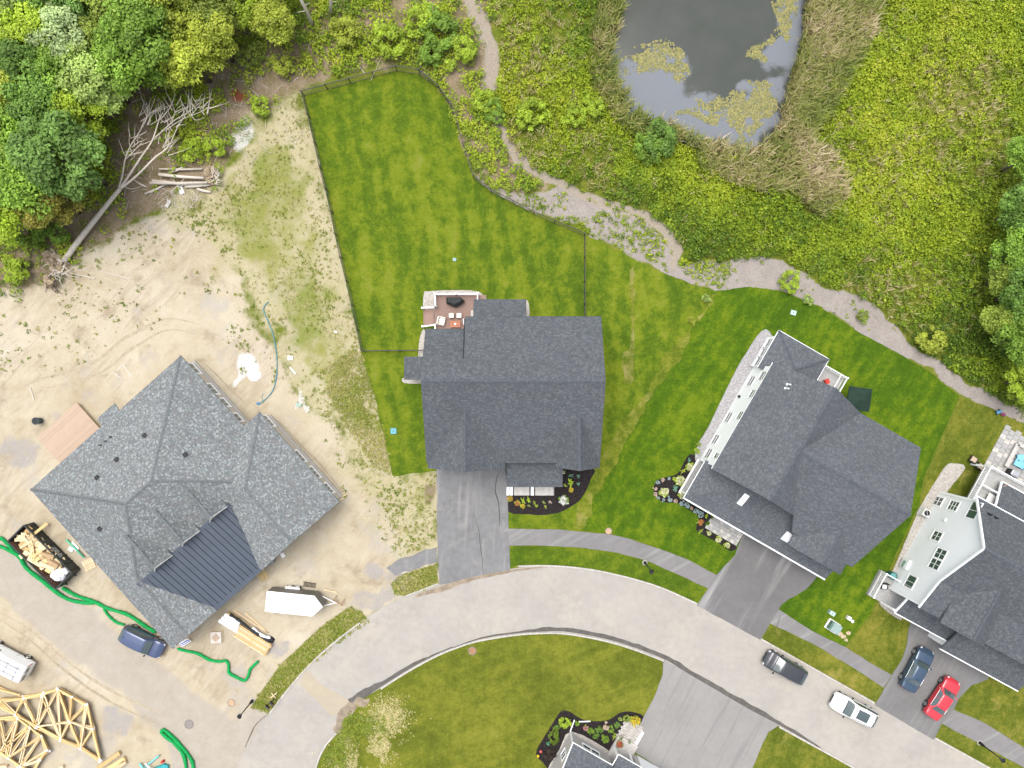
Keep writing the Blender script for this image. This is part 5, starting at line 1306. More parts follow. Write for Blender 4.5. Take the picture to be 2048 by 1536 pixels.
def trunk_mesh(name, seed, h=5.5, r=0.16, mat=None, limbs=6, spread=1.8):
    rng = random.Random(seed); m = MB()
    m.tube([(0, 0, -0.1), (0.05, 0.02, h * .3), (-0.05, 0.06, h * .65), (0.02, 0, h)], [r * 1.4, r, r * .75, r * .3], 7)
    for i in range(limbs):
        a = rng.uniform(0, 6.28); z = h * rng.uniform(0.35, 0.85); L = spread * rng.uniform(.6, 1.1)
        m.tube([(0, 0, z), (math.cos(a) * L * .5, math.sin(a) * L * .5, z + L * .35), (math.cos(a) * L, math.sin(a) * L, z + L * .8)], [r * .5, r * .32, r * .1], 5)
    return m.mesh(name, mat or MAT['bark'], True)
CROWNS = [crown_mesh('crown', 100 + i, 3.0, 5.4, 2.6, 64, 130, 0.145) for i in range(7)]
CROWNS_S = CROWNS
SHRUBS = [crown_mesh('foliage', 300 + i, 1.0, 0.58, 0.58, 26, 60, 0.085, spread=0.95) for i in range(6)]
TRUNKS = [trunk_mesh('trunk', 40 + i) for i in range(3)]
STEMS = [trunk_mesh('stem', 60 + i, 0.8, 0.035, None, 4, 0.5) for i in range(2)]

GREENS = {'dark': (0.090, 0.160, 0.026), 'green': (0.130, 0.215, 0.026), 'lime': (0.215, 0.295, 0.024), 'yellow': (0.225, 0.262, 0.030), 'olive': (0.165, 0.215, 0.032),
          'silver': (0.260, 0.330, 0.140), 'blue': (0.100, 0.175, 0.036), 'autumn': (0.210, 0.195, 0.034), 'pale': (0.210, 0.280, 0.070)}
def tree(px, py, rpx, kind, label, conic=False, hscale=1.0):
    s = rpx * 0.0485 / 3.0 * 1.42
    zc = 5.4 * s * hscale * 0.9
    p = W(px, py, zc)
    rng = random.Random(int(px * 31 + py * 7))
    o = thing('pine_tree' if conic else 'tree', label, 'tree', (p.x, p.y, 0), rng.uniform(0, 6.28), 'trees of the wood' if px < 1000 else 'trees along the right edge')
    c = link_mesh('crown', rng.choice(CROWNS_S if conic else CROWNS), o, scale=(s, s, s * hscale))
    g_ = GREENS[kind]; j = rng.uniform(0.85, 1.18)
    c.color = (g_[0] * j * 2.45, g_[1] * j * 2.45, g_[2] * j * 2.45, 1)
    tr = link_mesh('trunk', rng.choice(TRUNKS), o, scale=(s, s, s * hscale))
    return o
TREES = [
 (35, 28, 46, 'pale', 'pale green tree crown in the very top left corner'), (100, 12, 44, 'dark', 'dark green tree second from the top left corner'),
 (78, 78, 46, 'lime', 'lime green tree just below the dark corner trees'), (18, 112, 42, 'dark', 'dark tree at the left edge below the corner'),
 (142, 82, 48, 'silver', 'silvery pale flowering tree in the upper left wood'), (160, 14, 46, 'blue', 'bluish green tree at the top edge of the wood'),
 (218, 28, 46, 'olive', 'olive yellow tree at the top edge left of the big green one'), (272, 14, 42, 'dark', 'dark tree at the top edge behind the big green one'),
 (298, 66, 56, 'green', 'big fresh green tree in the middle of the wood'), (222, 88, 40, 'olive', 'olive tree between the silvery tree and the big green one'),
 (345, 20, 50, 'yellow', 'yellow green tree at the top edge right of the big green one'), (425, 20, 44, 'olive', 'olive tree at the top edge near the clearing'),
 (485, 14, 34, 'lime', 'lime tree at the top edge by the clearing'), (428, 78, 42, 'yellow', 'yellowish tree at the right rim of the wood'),
 (270, 122, 50, 'green', 'green tree below the big green one'), (380, 122, 42, 'yellow', 'golden olive tree at the lower rim of the wood'),
 (340, 120, 36, 'olive', 'small olive tree beside the golden one'), (55, 158, 48, 'dark', 'dark tree in the left of the wood below the lime one'),
 (132, 148, 46, 'green', 'green tree below the silvery tree'), (196, 160, 48, 'pale', 'pale yellow green tree with light tips left of the fallen tree'),
 (25, 205, 48, 'yellow', 'yellow green tree at the left edge a third of the way down the wood'), (92, 222, 48, 'dark', 'dark green tree left of the pale one'),
 (165, 235, 42, 'lime', 'lime tree beside the top of the fallen tree'), (40, 272, 46, 'green', 'green tree at the left edge above the bluish one'),
 (132, 325, 62, 'blue', 'large bluish green tree left of the fallen trunk'),
 (55, 372, 52, 'green', 'green tree below left of the bluish one'), (15, 330, 44, 'olive', 'olive tree at the left edge beside the bluish one'),
 (15, 430, 42, 'lime', 'lime green tree at the left edge, lowest of the wood'), (100, 402, 42, 'autumn', 'rusty tinged tree left of the fallen trunk'),
 (548, 46, 34, 'yellow', 'yellow green tree standing alone at the clearing'),
 (2046, 420, 40, 'dark', 'dark tree at the right edge, highest of its row'), (2034, 505, 38, 'green', 'green tree at the right edge below the dark one'),
 (2050, 590, 44, 'dark', 'dark tree at the right edge in the middle of its row'), (2012, 560, 30, 'olive', 'small olive tree left of the right edge row'),
 (2040, 680, 38, 'green', 'green tree at the right edge, third from the bottom of its row'), (1996, 640, 28, 'olive', 'small olive tree beside the right edge row'),
 (2046, 765, 30, 'lime', 'lime tree at the right edge above the chip path end'), (2052, 320, 34, 'green', 'green tree at the right edge beside the meadow top')]
for T_ in TREES: tree(*T_)
# trees just beyond the frame keep the wood going
for i, (px, py, r_, kd) in enumerate(((-60, 40, 50, 'green'), (-70, 150, 52, 'dark'), (-60, 260, 50, 'olive'), (-65, 370, 52, 'green'), (60, -70, 52, 'dark'), (180, -75, 50, 'green'), (300, -80, 52, 'olive'), (420, -75, 50, 'green'), (530, -70, 46, 'lime'))):
    tree(px, py, r_, kd, ('green tree beyond the left edge, level with the corner trees', 'dark tree beyond the left edge, second down', 'olive tree beyond the left edge, third down', 'green tree beyond the left edge, lowest', 'dark tree beyond the top edge, nearest the corner', 'green tree beyond the top edge, second from the corner', 'olive tree beyond the top edge, third from the corner', 'green tree beyond the top edge, fourth from the corner', 'lime tree beyond the top edge, by the clearing')[i])

def shrub(px, py, rpx, kind, label, cat='shrub', name='shrub', hz=1.0, group=None, z=None):
    s = rpx * 0.0515
    p = W(px, py, 0.6 * s * hz)
    rng = random.Random(int(px * 17 + py * 5))
    o = thing(name, label, cat, (p.x, p.y, 0.03), rng.uniform(0, 6.28), group)
    c = link_mesh('foliage', rng.choice(SHRUBS), o, scale=(s, s, s * hz))
    g_ = GREENS[kind] if isinstance(kind, str) else kind
    c.color = (g_[0] * 2.1, g_[1] * 2.1, g_[2] * 2.1, 1)
    st = link_mesh('stem', rng.choice(STEMS), o, scale=(s, s, s * hz))
    return o
WILD_SHRUBS = [
 (1062, 226, 30, 'lime', 'bright lime shrub left of the pond, beside the trail'), (1150, 232, 24, 'lime', 'lime shrub beside the reeds left of the pond'), (1185, 212, 24, 'lime', 'lime shrub touching the reeds left of the pond'),
 (1330, 285, 40, 'dark', 'round dark green bush at the lower pond bank'), (1300, 300, 30, 'green', 'green bush left of the round dark one'), (1578, 563, 21, 'lime', 'lime shrub on the wood chip strip'),
 (1862, 684, 30, 'yellow', 'yellow green shrub at the rim of the chip strip near the right edge'), (1725, 632, 13, 'olive', 'small olive shrub on the chip strip'), (1617, 600, 11, 'pale', 'small pale flowering shrub where lawn meets chips'),
 (1412, 597, 9, 'pale', 'tiny pale sapling on the lawn near the chip strip'), (1384, 641, 8, 'yellow', 'tiny yellow sapling in the lawn between the houses'),
 (385, 300, 24, 'lime', 'lime bush right of the fallen tree'), (430, 292, 24, 'lime', 'lime bush near the root plate of the log pile'), (352, 268, 15, 'yellow', 'yellow bush among the fallen branches'),
 (60, 460, 36, 'green', 'green bush at the left below the trees'), (110, 470, 24, 'green', 'green bush left of the fallen trunk base'), (40, 540, 30, 'lime', 'lime bush at the left beside the root plate'), (500, 110, 26, 'olive', 'olive bush at the clearing'),
 (515, 210, 22, 'lime', 'lime bush left of the fence corner'), (560, 130, 26, 'yellow', 'yellow bush above the fence corner'), (700, 60, 34, 'yellow', 'yellow green bush below the bare trunks'), (880, 60, 40, 'green', 'green bush left of the trail top'), (840, 40, 34, 'lime', 'lime bush left of the green one near the trail'), (920, 110, 34, 'lime', 'lime bush beside the trail above the fence'), (780, 80, 36, 'lime', 'lime bush above the fence peak'), (860, 100, 30, 'green', 'green bush above the fence bend'), (960, 200, 26, 'lime', 'lime bush right of the fence bend'), (985, 225, 22, 'green', 'green bush beside the vanished bit of trail')]
for S_ in WILD_SHRUBS: shrub(*S_, group='wild shrubs', hz=1.0)

# ---- scattered growth nobody could count: each kind one object
def proto_clump(seed, n=18, r=0.34, h=0.55, leaf=0.084):
    rng = np.random.default_rng(seed)
    a = rng.uniform(0, 2 * np.pi, n); d = r * np.sqrt(rng.uniform(0.0, 1, n)); z = h * (1 - 0.55 * (d / r) ** 2) * rng.uniform(0.55, 1.05, n)
    C = np.stack([d * np.cos(a), d * np.sin(a), z], 1)
    N = np.stack([np.cos(a) * d / r * 0.7, np.sin(a) * d / r * 0.7, np.full(n, 0.9)], 1) + rng.normal(size=(n, 3)) * 0.35
    V, Fq = leaf_quads(C, N, leaf * rng.uniform(0.7, 1.3, n), rng)
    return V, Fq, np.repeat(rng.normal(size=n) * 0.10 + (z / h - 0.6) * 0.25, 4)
def proto_blades(seed, n=9, r=0.12, h=0.9, w=0.03, lean=0.45):
    rng = np.random.default_rng(seed)
    Vs = []; Fs = []
    for i in range(n):
        a = rng.uniform(0, 6.283); b = np.array([np.cos(a), np.sin(a), 0]) * r * rng.uniform(0, 1)
        d = np.array([np.cos(a + rng.normal() * .8), np.sin(a + rng.normal() * .8), 0]); hh = h * rng.uniform(.6, 1.1); L = lean * hh * rng.uniform(.3, 1.5)
        s = np.array([-d[1], d[0], 0]) * w * rng.uniform(.7, 1.3)
        mid = b + d * L * .35 + np.array([0, 0, hh * .65]); tip = b + d * L + np.array([0, 0, hh])
        k = len(Vs); Vs += [b - s * .7, b + s * .7, mid + s, mid - s, tip + s * .15, tip - s * .15]; Fs += [(k, k + 1, k + 2, k + 3), (k + 3, k + 2, k + 4, k + 5)]
    return np.array(Vs), np.array(Fs), np.repeat(rng.normal(size=n) * .12, 6)
def scatter(name, pts, scale, tint, protos, mat, label, zs=None, lean=None, hs=None):
    rng = np.random.default_rng(len(pts))
    Vs = []; Fs = []; Ts = []; base = 0
    n = len(pts); rz = rng.uniform(0, 6.283, n); pick = rng.integers(0, len(protos), n)
    for k, (V, Fq, tv) in enumerate(protos):
        m = np.where(pick == k)[0]
        if len(m) == 0: continue
        c, s = np.cos(rz[m])[:, None], np.sin(rz[m])[:, None]; sc = scale[m][:, None]
        x = (V[None, :, 0] * c - V[None, :, 1] * s) * sc; y = (V[None, :, 0] * s + V[None, :, 1] * c) * sc
        z = V[None, :, 2] * sc * (hs[m][:, None] if hs is not None else 1.0)
        if lean is not None: x = x + z * lean[0]; y = y + z * lean[1]
        P = np.stack([x + pts[m, 0:1], y + pts[m, 1:2], z + (pts[m, 2:3] if pts.shape[1] > 2 else 0)], -1)
        Vs.append(P.reshape(-1, 3)); Ts.append((tint[m][:, None] + tv[None, :]).ravel())
        off = base + np.arange(len(m))[:, None, None] * len(V)
        Fs.append((Fq[None] + off).reshape(-1, 4)); base += len(m) * len(V)
    me = quads_mesh(name, np.concatenate(Vs), np.concatenate(Fs), np.concatenate(Ts), mat)
    o = bpy.data.objects.new(name, me); COL.objects.link(o)
    return tag(o, label, kind='stuff')
def rand_in(poly, n, seed, extra=None):
    rng = np.random.default_rng(seed)
    xs = [p[0] for p in poly]; ys = [p[1] for p in poly]
    lo = (max(min(xs), -64), max(min(ys), -45)); hi = (min(max(xs), 68), min(max(ys), 55))
    x = rng.uniform(lo[0], hi[0], n); y = rng.uniform(lo[1], hi[1], n)
    m = inside(poly, x, y)
    return x[m], y[m], rng
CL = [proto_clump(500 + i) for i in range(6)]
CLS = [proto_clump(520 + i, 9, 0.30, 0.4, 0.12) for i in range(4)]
BL = [proto_blades(540 + i) for i in range(5)]
TUFT = [proto_blades(560 + i, 7, 0.10, 0.22, 0.022, 0.9) for i in range(4)]

x, y, rng = rand_in(WILD, 62000, 21)
pdv = sdist(POND, x, y); rdv = np.minimum(sdist(REED, x, y), sdist(REED2, x, y))
ch_ = np.minimum(np.minimum(sdist(CHIP1, x, y), sdist(CHIP2, x, y)), seg_dist(TRAIL2, x, y, False) - 0.4)
big = fnoise(x, y, 0.10, 31); mid_ = fnoise(x, y, 0.45, 32)
dry = np.clip((fnoise(x, y, 0.13, 36) - 0.50) * 5, 0, 1)
for (bx0, by0, br) in ((1075, 140, 4.2), (1100, 60, 3.5), (1060, 300, 2.4), (1105, 300, 2.0), (1000, 60, 3.0)):
    q = W(bx0, by0); dry = np.maximum(dry, np.clip(1.3 - np.hypot(x - q.x, y - q.y) / br, 0, 1))
dens = 0.62 + 0.55 * mid_ - 0.7 * dry
keep = (pdv > 1.0) & (rdv > 3.2 * (0.42 - mid_) * 3.0 - 1.2) & (ch_ > 4.0 * (0.47 - mid_) - 0.35) & (rng.uniform(0, 1, len(x)) < dens)
x, y, big, mid_, dry = x[keep], y[keep], big[keep], mid_[keep], dry[keep]
# greener towards the footpath and the far right, yellower in the middle
tn = 0.50 + (big - 0.5) * 1.15 + (mid_ - 0.5) * 0.5 - 0.16 * np.clip(1 - ch_[keep] / 7.0, 0, 1) + RNG.normal(size=len(x)) * 0.07 - 0.12 * np.clip((x - 45) / 8, 0, 1)
hs = 0.8 + 0.9 * np.clip(fnoise(x, y, 0.25, 41), 0, 1)
sc_ = RNG.uniform(0.65, 1.4, len(x)); bigp = RNG.uniform(0, 1, len(x)) < 0.03; sc_ = np.where(bigp, RNG.uniform(1.4, 1.9, len(x)), sc_); tn = np.clip(np.where(bigp, tn + RNG.normal(size=len(x)) * 0.12, tn), 0.1, 0.80)
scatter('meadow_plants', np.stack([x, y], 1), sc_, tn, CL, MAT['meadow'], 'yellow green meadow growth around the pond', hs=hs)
# dry stalks in between
x, y, rng = rand_in(WILD, 26000, 22)
pdv = sdist(POND, x, y)
f_ = fnoise(x, y, 0.13, 36)
ch_ = np.minimum(sdist(CHIP1, x, y), sdist(CHIP2, x, y))
dryd = np.clip((f_ - 0.45) * 4, 0.06, 1)
for (bx0, by0, br) in ((1075, 140, 4.2), (1100, 60, 3.5), (1060, 300, 2.4), (1105, 300, 2.0), (1000, 60, 3.0)):
    q = W(bx0, by0); dryd = np.maximum(dryd, np.clip(1.3 - np.hypot(x - q.x, y - q.y) / br, 0, 1))
keep = (pdv > 1.2) & (ch_ > 0.2) & (rng.uniform(0, 1, len(x)) < dryd * 0.8)
x, y = x[keep], y[keep]
scatter('dry_meadow_grass', np.stack([x, y], 1), RNG.uniform(0.5, 1.0, len(x)), 0.55 + RNG.normal(size=len(x)) * 0.25, BL, MAT['drygrass'], 'straw coloured stalks between the meadow plants')
# reeds
xs_ = []; 
for poly, n, sd in ((REED, 15500, 23), (REED2, 6200, 24)):
    x, y, rng = rand_in(poly, n, sd)
    k_ = sdist(POND, x, y) > -0.6 * rng.uniform(0, 1, len(x)) ** 2
    xs_.append(np.stack([x[k_], y[k_]], 1))
P = np.concatenate(xs_)
tn = 0.30 + (fnoise(P[:, 0], P[:, 1], 0.22, 51) - 0.5) * 1.1 + RNG.normal(size=len(P)) * 0.14 + 0.3 * np.clip(1 - np.hypot(P[:, 0] - W(1630, 360).x, P[:, 1] - W(1630, 360).y) / 5.5, 0, 1)
scatter('reeds', P, RNG.uniform(0.8, 1.6, len(P)), tn, BL, MAT['reed'], 'brown and green reeds ringing the pond', lean=(0.12, 0.10))
# undergrowth of the wood
x, y, rng = rand_in(WOOD, 22000, 25)
d_ = fnoise(x, y, 0.18, 61); d2 = fnoise(x, y, 0.6, 62)
tr_ = np.minimum(seg_dist(TRAIL, x, y, False) - 0.8, seg_dist(TRAIL2, x, y, False) - 0.5)
inner = np.clip(-sdist(WOOD, x, y) / 5.0, 0, 1)
right = np.clip((x - W(640, 0).x) / 6, 0, 1)
keep = (tr_ > 0) & (rng.uniform(0, 1, len(x)) < np.clip((d_ - 0.40) * 3.4 + 0.30 + 0.35 * right, 0.10, 0.97))
lft = x < W(660, 0).x
keep &= ~lft | (rng.uniform(0, 1, len(x)) < 0.22 + 0.78 * inner * (0.4 + d_))
keep &= ~inside(WL([(400, 90), (560, 90), (600, 170), (500, 240), (420, 250), (410, 170)]), x, y) | (rng.uniform(0, 1, len(x)) < 0.30)
keep &= ~inside(WL([(180, 470), (240, 380), (330, 330), (440, 330), (440, 390), (300, 420), (200, 480)]), x, y) | (rng.uniform(0, 1, len(x)) < 0.30)
x, y, d_, d2 = x[keep], y[keep], d_[keep], d2[keep]
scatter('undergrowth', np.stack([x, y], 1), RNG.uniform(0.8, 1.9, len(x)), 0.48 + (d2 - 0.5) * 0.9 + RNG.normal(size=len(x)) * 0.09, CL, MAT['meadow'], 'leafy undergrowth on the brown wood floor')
# weeds in the sand
WEED = WL([(0, 560), (130, 540), (200, 470), (280, 430), (400, 440), (480, 540), (560, 640), (590, 760), (660, 860), (760, 960), (870, 960), (872, 1090), (780, 1110), (730, 1010), (650, 880), (560, 780), (440, 660), (400, 600), (330, 620), (250, 690), (100, 760), (0, 740)])
x, y, rng = rand_in(WEED, 7500, 26)
d_ = fnoise(x, y, 0.22, 71); keep = rng.uniform(0, 1, len(x)) < np.clip((d_ - 0.47) * 4.0, 0.02, 0.9)
x, y = x[keep], y[keep]
cl = [(265, 490, 30, 40), (285, 470, 25, 30), (340, 480, 20, 15), (200, 525, 14, 14), (250, 610, 14, 16), (300, 640, 18, 14), (230, 640, 10, 8), (90, 660, 8, 6), (480, 690, 8, 8), (490, 745, 10, 8), (455, 680, 6, 6), (805, 1080, 30, 24), (690, 985, 12, 20), (770, 985, 16, 20), (660, 850, 14, 12), (40, 700, 10, 14), (10, 740, 10, 10), (380, 560, 26, 18), (430, 570, 20, 14)]
ex = []
for (cx, cy, sd_, n_) in cl:
    ex.append(np.stack([RNG.normal(W(cx, cy).x, sd_ * 0.035, n_), RNG.normal(W(cx, cy).y, sd_ * 0.035, n_)], 1))
P = np.concatenate([np.stack([x, y], 1)] + ex)
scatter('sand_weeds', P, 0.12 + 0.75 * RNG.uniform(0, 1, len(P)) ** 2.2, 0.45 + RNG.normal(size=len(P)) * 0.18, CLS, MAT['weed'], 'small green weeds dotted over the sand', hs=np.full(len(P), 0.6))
# thin grass between sand and fence, and on the verges
parts_ = []
x, y, rng = rand_in(SPARSE, 19000, 27)
d_ = fnoise(x, y, 0.3, 81) * .5 + fnoise(x, y, 0.09, 82) * .6; keep = rng.uniform(0, 1, len(x)) < np.clip((d_ - 0.46) * 3.4, 0.03, 1)
parts_.append(np.stack([x[keep], y[keep]], 1))
x, y, rng = rand_in(WL([(640, 745), (700, 700), (724, 706), (745, 780), (772, 890), (784, 948), (750, 935), (690, 850), (660, 800)]), 5200, 33)
keep = fnoise(x, y, 0.35, 83) > 0.42; parts_.append(np.stack([x[keep], y[keep]], 1))
for pl, n_, sd_ in ((VERGE_L, 3500, 28), (VERGE_M, 1400, 29)):
    x, y, rng = rand_in(pl, n_, sd_); parts_.append(np.stack([x, y], 1))
P = np.concatenate(parts_)
scatter('thin_grass', P, RNG.uniform(0.45, 1.1, len(P)), 0.30 + (fnoise(P[:, 0], P[:, 1], 0.35, 91) - 0.5) * 0.9 + RNG.normal(size=len(P)) * 0.15, TUFT, MAT['drygrass'], 'thin grass tufts on the sandy strip')
P2 = P[(vnoise(P[:, 0], P[:, 1], 0.5, 93) > 0.62)][:2600]
scatter('strip_weeds', P2, RNG.uniform(0.25, 0.6, len(P2)), 0.45 + RNG.normal(size=len(P2)) * 0.15, CLS, MAT['weed'], 'leafy weeds among the thin grass', hs=np.full(len(P2), 0.5))
# seedlings on the chip strips
x, y, rng = rand_in(CHIP1, 3800, 30)
d_ = fnoise(x, y, 0.55, 95); keep = d_ > 0.47
x2, y2, rng = rand_in(CHIP2, 4200, 31)
d2 = fnoise(x2, y2, 0.4, 96); k2 = (d2 > 0.52 - 0.12 * np.clip(1 + sdist(CHIP2, x2, y2) / .8, 0, 1)) & (rng.uniform(0, 1, len(x2)) < np.where(x2 < W(1460, 0).x, 0.95, 0.35))
x3, y3, rng = rand_in(WL([(1345, 500), (1375, 505), (1455, 520), (1475, 545), (1440, 575), (1395, 572), (1365, 545)]), 520, 37); k3 = fnoise(x3, y3, .5, 98) > .44
P = np.concatenate([np.stack([x[keep], y[keep]], 1), np.stack([x2[k2], y2[k2]], 1), np.stack([x3[k3], y3[k3]], 1)])
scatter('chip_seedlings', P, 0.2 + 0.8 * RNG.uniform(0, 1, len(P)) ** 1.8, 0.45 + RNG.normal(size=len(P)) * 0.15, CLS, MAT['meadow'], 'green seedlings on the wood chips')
# floating pads on the pond
pad = []
for i in range(4):
    rr = random.Random(i); n = 8
    pts_ = [(0.13 * math.cos(2 * math.pi * k_ / n) * rr.uniform(.75, 1.1), 0.13 * math.sin(2 * math.pi * k_ / n) * rr.uniform(.75, 1.1), 0.0) for k_ in range(n)] + [(0, 0, 0.008)]
    pad.append((np.array(pts_), np.array([(8, k_, k_ + 1, (k_ + 2) % 8) for k_ in (0, 2, 4, 6)]), np.full(9, 0.0)))
pp = []
for poly, n_, sd_, th in (([(1235, 110), (1250, 95), (1300, 85), (1330, 75), (1365, 95), (1372, 120), (1382, 150), (1370, 178), (1350, 158), (1300, 160), (1250, 158)], 2600, 41, 0.40),
                      ([(1380, 182), (1410, 205), (1440, 190), (1480, 160), (1530, 145), (1560, 150), (1555, 220), (1510, 262), (1500, 290), (1485, 290), (1470, 255), (1420, 250), (1385, 230), (1350, 235), (1345, 222), (1375, 215)], 5200, 42, 0.40),
                      ([(1530, -30), (1545, 15), (1558, 50), (1530, 85), (1490, 98), (1488, 115), (1530, 125), (1560, 100), (1585, 70), (1605, -30)], 3600, 43, 0.38), ([(1480, 290), (1500, 280), (1512, 300), (1490, 312)], 250, 44, 0.2)):
    x, y, rng = rand_in(WL(poly, -0.3), n_ * 3, sd_)
    jj = (fnoise(x, y, .55, sd_ + 5) - .5) * 5.0; kk = inside(WL(poly, -0.3), x + jj, y - jj * .8) & (sdist(POND, x, y) < -.2)
    kk &= rng.uniform(0, 1, len(x)) < np.clip((fnoise(x, y, 1.1, sd_, 4) - .36) * 4.5, 0, 1)
    pp.append(np.stack([x[kk], y[kk], np.full(kk.sum(), -0.285) + RNG.uniform(0, .006, kk.sum())], 1)[:int(n_ * 1.6)])
P = np.concatenate(pp)
scatter('pond_pads', P, RNG.uniform(0.3, 0.85, len(P)), 0.5 + RNG.normal(size=len(P)) * 0.3, pad, MAT['pads'], 'yellow floating pads on the pond')

# straw coloured grass over the worn ends of the lawn
pp = []
for (cx, cy, sx_, sy_, n_) in ((775, 1432, 1.1, 0.9, 2200), (760, 1490, 0.8, 1.0, 1800), (705, 1525, 1.4, 0.8, 1500), (690, 1485, .6, .6, 300)):
    q = W(cx, cy); a_ = RNG.normal(0, 1, (n_, 2)) * np.array([sx_, sy_]); pp.append(a_ + np.array([q.x, q.y]))
P = np.concatenate(pp); P = P[fnoise(P[:, 0], P[:, 1], 0.9, 97) > 0.42]
P = P[np.hypot(P[:, 0], P[:, 1]) > 0]
scatter('straw_grass', np.concatenate([P, np.full((len(P), 1), .03)], 1), RNG.uniform(0.3, 0.7, len(P)), 0.62 + RNG.normal(size=len(P)) * 0.2, TUFT, MAT['drygrass'], 'bleached straw at the left end of the olive lawn', hs=np.full(len(P), .5))
P = np.concatenate([RNG.normal(0, 1, (500, 2)) * np.array([1.6, .7]) + np.array([W(715, 1450).x, W(715, 1450).y]), RNG.normal(0, 1, (500, 2)) * np.array([.9, 1.2]) + np.array([W(672, 1500).x, W(672, 1500).y])])
P = P[inside(WL([(703, 1410), (766, 1381), (800, 1420), (780, 1500), (740, 1560), (620, 1560), (676, 1466)]), P[:, 0], P[:, 1])]
scatter('lawn_weeds', np.concatenate([P, np.full((len(P), 1), .03)], 1), RNG.uniform(0.3, 0.8, len(P)), 0.45 + RNG.normal(size=len(P)) * 0.15, CLS, MAT['weed'], 'green weeds at the muddy lawn end', hs=np.full(len(P), .5))
# ---------------------------------------------------------------- vehicles
def catmull(P, t):
    n = len(P); i = min(int(t), n - 2); f = t - i
    p0, p1, p2, p3 = P[max(i - 1, 0)], P[i], P[i + 1], P[min(i + 2, n - 1)]
    return 0.5 * ((2 * p1) + (p2 - p0) * f + (2 * p0 - 5 * p1 + 4 * p2 - p3) * f * f + (3 * p1 - p0 - 3 * p2 + p3) * f ** 3)
class CarBody:
    """stations: x, half width, sill z, belt z, top z, half width of the top, nose tuck"""
    def __init__(self, st):
        self.st = [np.array(s, float) for s in st]
        self.n = len(st)
        self.xs = [s[0] for s in st]
    def ring(self, s):
        """control points of half a cross-section at station parameter s"""
        i = min(int(s), self.n - 2); f = s - i
        g = catmull(self.st, s) * 0.5 + (self.st[i] * (1 - f) + self.st[i + 1] * f) * 0.5
        x, w, z0, zb, zt, wt = g[:6]
        k = 0.86
        return x, [np.array([0, z0]), np.array([w * 0.86, z0]), np.array([w * 0.97, z0 + 0.14]), np.array([w, z0 + (zb - z0) * 0.62]), np.array([w * 0.965, zb]),
                   np.array([wt, zt - 0.05 * (zt - zb + 0.15)]), np.array([wt * 0.62, zt + 0.012]), np.array([0, zt + 0.03])]
    def pt(self, s, t):
        """t in 0..14: 0 bottom middle, 7 roof middle, 14 bottom middle again on the other side"""
        x, P = self.ring(s)
        tt = t if t <= 7 else 14 - t
        i = min(int(tt), 6); f = tt - i
        lin = P[i] * (1 - f) + P[i + 1] * f
        q = 0.45 * catmull(P, tt) + 0.55 * lin
        sg = 1 if t <= 7 else -1
        return Vector((x, sg * q[0], q[1]))
    def nrm(self, s, t):
        e = 0.02
        s0, s1 = max(s - e, 0), min(s + e, self.n - 1 - 1e-6); t0, t1 = max(t - e, 0), min(t + e, 14)
        a = self.pt(s1, t) - self.pt(s0, t); b = self.pt(s, t1) - self.pt(s, t0)
        n = b.cross(a)
        if n.length < 1e-9: return Vector((0, 0, 1))
        n.normalize()
        c = self.pt(s, t) - Vector((self.pt(s, 3).x, 0, 0.7))
        return n if n.dot(c) > 0 else -n
    def body(self):
        m = MB(); NS = (self.n - 1) * 5 + 1; NTt = 42
        S = [min(i / 5, self.n - 1 - 1e-6) for i in range(NS)]
        vs = [self.pt(s, 14 * j / NTt) for s in S for j in range(NTt)]
        fs = [(i * NTt + j, (i + 1) * NTt + j, (i + 1) * NTt + (j + 1) % NTt, i * NTt + (j + 1) % NTt) for i in range(NS - 1) for j in range(NTt)]
        fs.append(tuple(range(NTt))); b = (NS - 1) * NTt; fs.append(tuple(range(b + NTt - 1, b - 1, -1)))
        return m.add(vs, fs)
    def patch(self, s0, s1, t0, t1, off=0.008, ns=6, nt=6, inset=None):
        m = MB(); vs = []
        for i in range(ns + 1):
            s = s0 + (s1 - s0) * i / ns
            a, b = t0, t1
            if inset: a = t0 + inset(i / ns)[0]; b = t1 - inset(i / ns)[1]
            for j in range(nt + 1):
                t = a + (b - a) * j / nt
                vs.append(self.pt(s, t) + self.nrm(s, t) * off)
        fs = [(i * (nt + 1) + j, i * (nt + 1) + j + 1, (i + 1) * (nt + 1) + j + 1, (i + 1) * (nt + 1) + j) for i in range(ns) for j in range(nt)]
        return m.add(vs, fs)
def wheel_mesh(r=0.34, w=0.22):
    return r, w
def add_wheel(car, x, y, side, r=0.34, w=0.23, rimmat=None):
    o = MB().cyl((x, y - w / 2, r), r, w, 28, axis='Y').build('wheel', MAT['rubber'], car, bevel=0.03)
    yo = y + side * (w / 2)
    m = MB(); m.cyl((x, yo - 0.006, r), r * 0.66, 0.012, 28, axis='Y'); m.build('rim_back', MAT['dark'], o)
    sp = MB()
    for k in range(5):
        a = 2 * math.pi * k / 5 + 0.3
        sp.bar((x, yo + side * 0.012, r), (x + math.cos(a) * r * .66, yo + side * 0.012, r + math.sin(a) * r * .66), 0.075, 0.02, up=(0, 1, 0))
    ring_ = [(x + math.cos(2 * math.pi * k / 24) * r * .66, yo + side * 0.012, r + math.sin(2 * math.pi * k / 24) * r * .66) for k in range(25)]
    sp.tube(ring_, 0.02, 5)
    sp.build('rim', rimmat or MAT['alloy'], o)
    return o
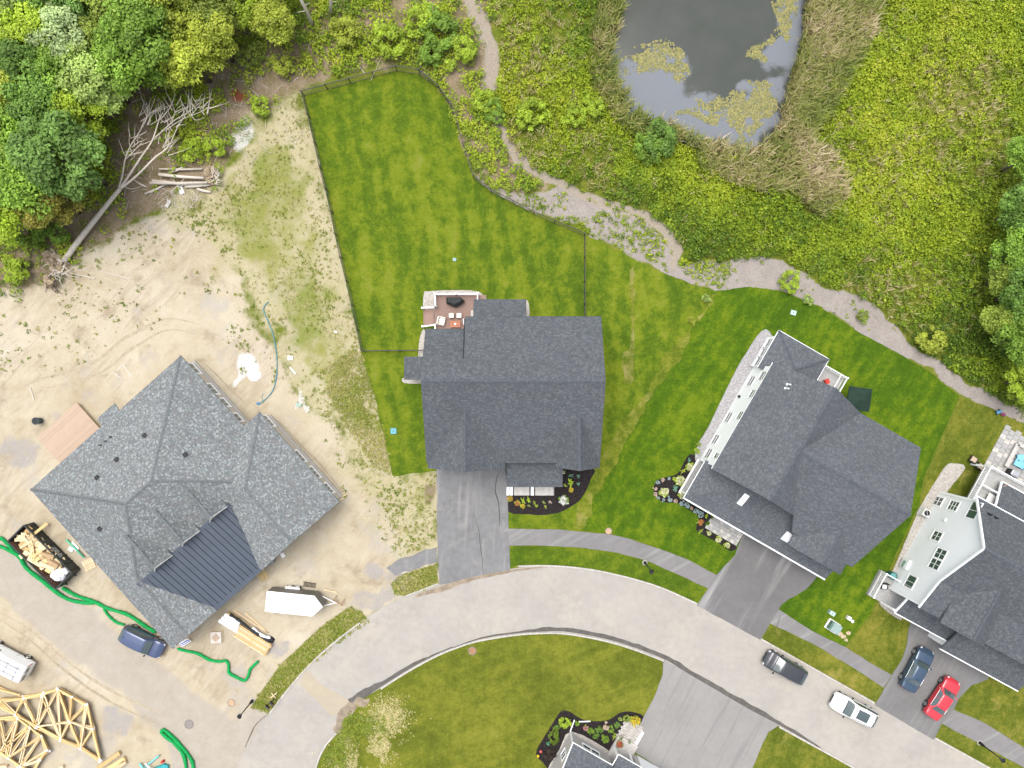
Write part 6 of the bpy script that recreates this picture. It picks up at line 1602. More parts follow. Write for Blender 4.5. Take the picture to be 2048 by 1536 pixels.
def make_car(name, label, cat, loc, ang, kind, pmat, L=4.7, Wd=1.86, Ht=1.48, extras=()):
    car = thing(name, label, cat, loc, ang)
    h = L / 2; w = Wd / 2
    if kind == 'sedan':
        st = [(-h, w * .70, .42, .78, .86, w * .60), (-h + .12, w * .88, .30, .90, 1.00, w * .72), (-h + .75, w * .97, .24, .95, 1.06, w * .74), (-h + 1.35, w, .22, .95, Ht - .06, w * .60),
              (-h + 2.1, w, .22, .94, Ht, w * .63), (-h + 2.75, w, .22, .93, Ht - .03, w * .64), (-h + 3.35, w * .99, .22, .92, 1.02, w * .78), (-h + 4.1, w * .97, .24, .86, .92, w * .76), (h - .22, w * .88, .28, .76, .80, w * .66), (h, w * .66, .40, .62, .68, w * .50)]
        cab = (2.2, 3.05, 5.02, 5.85)     # rear glass, cabin, windscreen stations
    elif kind == 'suv':
        st = [(-h, w * .74, .46, .95, 1.10, w * .62), (-h + .10, w * .90, .34, 1.02, 1.30, w * .66), (-h + .55, w * .98, .26, 1.06, Ht - .10, w * .73), (-h + 1.2, w, .25, 1.06, Ht - .02, w * .77),
              (-h + 2.0, w, .25, 1.04, Ht, w * .78), (-h + 2.8, w, .25, 1.03, Ht - .03, w * .76), (-h + 3.55, w * .99, .25, 1.02, 1.12, w * .82), (-h + 4.1, w * .97, .26, .98, 1.05, w * .78), (h - .18, w * .90, .32, .86, .92, w * .70), (h, w * .72, .44, .70, .76, w * .56)]
        cab = (0.7, 1.85, 5.02, 5.85)
    else:                                   # van
        st = [(-h, w * .93, .40, 1.05, Ht - .25, w * .80), (-h + .10, w * .98, .36, 1.08, Ht - .06, w * .84), (-h + .6, w, .34, 1.10, Ht, w * .86), (-h + 1.8, w, .34, 1.10, Ht + .01, w * .87), (-h + 3.0, w, .34, 1.10, Ht, w * .86),
              (-h + 3.8, w, .34, 1.10, Ht - .06, w * .82), (-h + 4.6, w * .99, .34, 1.08, 1.25, w * .84), (h - .2, w * .92, .38, .95, 1.0, w * .74), (h, w * .78, .48, .75, .82, w * .6)]
        cab = (0.05, 0.9, 5.02, 5.8)
    B = CarBody(st)
    body = B.body().build('body', pmat, car, smooth=True)
    G = MAT['carglass']
    r0, r1, f0, f1 = cab
    B.patch(f0 + .04, f1, 5.12, 8.88, 0.010, 6, 12).build('windshield', G, car, smooth=True)
    if kind != 'van':
        B.patch(r0, r1 - .06, 5.14, 8.86, 0.010, 6, 12).build('rear_window', G, car, smooth=True)
        ts = ((4.14, 4.90), (9.10, 9.86)); mid_s = (r1 + f0) / 2 + .05
        for (ta, tb) in ts:
            up = tb if ta < 7 else ta
            for (sa, sb) in ((r1 - .55 if kind == 'sedan' else r1 - .9, mid_s - .04), (mid_s + .04, f0 + .42)):
                fr_ = (lambda q: (0, 0.45 * max(0, 1 - q / 0.35) if sa < mid_s - .1 else 0.55 * max(0, (q - 0.55) / 0.45))) if ta < 7 else (lambda q: (0.45 * max(0, 1 - q / 0.35) if sa < mid_s - .1 else 0.55 * max(0, (q - 0.55) / 0.45), 0))
                B.patch(sa, sb, ta, tb, 0.008, 8, 4, fr_).build('side_window', G, car, smooth=True)
    else:
        for (sa, sb) in ((2.1, 2.75), (2.85, 3.5)):
            B.patch(sa, sb, 4.35, 4.85, 0.008, 4, 3).build('side_window', G, car)
        for ta, tb in ((4.2, 4.9), (9.1, 9.8)): B.patch(4.4, 5.3, ta, tb, 0.008, 5, 3).build('side_window', G, car)
        for sy in (-1, 1): MB().box((-h - .005, sy * w * .42, 1.45), (0.03, w * .66, 0.55)).build('rear_window', G, car)
    n_ = B.n - 1
    # lamps, grille, bumper strips
    for ta, tb in ((3.6, 4.7), (9.3, 10.4)):
        B.patch(n_ - .95, n_ - .25, ta, tb, 0.006, 4, 3).build('headlight', MAT['lamp_lens'], car)
        B.patch(0.25, 0.95, ta, tb, 0.006, 4, 3).build('taillight', MAT['red_light'], car)
    MB().box((h - .01, 0, .55), (0.04, w * .95, .2)).build('grille', MAT['dark'], car)
    MB().box((-h + .01, 0, .62), (0.03, .5, .13)).build('number_plate', MAT['offwhite'], car)
    B.patch(f1 - .02, f1 + .10, 5.1, 8.9, 0.007, 2, 10).build('cowl', MAT['dark'], car, smooth=True)
    for ta, tb in ((1.0, 2.2), (11.8, 13.0)): B.patch(1.0, n_ - 1.0, ta, tb, 0.006, 10, 2).build('sill_trim', MAT['dark'], car)
    for sy in (-1, 1):
        mx = B.pt(f1 - .35, 4.0).x
        MB().box((mx, sy * (w + .10), 1.0 if kind == 'sedan' else 1.12), (0.13, .20, .14)).build('side_mirror', pmat if 'bodymirror' in extras else MAT['dark'], car, bevel=0.03)
    rr = .35 if kind != 'sedan' else .335
    wb0, wb1 = -h + .19 * L, h - .185 * L
    for x in (wb0, wb1):
        for sy in (-1, 1):
            y = sy * (w - .105)
            MB().cyl((x, sy * (w - .03) - .022, rr), rr * 1.14, .044, 28, axis='Y').build('wheel_arch', MAT['dark'], car)
            add_wheel(car, x, y, sy, rr)
    # door seams
    for s in ((r1 + f0) / 2 + .05, f0 + .55, r1 - .35):
        for ta, tb in ((2.1, 4.0), (10.0, 11.9)): B.patch(s - .012, s + .012, ta, tb, 0.004, 1, 6).build('door_seam', MAT['dark'], car)
    if 'rails' in extras:
        for t in (5.35, 8.65):
            pts = [B.pt(s, t) + Vector((0, 0, .06)) for s in np.linspace(1.6, f0 - .1, 10)]
            MB().tube(pts, .022, 6).build('roof_rail', MAT['dark'], car)
    if 'sunroof' in extras:
        B.patch(2.9, 4.5, 5.9, 8.1, 0.012, 6, 8).build('sunroof', G, car, smooth=True)
    if 'chrome' in extras:
        for t in (4.08, 9.92):
            MB().tube([B.pt(s, t) + B.nrm(s, t) * .012 for s in np.linspace(r1 - .5, f0 + .45, 12)], .014, 5).build('chrome_strip', MAT['alloy'], car)
    p = B.pt(r1 + .15, 7); MB().box((p.x, 0, p.z + .05), (.16, .04, .07)).build('aerial_fin', pmat, car)
    if 'hoodlines' in extras:
        for t in (5.9, 8.1): B.patch(f1 + .15, n_ - .5, t - .05, t + .05, 0.004, 6, 1).build('hood_crease', pmat, car)
    return car, B
def car_at(pf, pr, z=0.7):
    """front and rear middle in the photograph"""
    a, b = W(*pf, z), W(*pr, z)
    c = (a + b) / 2; d = a - b
    return Vector((c.x, c.y, Z_DRIVE)), math.atan2(d.y, d.x), d.length
# parked in the street, the nose up the hill to the left
lc, an, L_c = car_at((1531, 1313), (1606, 1355)); lc.z = Z_ROAD - .01
make_car('parked_car', 'charcoal dark car parked against the kerb on the road', 'car', lc, an, 'suv', paint('charcoal paint', (0.030, 0.032, 0.038), 0.3), 4.5, 1.84, 1.52, ('chrome',))
lc, an, L_c = car_at((1664, 1397), (1748, 1440)); lc.z = Z_ROAD - .01
make_car('parked_car', 'white car with roof rails and sunroof parked on the road', 'car', lc, an, 'suv', paint('white paint', (0.82, 0.82, 0.83)), 4.75, 1.9, 1.68, ('rails', 'sunroof'))
lc, an, L_c = car_at((1855, 1299), (1813, 1378))
make_car('parked_car', 'steel blue saloon car on the dark drive', 'car', lc, an, 'sedan', paint('blue paint', (0.030, 0.060, 0.105), 0.3), 4.7, 1.85, 1.46, ('chrome', 'bodymirror'))
lc, an, L_c = car_at((1908, 1360), (1860, 1432))
make_car('parked_car', 'bright red saloon car on the dark drive', 'car', lc, an, 'sedan', paint('red paint', (0.46, 0.018, 0.030)), 4.6, 1.83, 1.45, ('chrome', 'bodymirror'))
lc, an, L_c = car_at((325, 1302), (246, 1264)); lc.z = 0.0
make_car('parked_car', 'navy blue hatchback on the sand beside the unfinished house', 'car', lc, an, 'suv', paint('navy paint', (0.050, 0.072, 0.150), 0.3), 4.6, 1.86, 1.58, ())
lc, an, L_c = car_at((-34, 1296), (57, 1343), 0.9); lc.z = 0.0
van, VB = make_car('parked_van', 'white work van with ladder rack at the left edge', 'van', lc, an, 'van', paint('van white paint', (0.78, 0.79, 0.80)), 5.4, 1.98, 2.05, ())
hv = 2.7
for sy in (-.55, .55): MB().bar((-2.2, sy, 2.24), (1.2, sy, 2.24), .05, .05).build('rack_rail', MAT['steel'], van)
for x in (-2.0, -.9, .3, 1.1):
    MB().bar((x, -.75, 2.2), (x, .75, 2.2), .05, .05).build('rack_bar', MAT['steel'], van)
for sy in (-.75, .75):
    for x in (-2.0, .3): MB().bar((x, sy, 1.9), (x, sy, 2.2), .05, .05).build('rack_leg', MAT['steel'], van)
ladder = thing('ladder', 'aluminium ladder on the white van roof', 'ladder', lc + Vector((0, 0, 2.28)), an)
for sy in (-.2, .2): MB().bar((-2.5, sy - .45, .04), (1.4, sy - .45, .04), .05, .07).build('stile', MAT['steel'], ladder)
for i in range(12): MB().bar((-2.35 + i * .31, -.65, .04), (-2.35 + i * .31, -.25, .04), .035, .035).build('rung', MAT['steel'], ladder)
cond = MB().tube([(-2.1, .35, 0), (1.3, .35, 0)], .09, 10).build('conduit_tube', MAT['offwhite']); cond.location = lc + Vector((0, 0, 2.36)); cond.rotation_euler = (0, 0, an); tag(cond, 'white conduit tube on the van roof rack beside the ladder', 'tube')

# ---------------------------------------------------------------- cargo trailer
c0, c1 = W(531, 1222, 2.2), W(629, 1232, 2.2)
FT = math.atan2((c1 - c0).y, (c1 - c0).x)
rear = (W(533.5, 1183, 2.2) + W(531, 1222, 2.2)) / 2
tr_ = thing('cargo_trailer', 'white enclosed cargo trailer with wedge nose on the sand', 'trailer', (rear.x, rear.y, 0), FT)
wT = (W(533.5, 1183, 2.2) - W(531, 1222, 2.2)).length / 2 + 0.03
LT = 4.75; nose = 0.95
poly = [(0, -wT), (LT, -wT), (LT + nose, 0.0), (LT, wT), (0, wT)]
MB().prism(poly, 0.5, 2.2).build('body', plain('grey trailer side', (0.10, 0.095, 0.085), .4, .15, 2, .5), tr_)
MB().prism([(x * 1.004 - .01, y * 1.01) for x, y in poly], 2.2, 2.24).build('roof', plain('trailer roof white', (0.85, 0.85, 0.85), .4, .02, 1), tr_)
for i in range(5):
    a, b = poly[i], poly[(i + 1) % 5]; MB().bar((a[0], a[1], 2.17), (b[0], b[1], 2.17), .05, .08).build('edge_trim', MAT['offwhite'], tr_)
MB().box((2.35, .05, 2.27), (.36, .36, .06)).build('roof_vent', MAT['steel'], tr_); MB().box((2.35, .05, 2.31), (.24, .24, .03)).build('vent_cover', MAT['offwhite'], tr_)
MB().cyl((1.95, .5, 2.24), .03, .05, 8).build('vent_cap', MAT['dark'], tr_)
for sy in (-1, 1):
    MB().prism([(1.3, sy * (wT + .002)), (2.9, sy * (wT + .002)), (2.8, sy * (wT + .24)), (1.4, sy * (wT + .24))], .62, .78).build('fender', MAT['offwhite'], tr_, bevel=.02)
    for x in (1.7, 2.5):
        add_wheel(tr_, x, sy * (wT + .13), sy, .33, .2, MAT['offwhite'])
for sy in (-1, 1): MB().bar((LT + .2, sy * .6, .5), (LT + nose + .9, 0, .48), .08, .1).build('drawbar', MAT['white'], tr_)
MB().box((LT + nose + .95, 0, .5), (.25, .12, .12)).build('coupler', MAT['steel'], tr_)
MB().cyl((LT + nose + .6, 0, .02), .04, .9, 8).build('jack', MAT['steel'], tr_)
# ---------------------------------------------------------------- black metal fence
fence = thing('metal_fence', 'black metal picket fence around the middle lawn', 'fence', W(606, 187, 0))
HF = 1.35
runs = [[(601, 181), (649, 168), (696, 156), (743, 143), (789.5, 130.5), (837, 138), (875, 168), (903, 209), (914, 245), (925, 283), (946, 349), (982, 378), (1026, 400), (1068, 422), (1110, 440), (1171, 466)],
        [(1171, 466), (1171, 511), (1170.5, 560), (1170.5, 583), (1171, 606), (1171.5, 634)],
        [(601, 181), (613, 226), (627, 283), (637.5, 331), (648.5, 375), (660, 421), (668.5, 466), (679, 513), (691, 561), (702, 610), (712.5, 659), (722, 701)],
        [(722, 701), (772, 700.5), (796, 700.5), (846, 700)]]
seen = set()
for run in runs:
    P = [W(a, b, HF) for a, b in run]
    for i, p in enumerate(P):
        key = (round(p.x, 2), round(p.y, 2))
        if key in seen: continue
        seen.add(key)
        MB().box((p.x, p.y, HF / 2), (0.075, 0.075, HF + 0.08)).box((p.x, p.y, HF + 0.06), (0.10, 0.10, 0.04)).build('post', MAT['black'], fence, world=True)
    for i in range(len(P) - 1):
        a, b = P[i], P[i + 1]
        a0, b0 = Vector((a.x, a.y, 0)), Vector((b.x, b.y, 0))
        for z in (0.16, HF - 0.20, HF - 0.03): MB().bar(a0 + Vector((0, 0, z)), b0 + Vector((0, 0, z)), 0.035, 0.04).build('rail', MAT['black'], fence, world=True)
        n = max(2, int((b0 - a0).length / 0.125)); m = MB()
        for j in range(1, n):
            q = a0 + (b0 - a0) * (j / n); m.box(q + Vector((0, 0, HF / 2)), (0.018, 0.018, HF - 0.1))
        tag(m.build('pickets', MAT['black'], fence, world=True), kind='stuff')

# ---------------------------------------------------------------- lamp posts
for k_, (px, py, lab) in enumerate(((505, 1401, 'black lamp post on the sand at the left road mouth'), (1289.5, 1125, 'black lamp post on the grass verge in front of the middle house'), (1959, 1485, 'black lamp post on the verge at the lower right corner'))):
    p = W(px, py, 0)
    lp = thing('lamp_post', lab, 'lamp post', (p.x, p.y, 0.03), 0.3, 'street lamp posts')
    MB().cyl((0, 0, 0), 0.26, 0.05, 20).build('footing', MAT['concrete'], lp)
    MB().cyl((0, 0, 0.05), 0.19, 0.5, 16, 0.12).cyl((0, 0, 0.55), 0.12, 0.3, 16, 0.065).build('base', MAT['black'], lp)
    MB().cyl((0, 0, 0.8), 0.065, 2.35, 12, 0.05).build('pole', MAT['black'], lp)
    MB().cyl((0, 0, 3.12), 0.12, 0.06, 12).cyl((0, 0, 3.18), 0.14, 0.36, 8, 0.20).build('lantern', MAT['glass'], lp)
    MB().cyl((0, 0, 3.54), 0.24, 0.16, 8, 0.10).cyl((0, 0, 3.70), 0.05, 0.12, 8, 0.02).build('lantern_cap', MAT['black'], lp)
    for a in range(4): MB().bar((0.15 * math.cos(a * 1.571), 0.15 * math.sin(a * 1.571), 3.16), (0.21 * math.cos(a * 1.571), 0.21 * math.sin(a * 1.571), 3.55), 0.025, 0.025).build('lantern_bar', MAT['black'], lp)

# ---------------------------------------------------------------- lids and utility boxes
def lid(px, py, r, mat, label, z=0.05, name='manhole_cover', rim=None):
    p = W(px, py, 0); o = thing(name, label, 'manhole', (p.x, p.y, 0))
    MB().cyl((0, 0, 0), r, z, 28).build('cover', mat, o)
    ring_ = [(math.cos(2 * math.pi * i / 28) * r * 1.12, math.sin(2 * math.pi * i / 28) * r * 1.12, z - 0.008) for i in range(29)]
    MB().tube(ring_, r * 0.10, 6).build('frame', rim or MAT['iron'], o)
    return o
lid(944.5, 1301.5, 0.36, MAT['rust'], 'rusty round manhole cover by the inner kerb', 0.055)
lid(378, 1448.5, 0.40, MAT['iron'], 'dusty grey manhole cover on the sandy side street', 0.02)
lid(462.5, 1405.5, 0.33, MAT['tan_lid'], 'sand covered manhole cover near the left lamp post', 0.012)
lid(1217, 1062, 0.30, MAT['tan_lid'], 'tan round cover at the rim of the curved footpath', 0.06)
def ubox(px, py, sx, sy, h, mat, label, rz=0.0, name='utility_lid', cat='utility box', topmat=None):
    p = W(px, py, h); o = thing(name, label, cat, (p.x, p.y, 0.03), rz)
    MB().box((0, 0, h / 2), (sx, sy, h)).build('housing', mat, o, bevel=0.03)
    MB().box((0, 0, h + 0.01), (sx * 0.86, sy * 0.86, 0.02)).build('lid', topmat or mat, o)
    MB().cyl((0, 0, h + 0.02), 0.05, 0.015, 8).build('bolt', MAT['dark'], o)
    return o
ubox(787, 862, 0.66, 0.66, 0.12, MAT['midgreen'], 'teal square utility lid in the lawn left of the house', 0, topmat=MAT['teal'])
ubox(1587, 625.5, 0.6, 0.52, 0.12, MAT['palegreen'], 'pale green utility lid in the lawn above the white house', R(-15), topmat=plain('mint lid', (0.34, 0.46, 0.40), .5, .05))
ubox(909, 519, 0.36, 0.3, 0.07, MAT['teal'], 'small pale blue lid in the lawn behind the deck', R(-20), topmat=plain('pale blue lid', (0.30, 0.42, 0.48), .5, .05))
ubox(1665, 1227, 0.62, 0.45, 0.5, MAT['palegreen'], 'pale green cable pedestal in the lawn above the transformer', R(-33), 'cable_pedestal', topmat=plain('mint lid two', (0.36, 0.46, 0.42), .5, .05))
ubox(1699, 1237, 0.4, 0.4, 0.45, MAT['offwhite'], 'small white utility pedestal right of the transformer', R(-33), 'cable_pedestal')
pz = W(1705.5, 1243, 0.6); cp = thing('marker_post', 'round white cap post right of the transformer', 'post', (pz.x, pz.y, 0.03)); MB().cyl((0, 0, 0), .13, .55, 16).build('post', MAT['white'], cp); MB().cyl((0, 0, .55), .16, .07, 16, .10).build('cap', MAT['white'], cp)
p = W(1669, 1255, 0.6); tf = thing('transformer_box', 'green metal transformer cabinet on the lawn between two houses', 'transformer', (p.x, p.y, 0.03), R(-33))
MB().box((0.02, 0, 0.06), (1.35, 1.12, 0.12)).build('pad', MAT['offwhite'], tf)
MB().box((0.14, 0, 0.45), (0.95, 0.95, 0.7)).build('cabinet', plain('grey green metal', (0.22, 0.29, 0.27), .5, .06), tf, bevel=0.02)
MB().box((-0.42, 0, 0.42), (0.18, 0.93, 0.6)).build('door_hood', MAT['midgreen'], tf, bevel=0.02)
MB().box((-0.52, 0.2, 0.45), (0.03, 0.06, 0.2)).build('handle', MAT['dark'], tf)
for i, (px, py, r_) in enumerate(((1687, 1273, .32), (1697, 1266, .26), (1680, 1268, .3), (1692, 1280, .22))):
    q = W(px, py); m = MB().dome((q.x, q.y, 0.0), r_, r_ * .8, .12, 9, 3, .2).build('rock', plain('sandstone', (.42, .33, .23), .9, .2, 4), None); tag(m, ('large pale rock touching the transformer pad', 'pale rock farthest right of the transformer', 'pale rock below the transformer corner', 'small pale rock by the footpath below the transformer')[i], 'rock', 'rocks beside the transformer')
p = W(1850, 1025, .5); ac = thing('air_conditioner', 'white air conditioner unit against the grey house wall', 'air conditioner', (p.x, p.y, 0.03), FD.a)
MB().box((0, 0, .04), (.95, .95, .08)).build('pad', MAT['paver'], ac); MB().box((0, 0, .45), (.75, .75, .75)).build('case', MAT['offwhite'], ac, bevel=.04); MB().cyl((0, 0, .83), .3, .02, 20).build('fan_grille', MAT['black'], ac); MB().box((0, 0, .86), (.5, .06, .02), .6).build('fan_blade', MAT['steel'], ac)
def barrel(px, py, r, h, mat, inner, label, cat='bin'):
    p = W(px, py, h); o = thing('barrel', label, cat, (p.x, p.y, 0.0))
    MB().cyl((0, 0, 0), r * .85, h, 20, r).build('drum', mat, o); MB().cyl((0, 0, h - .02), r * .88, .03, 20).build('contents', inner, o)
    ring_ = [(math.cos(2 * math.pi * i / 20) * r, math.sin(2 * math.pi * i / 20) * r, h + .01) for i in range(21)]; MB().tube(ring_, .035, 6).build('rim', mat, o)
barrel(71, 842, .36, .8, plain('barrel slate', (.05, .075, .08), .5, .15), MAT['dark'], 'dark slate barrel left of the tan deck')
barrel(1787, 1152, .38, .9, plain('bin teal', (.03, .11, .10), .5, .15), plain('bin lid teal', (.10, .26, .26), .4, .2), 'round teal bin beside the grey house wall')

# mailboxes by the left verge
for k_, (px, py, rz) in enumerate(((543, 1404, -35), (535, 1411, -35))):
    p = W(px, py, .9); o = thing('mailbox', ('black mailbox on a post at the left verge, the upper of two', 'black mailbox on a post at the left verge, the lower of two')[k_], 'mailbox', (p.x, p.y, .02), R(rz), 'mailboxes by the left verge')
    MB().box((0, 0, .5), (.10, .10, 1.0)).build('post', MAT['dark'], o); MB().box((.1, 0, 1.1), (.52, .22, .2)).cyl((-.16, 0, 1.2), .11, .52, 12, axis='X').build('box', MAT['black'], o); MB().box((.30, .13, 1.2), (.12, .02, .06)).build('flag', MAT['red'], o)
p = W(547, 1391, .6); o = thing('survey_stake', 'wooden cross stake in the left verge above the mailboxes', 'stake', (p.x, p.y, .02), R(40)); MB().box((0, 0, .3), (.06, .06, .6)).build('upright', MAT['lumber_pale'], o); MB().box((0, 0, .55), (.9, .07, .04)).build('crossbar', MAT['lumber_pale'], o); MB().box((0, 0, .60), (.07, .7, .04)).build('crossbar', MAT['lumber_pale'], o)

# ---------------------------------------------------------------- dumpster with scrap
cB = W(68, 1044, 0); dE = W(162, 1138, 0)
LD = (dE - cB).length; aD = math.atan2((dE - cB).y, (dE - cB).x)
dp = thing('dumpster', 'long black steel dumpster heaped with scrap wood', 'dumpster', (cB.x, cB.y, 0), aD)
WD, HD = 2.35, 1.5
ms = plain('dumpster steel', (.022, .027, .026), .5, .35, 2.0, .4)
mi_ = plain('dumpster inside', (.16, .085, .055), .8, .3, 2.0)
MB().box((LD / 2, -WD / 2, .1), (LD, WD, .12)).build('floor', mi_, dp)
for nm, c, s in (('side_wall', (LD / 2, -.04, HD / 2), (LD, .08, HD)), ('side_wall', (LD / 2, -WD + .04, HD / 2), (LD, .08, HD)), ('front_wall', (.04, -WD / 2, HD / 2), (.08, WD - .17, HD)), ('tail_gate', (LD - .04, -WD / 2, HD / 2), (.08, WD - .17, HD))):
    MB().box(c, s).build(nm, ms, dp)
for nm, c, s in (('liner', (LD / 2, -.09, HD / 2), (LD - .3, .012, HD - .12)), ('liner', (LD / 2, -WD + .09, HD / 2), (LD - .3, .012, HD - .12))): MB().box(c, s).build(nm, mi_, dp)
for i in range(8):
    x = .35 + (LD - .7) * i / 7; MB().box((x, .03, HD / 2), (.09, .07, HD - .1)).build('rib', ms, dp)
    MB().box((x, -WD - .03, HD / 2), (.09, .07, HD - .1)).build('rib', ms, dp)
for y in (.0, -WD): MB().bar((0, y, HD + .03), (LD, y, HD + .03), .12, .08).build('top_rim', ms, dp)
for x in (0.02, LD - .02): MB().bar((x, -.07, HD + .03), (x, -WD + .07, HD + .03), .12, .08).build('top_rim', ms, dp)
MB().box((LD + .12, -WD * .3, .5), (.2, .4, .12)).box((LD + .12, -WD * .75, .5), (.2, .4, .12)).build('hinge', ms, dp) if False else None
for y in (-.5, -1.8): MB().cyl((LD + .05, y, .55), .09, .25, 10, axis='X').build('roller', MAT['black'], dp)
# worn white lettering on the side: three short lines of strokes
rr_ = random.Random(4)
lt = MB()
for row in range(3):
    x = LD * .50 + row * .08
    for c_ in range(9 - row):
        wch = rr_.uniform(.08, .14)
        if rr_.random() < .85:
            lt.box((x + wch / 2, .068, 1.15 - row * .22), (wch * .75, .012, .03)).box((x + wch * .2, .068, 1.08 - row * .22), (.03, .012, .15))
            if rr_.random() < .6: lt.box((x + wch * .7, .068, 1.08 - row * .22), (.03, .012, .13))
        x += wch + .05
tag(lt.build('lettering', MAT['offwhite'], dp), kind='stuff')
fd = Frame(cB.x, cB.y, math.degrees(aD))
def heap_z(x, y): return .85 + .75 * max(0, 1 - abs(x / LD - .45) * 1.25) * max(.35, 1 - abs(y + WD / 2) / 1.7)
rs = random.Random(9)
sizes = [(1.3, .3, .05), (.9, .2, .04), (.6, .35, .03), (1.6, .12, .05), (.5, .25, .05), (1.1, .5, .02), (.45, .18, .09)]
smesh = []
for s in sizes:
    for mt in ('osb', 'lumber_pale', 'lumber'):
        smesh.append(MB().box((0, 0, 0), s).mesh('scrap', MAT[mt]))
for i in range(125):
    x = rs.uniform(.45, LD - 1.5); y = rs.uniform(-WD + .4, -.4)
    g_ = fd.glob(x, y, heap_z(x, y) + rs.uniform(-.22, .16))
    o = link_mesh('scrap_board', rs.choice(smesh), None, g_, (rs.uniform(-.35, .35), rs.uniform(-.35, .35), rs.uniform(0, 6.28)))
    tag(o, 'pale offcut of wood in the heap filling the black dumpster', 'scrap wood', 'scrap wood in the dumpster')
for i, (x, y, s, rz, tl, mt, lab) in enumerate(((2.1, -WD + .1, (1.0, .45, .04), 1.3, .2, 'lumber_pale', 'wide pale board sticking over the road side of the dumpster'), (3.6, -1.9, (1.9, .42, .04), .2, .15, 'lumber_pale', 'long pale board along the dumpster rim'), (4.6, -1.3, (1.6, .4, .04), .3, .1, 'osb', 'second long board near the plastic end of the dumpster'), (4.0, -.6, (1.2, .8, .3), .5, .2, 'cardboard', 'brown cardboard box in the dumpster'), (4.9, -.75, (1.0, .7, .3), .2, .3, 'cardboard', 'flattened cardboard carton in the dumpster beside the plastic'))):
    g_ = fd.glob(x, y, heap_z(x, y) + .22)
    o = MB().box((0, 0, 0), s).build('scrap_board' if mt != 'cardboard' else 'cardboard_box', MAT[mt]); o.location = g_; o.rotation_euler = (tl, .1, aD + rz); tag(o, lab, 'scrap wood' if mt != 'cardboard' else 'box')
g_ = fd.glob(LD - .95, -1.35, .75)
m = MB().dome((0, 0, 0), .85, .72, .95, 16, 7, .10).build('plastic_sheet', MAT['plastic_wrap'], None, smooth=False); m.location = g_; tag(m, 'crumpled white plastic sheeting at the lower end of the dumpster', 'plastic sheet')
g_ = fd.glob(LD - .7, -.55, 1.0); m = MB().dome((0, 0, 0), .5, .4, .5, 12, 5, .16).build('plastic_sheet', MAT['plastic_wrap']); m.location = g_; tag(m, 'smaller wad of grey plastic in the dumpster corner', 'plastic sheet')
a, b = fd.glob(1.35, -.3, 1.55), W(94, 1047, .45)
m = MB().bar(a, b, .28, .06).build('plank', MAT['lumber']); tag(m, 'orange brown plank leaning out of the upper end of the dumpster', 'plank')

# ---------------------------------------------------------------- erosion socks, pipes, hose
def sock(pts, r, mat, label, name='filter_sock', cat='filter sock', n=10, z=None):
    L = smooth_line([W(a, b, r) for a, b in pts], 5)
    rad = [r * (.85 + .3 * random.random()) for _ in L]; rad[0] *= .5; rad[-1] *= .5
    m = MB().tube(L, rad, n).build(name, mat, None, smooth=True); return tag(m, label, cat)
GS = MAT['green_sock']
sock([(-30, 1070), (0, 1076), (14, 1087), (30, 1108)], .17, GS, 'green filter sock coming in at the left edge above the other')
sock([(-30, 1090), (0, 1093), (22, 1103), (38, 1113), (52, 1135), (72, 1152), (88, 1164), (110, 1182), (135, 1198), (165, 1205), (190, 1206)], .19, GS, 'long green filter sock along the road side of the dumpster')
sock([(124, 1175), (150, 1190), (172, 1198), (192, 1205), (205, 1212), (222, 1219), (250, 1227), (270, 1238), (290, 1252), (312, 1265)], .18, GS, 'green filter sock from the dumpster to the house corner')
sock([(207, 1216), (216, 1230), (232, 1244), (250, 1250)], .13, GS, 'thin branch of green sock ending behind the navy car')
sock([(354, 1297), (372, 1302), (395, 1307), (420, 1320), (440, 1323), (451, 1321), (457, 1330), (458, 1345), (470, 1353), (488, 1361), (496, 1353), (501, 1338), (517, 1322)], .15, GS, 'winding green filter sock at the front corner of the unfinished house')
sock([(386, 1560), (386, 1530), (378, 1512), (362, 1492), (345, 1474), (328, 1460), (323, 1464), (330, 1472), (348, 1486), (362, 1502), (370, 1520), (374, 1560)], .17, GS, 'folded green filter sock at the bottom edge')
sock([(537, 603), (527, 618), (535, 640), (545, 665), (552, 700), (554, 740), (548, 775), (535, 795), (518, 808)], .055, plain('blue green hose', (.07, .20, .23), .5, .2), 'blue green hose lying from grass to sand', 'hose', 'hose', 8)
m = MB().dome((*W(517, 807)[:2], 0), .22, .16, .14, 10, 4, .2).build('hose_reel', MAT['blue']); tag(m, 'blue coil at the lower end of the hose', 'hose end')
sock([(526, 806), (524, 795), (526, 786)], .03, MAT['teal'], 'short stray end of the hose', 'hose', 'hose', 6)
def pole(a, b, r, mat, label, name, cat, za=.1, zb=.1, n=10):
    m = MB().tube([W(*a, za), W(*b, zb)], r, n).build(name, mat, None, smooth=True); return tag(m, label, cat)
MTP = plain('turquoise pipe', (.17, .50, .50), .4, .1)
pole((132, 1079), (168, 1115), .09, plain('mint pipe', (.10, .42, .25), .4, .1), 'mint green pipe lying beside the dumpster', 'pipe', 'pipe', .25, .25)
for i, (px, py, s, rz) in enumerate(((150, 1092, (1.0, .45, .08), -50), (143, 1098, (.5, .4, .06), -30))):
    q = W(px, py); m = MB().box((q.x, q.y, .08 + .02 * i), s, R(rz)).build('foam_sheet', MAT['white']); tag(m, ('long white foam sheet under the mint pipe', 'small white foam piece under the mint pipe')[i], 'foam sheet')
pole((318, 1511), (290, 1534), .09, MTP, 'turquoise pipe at the bottom edge, the long one', 'pipe', 'pipe', .3, .2)
pole((279, 1527), (292, 1545), .10, MTP, 'turquoise pipe at the bottom edge, the short one', 'pipe', 'pipe', .3, .2)
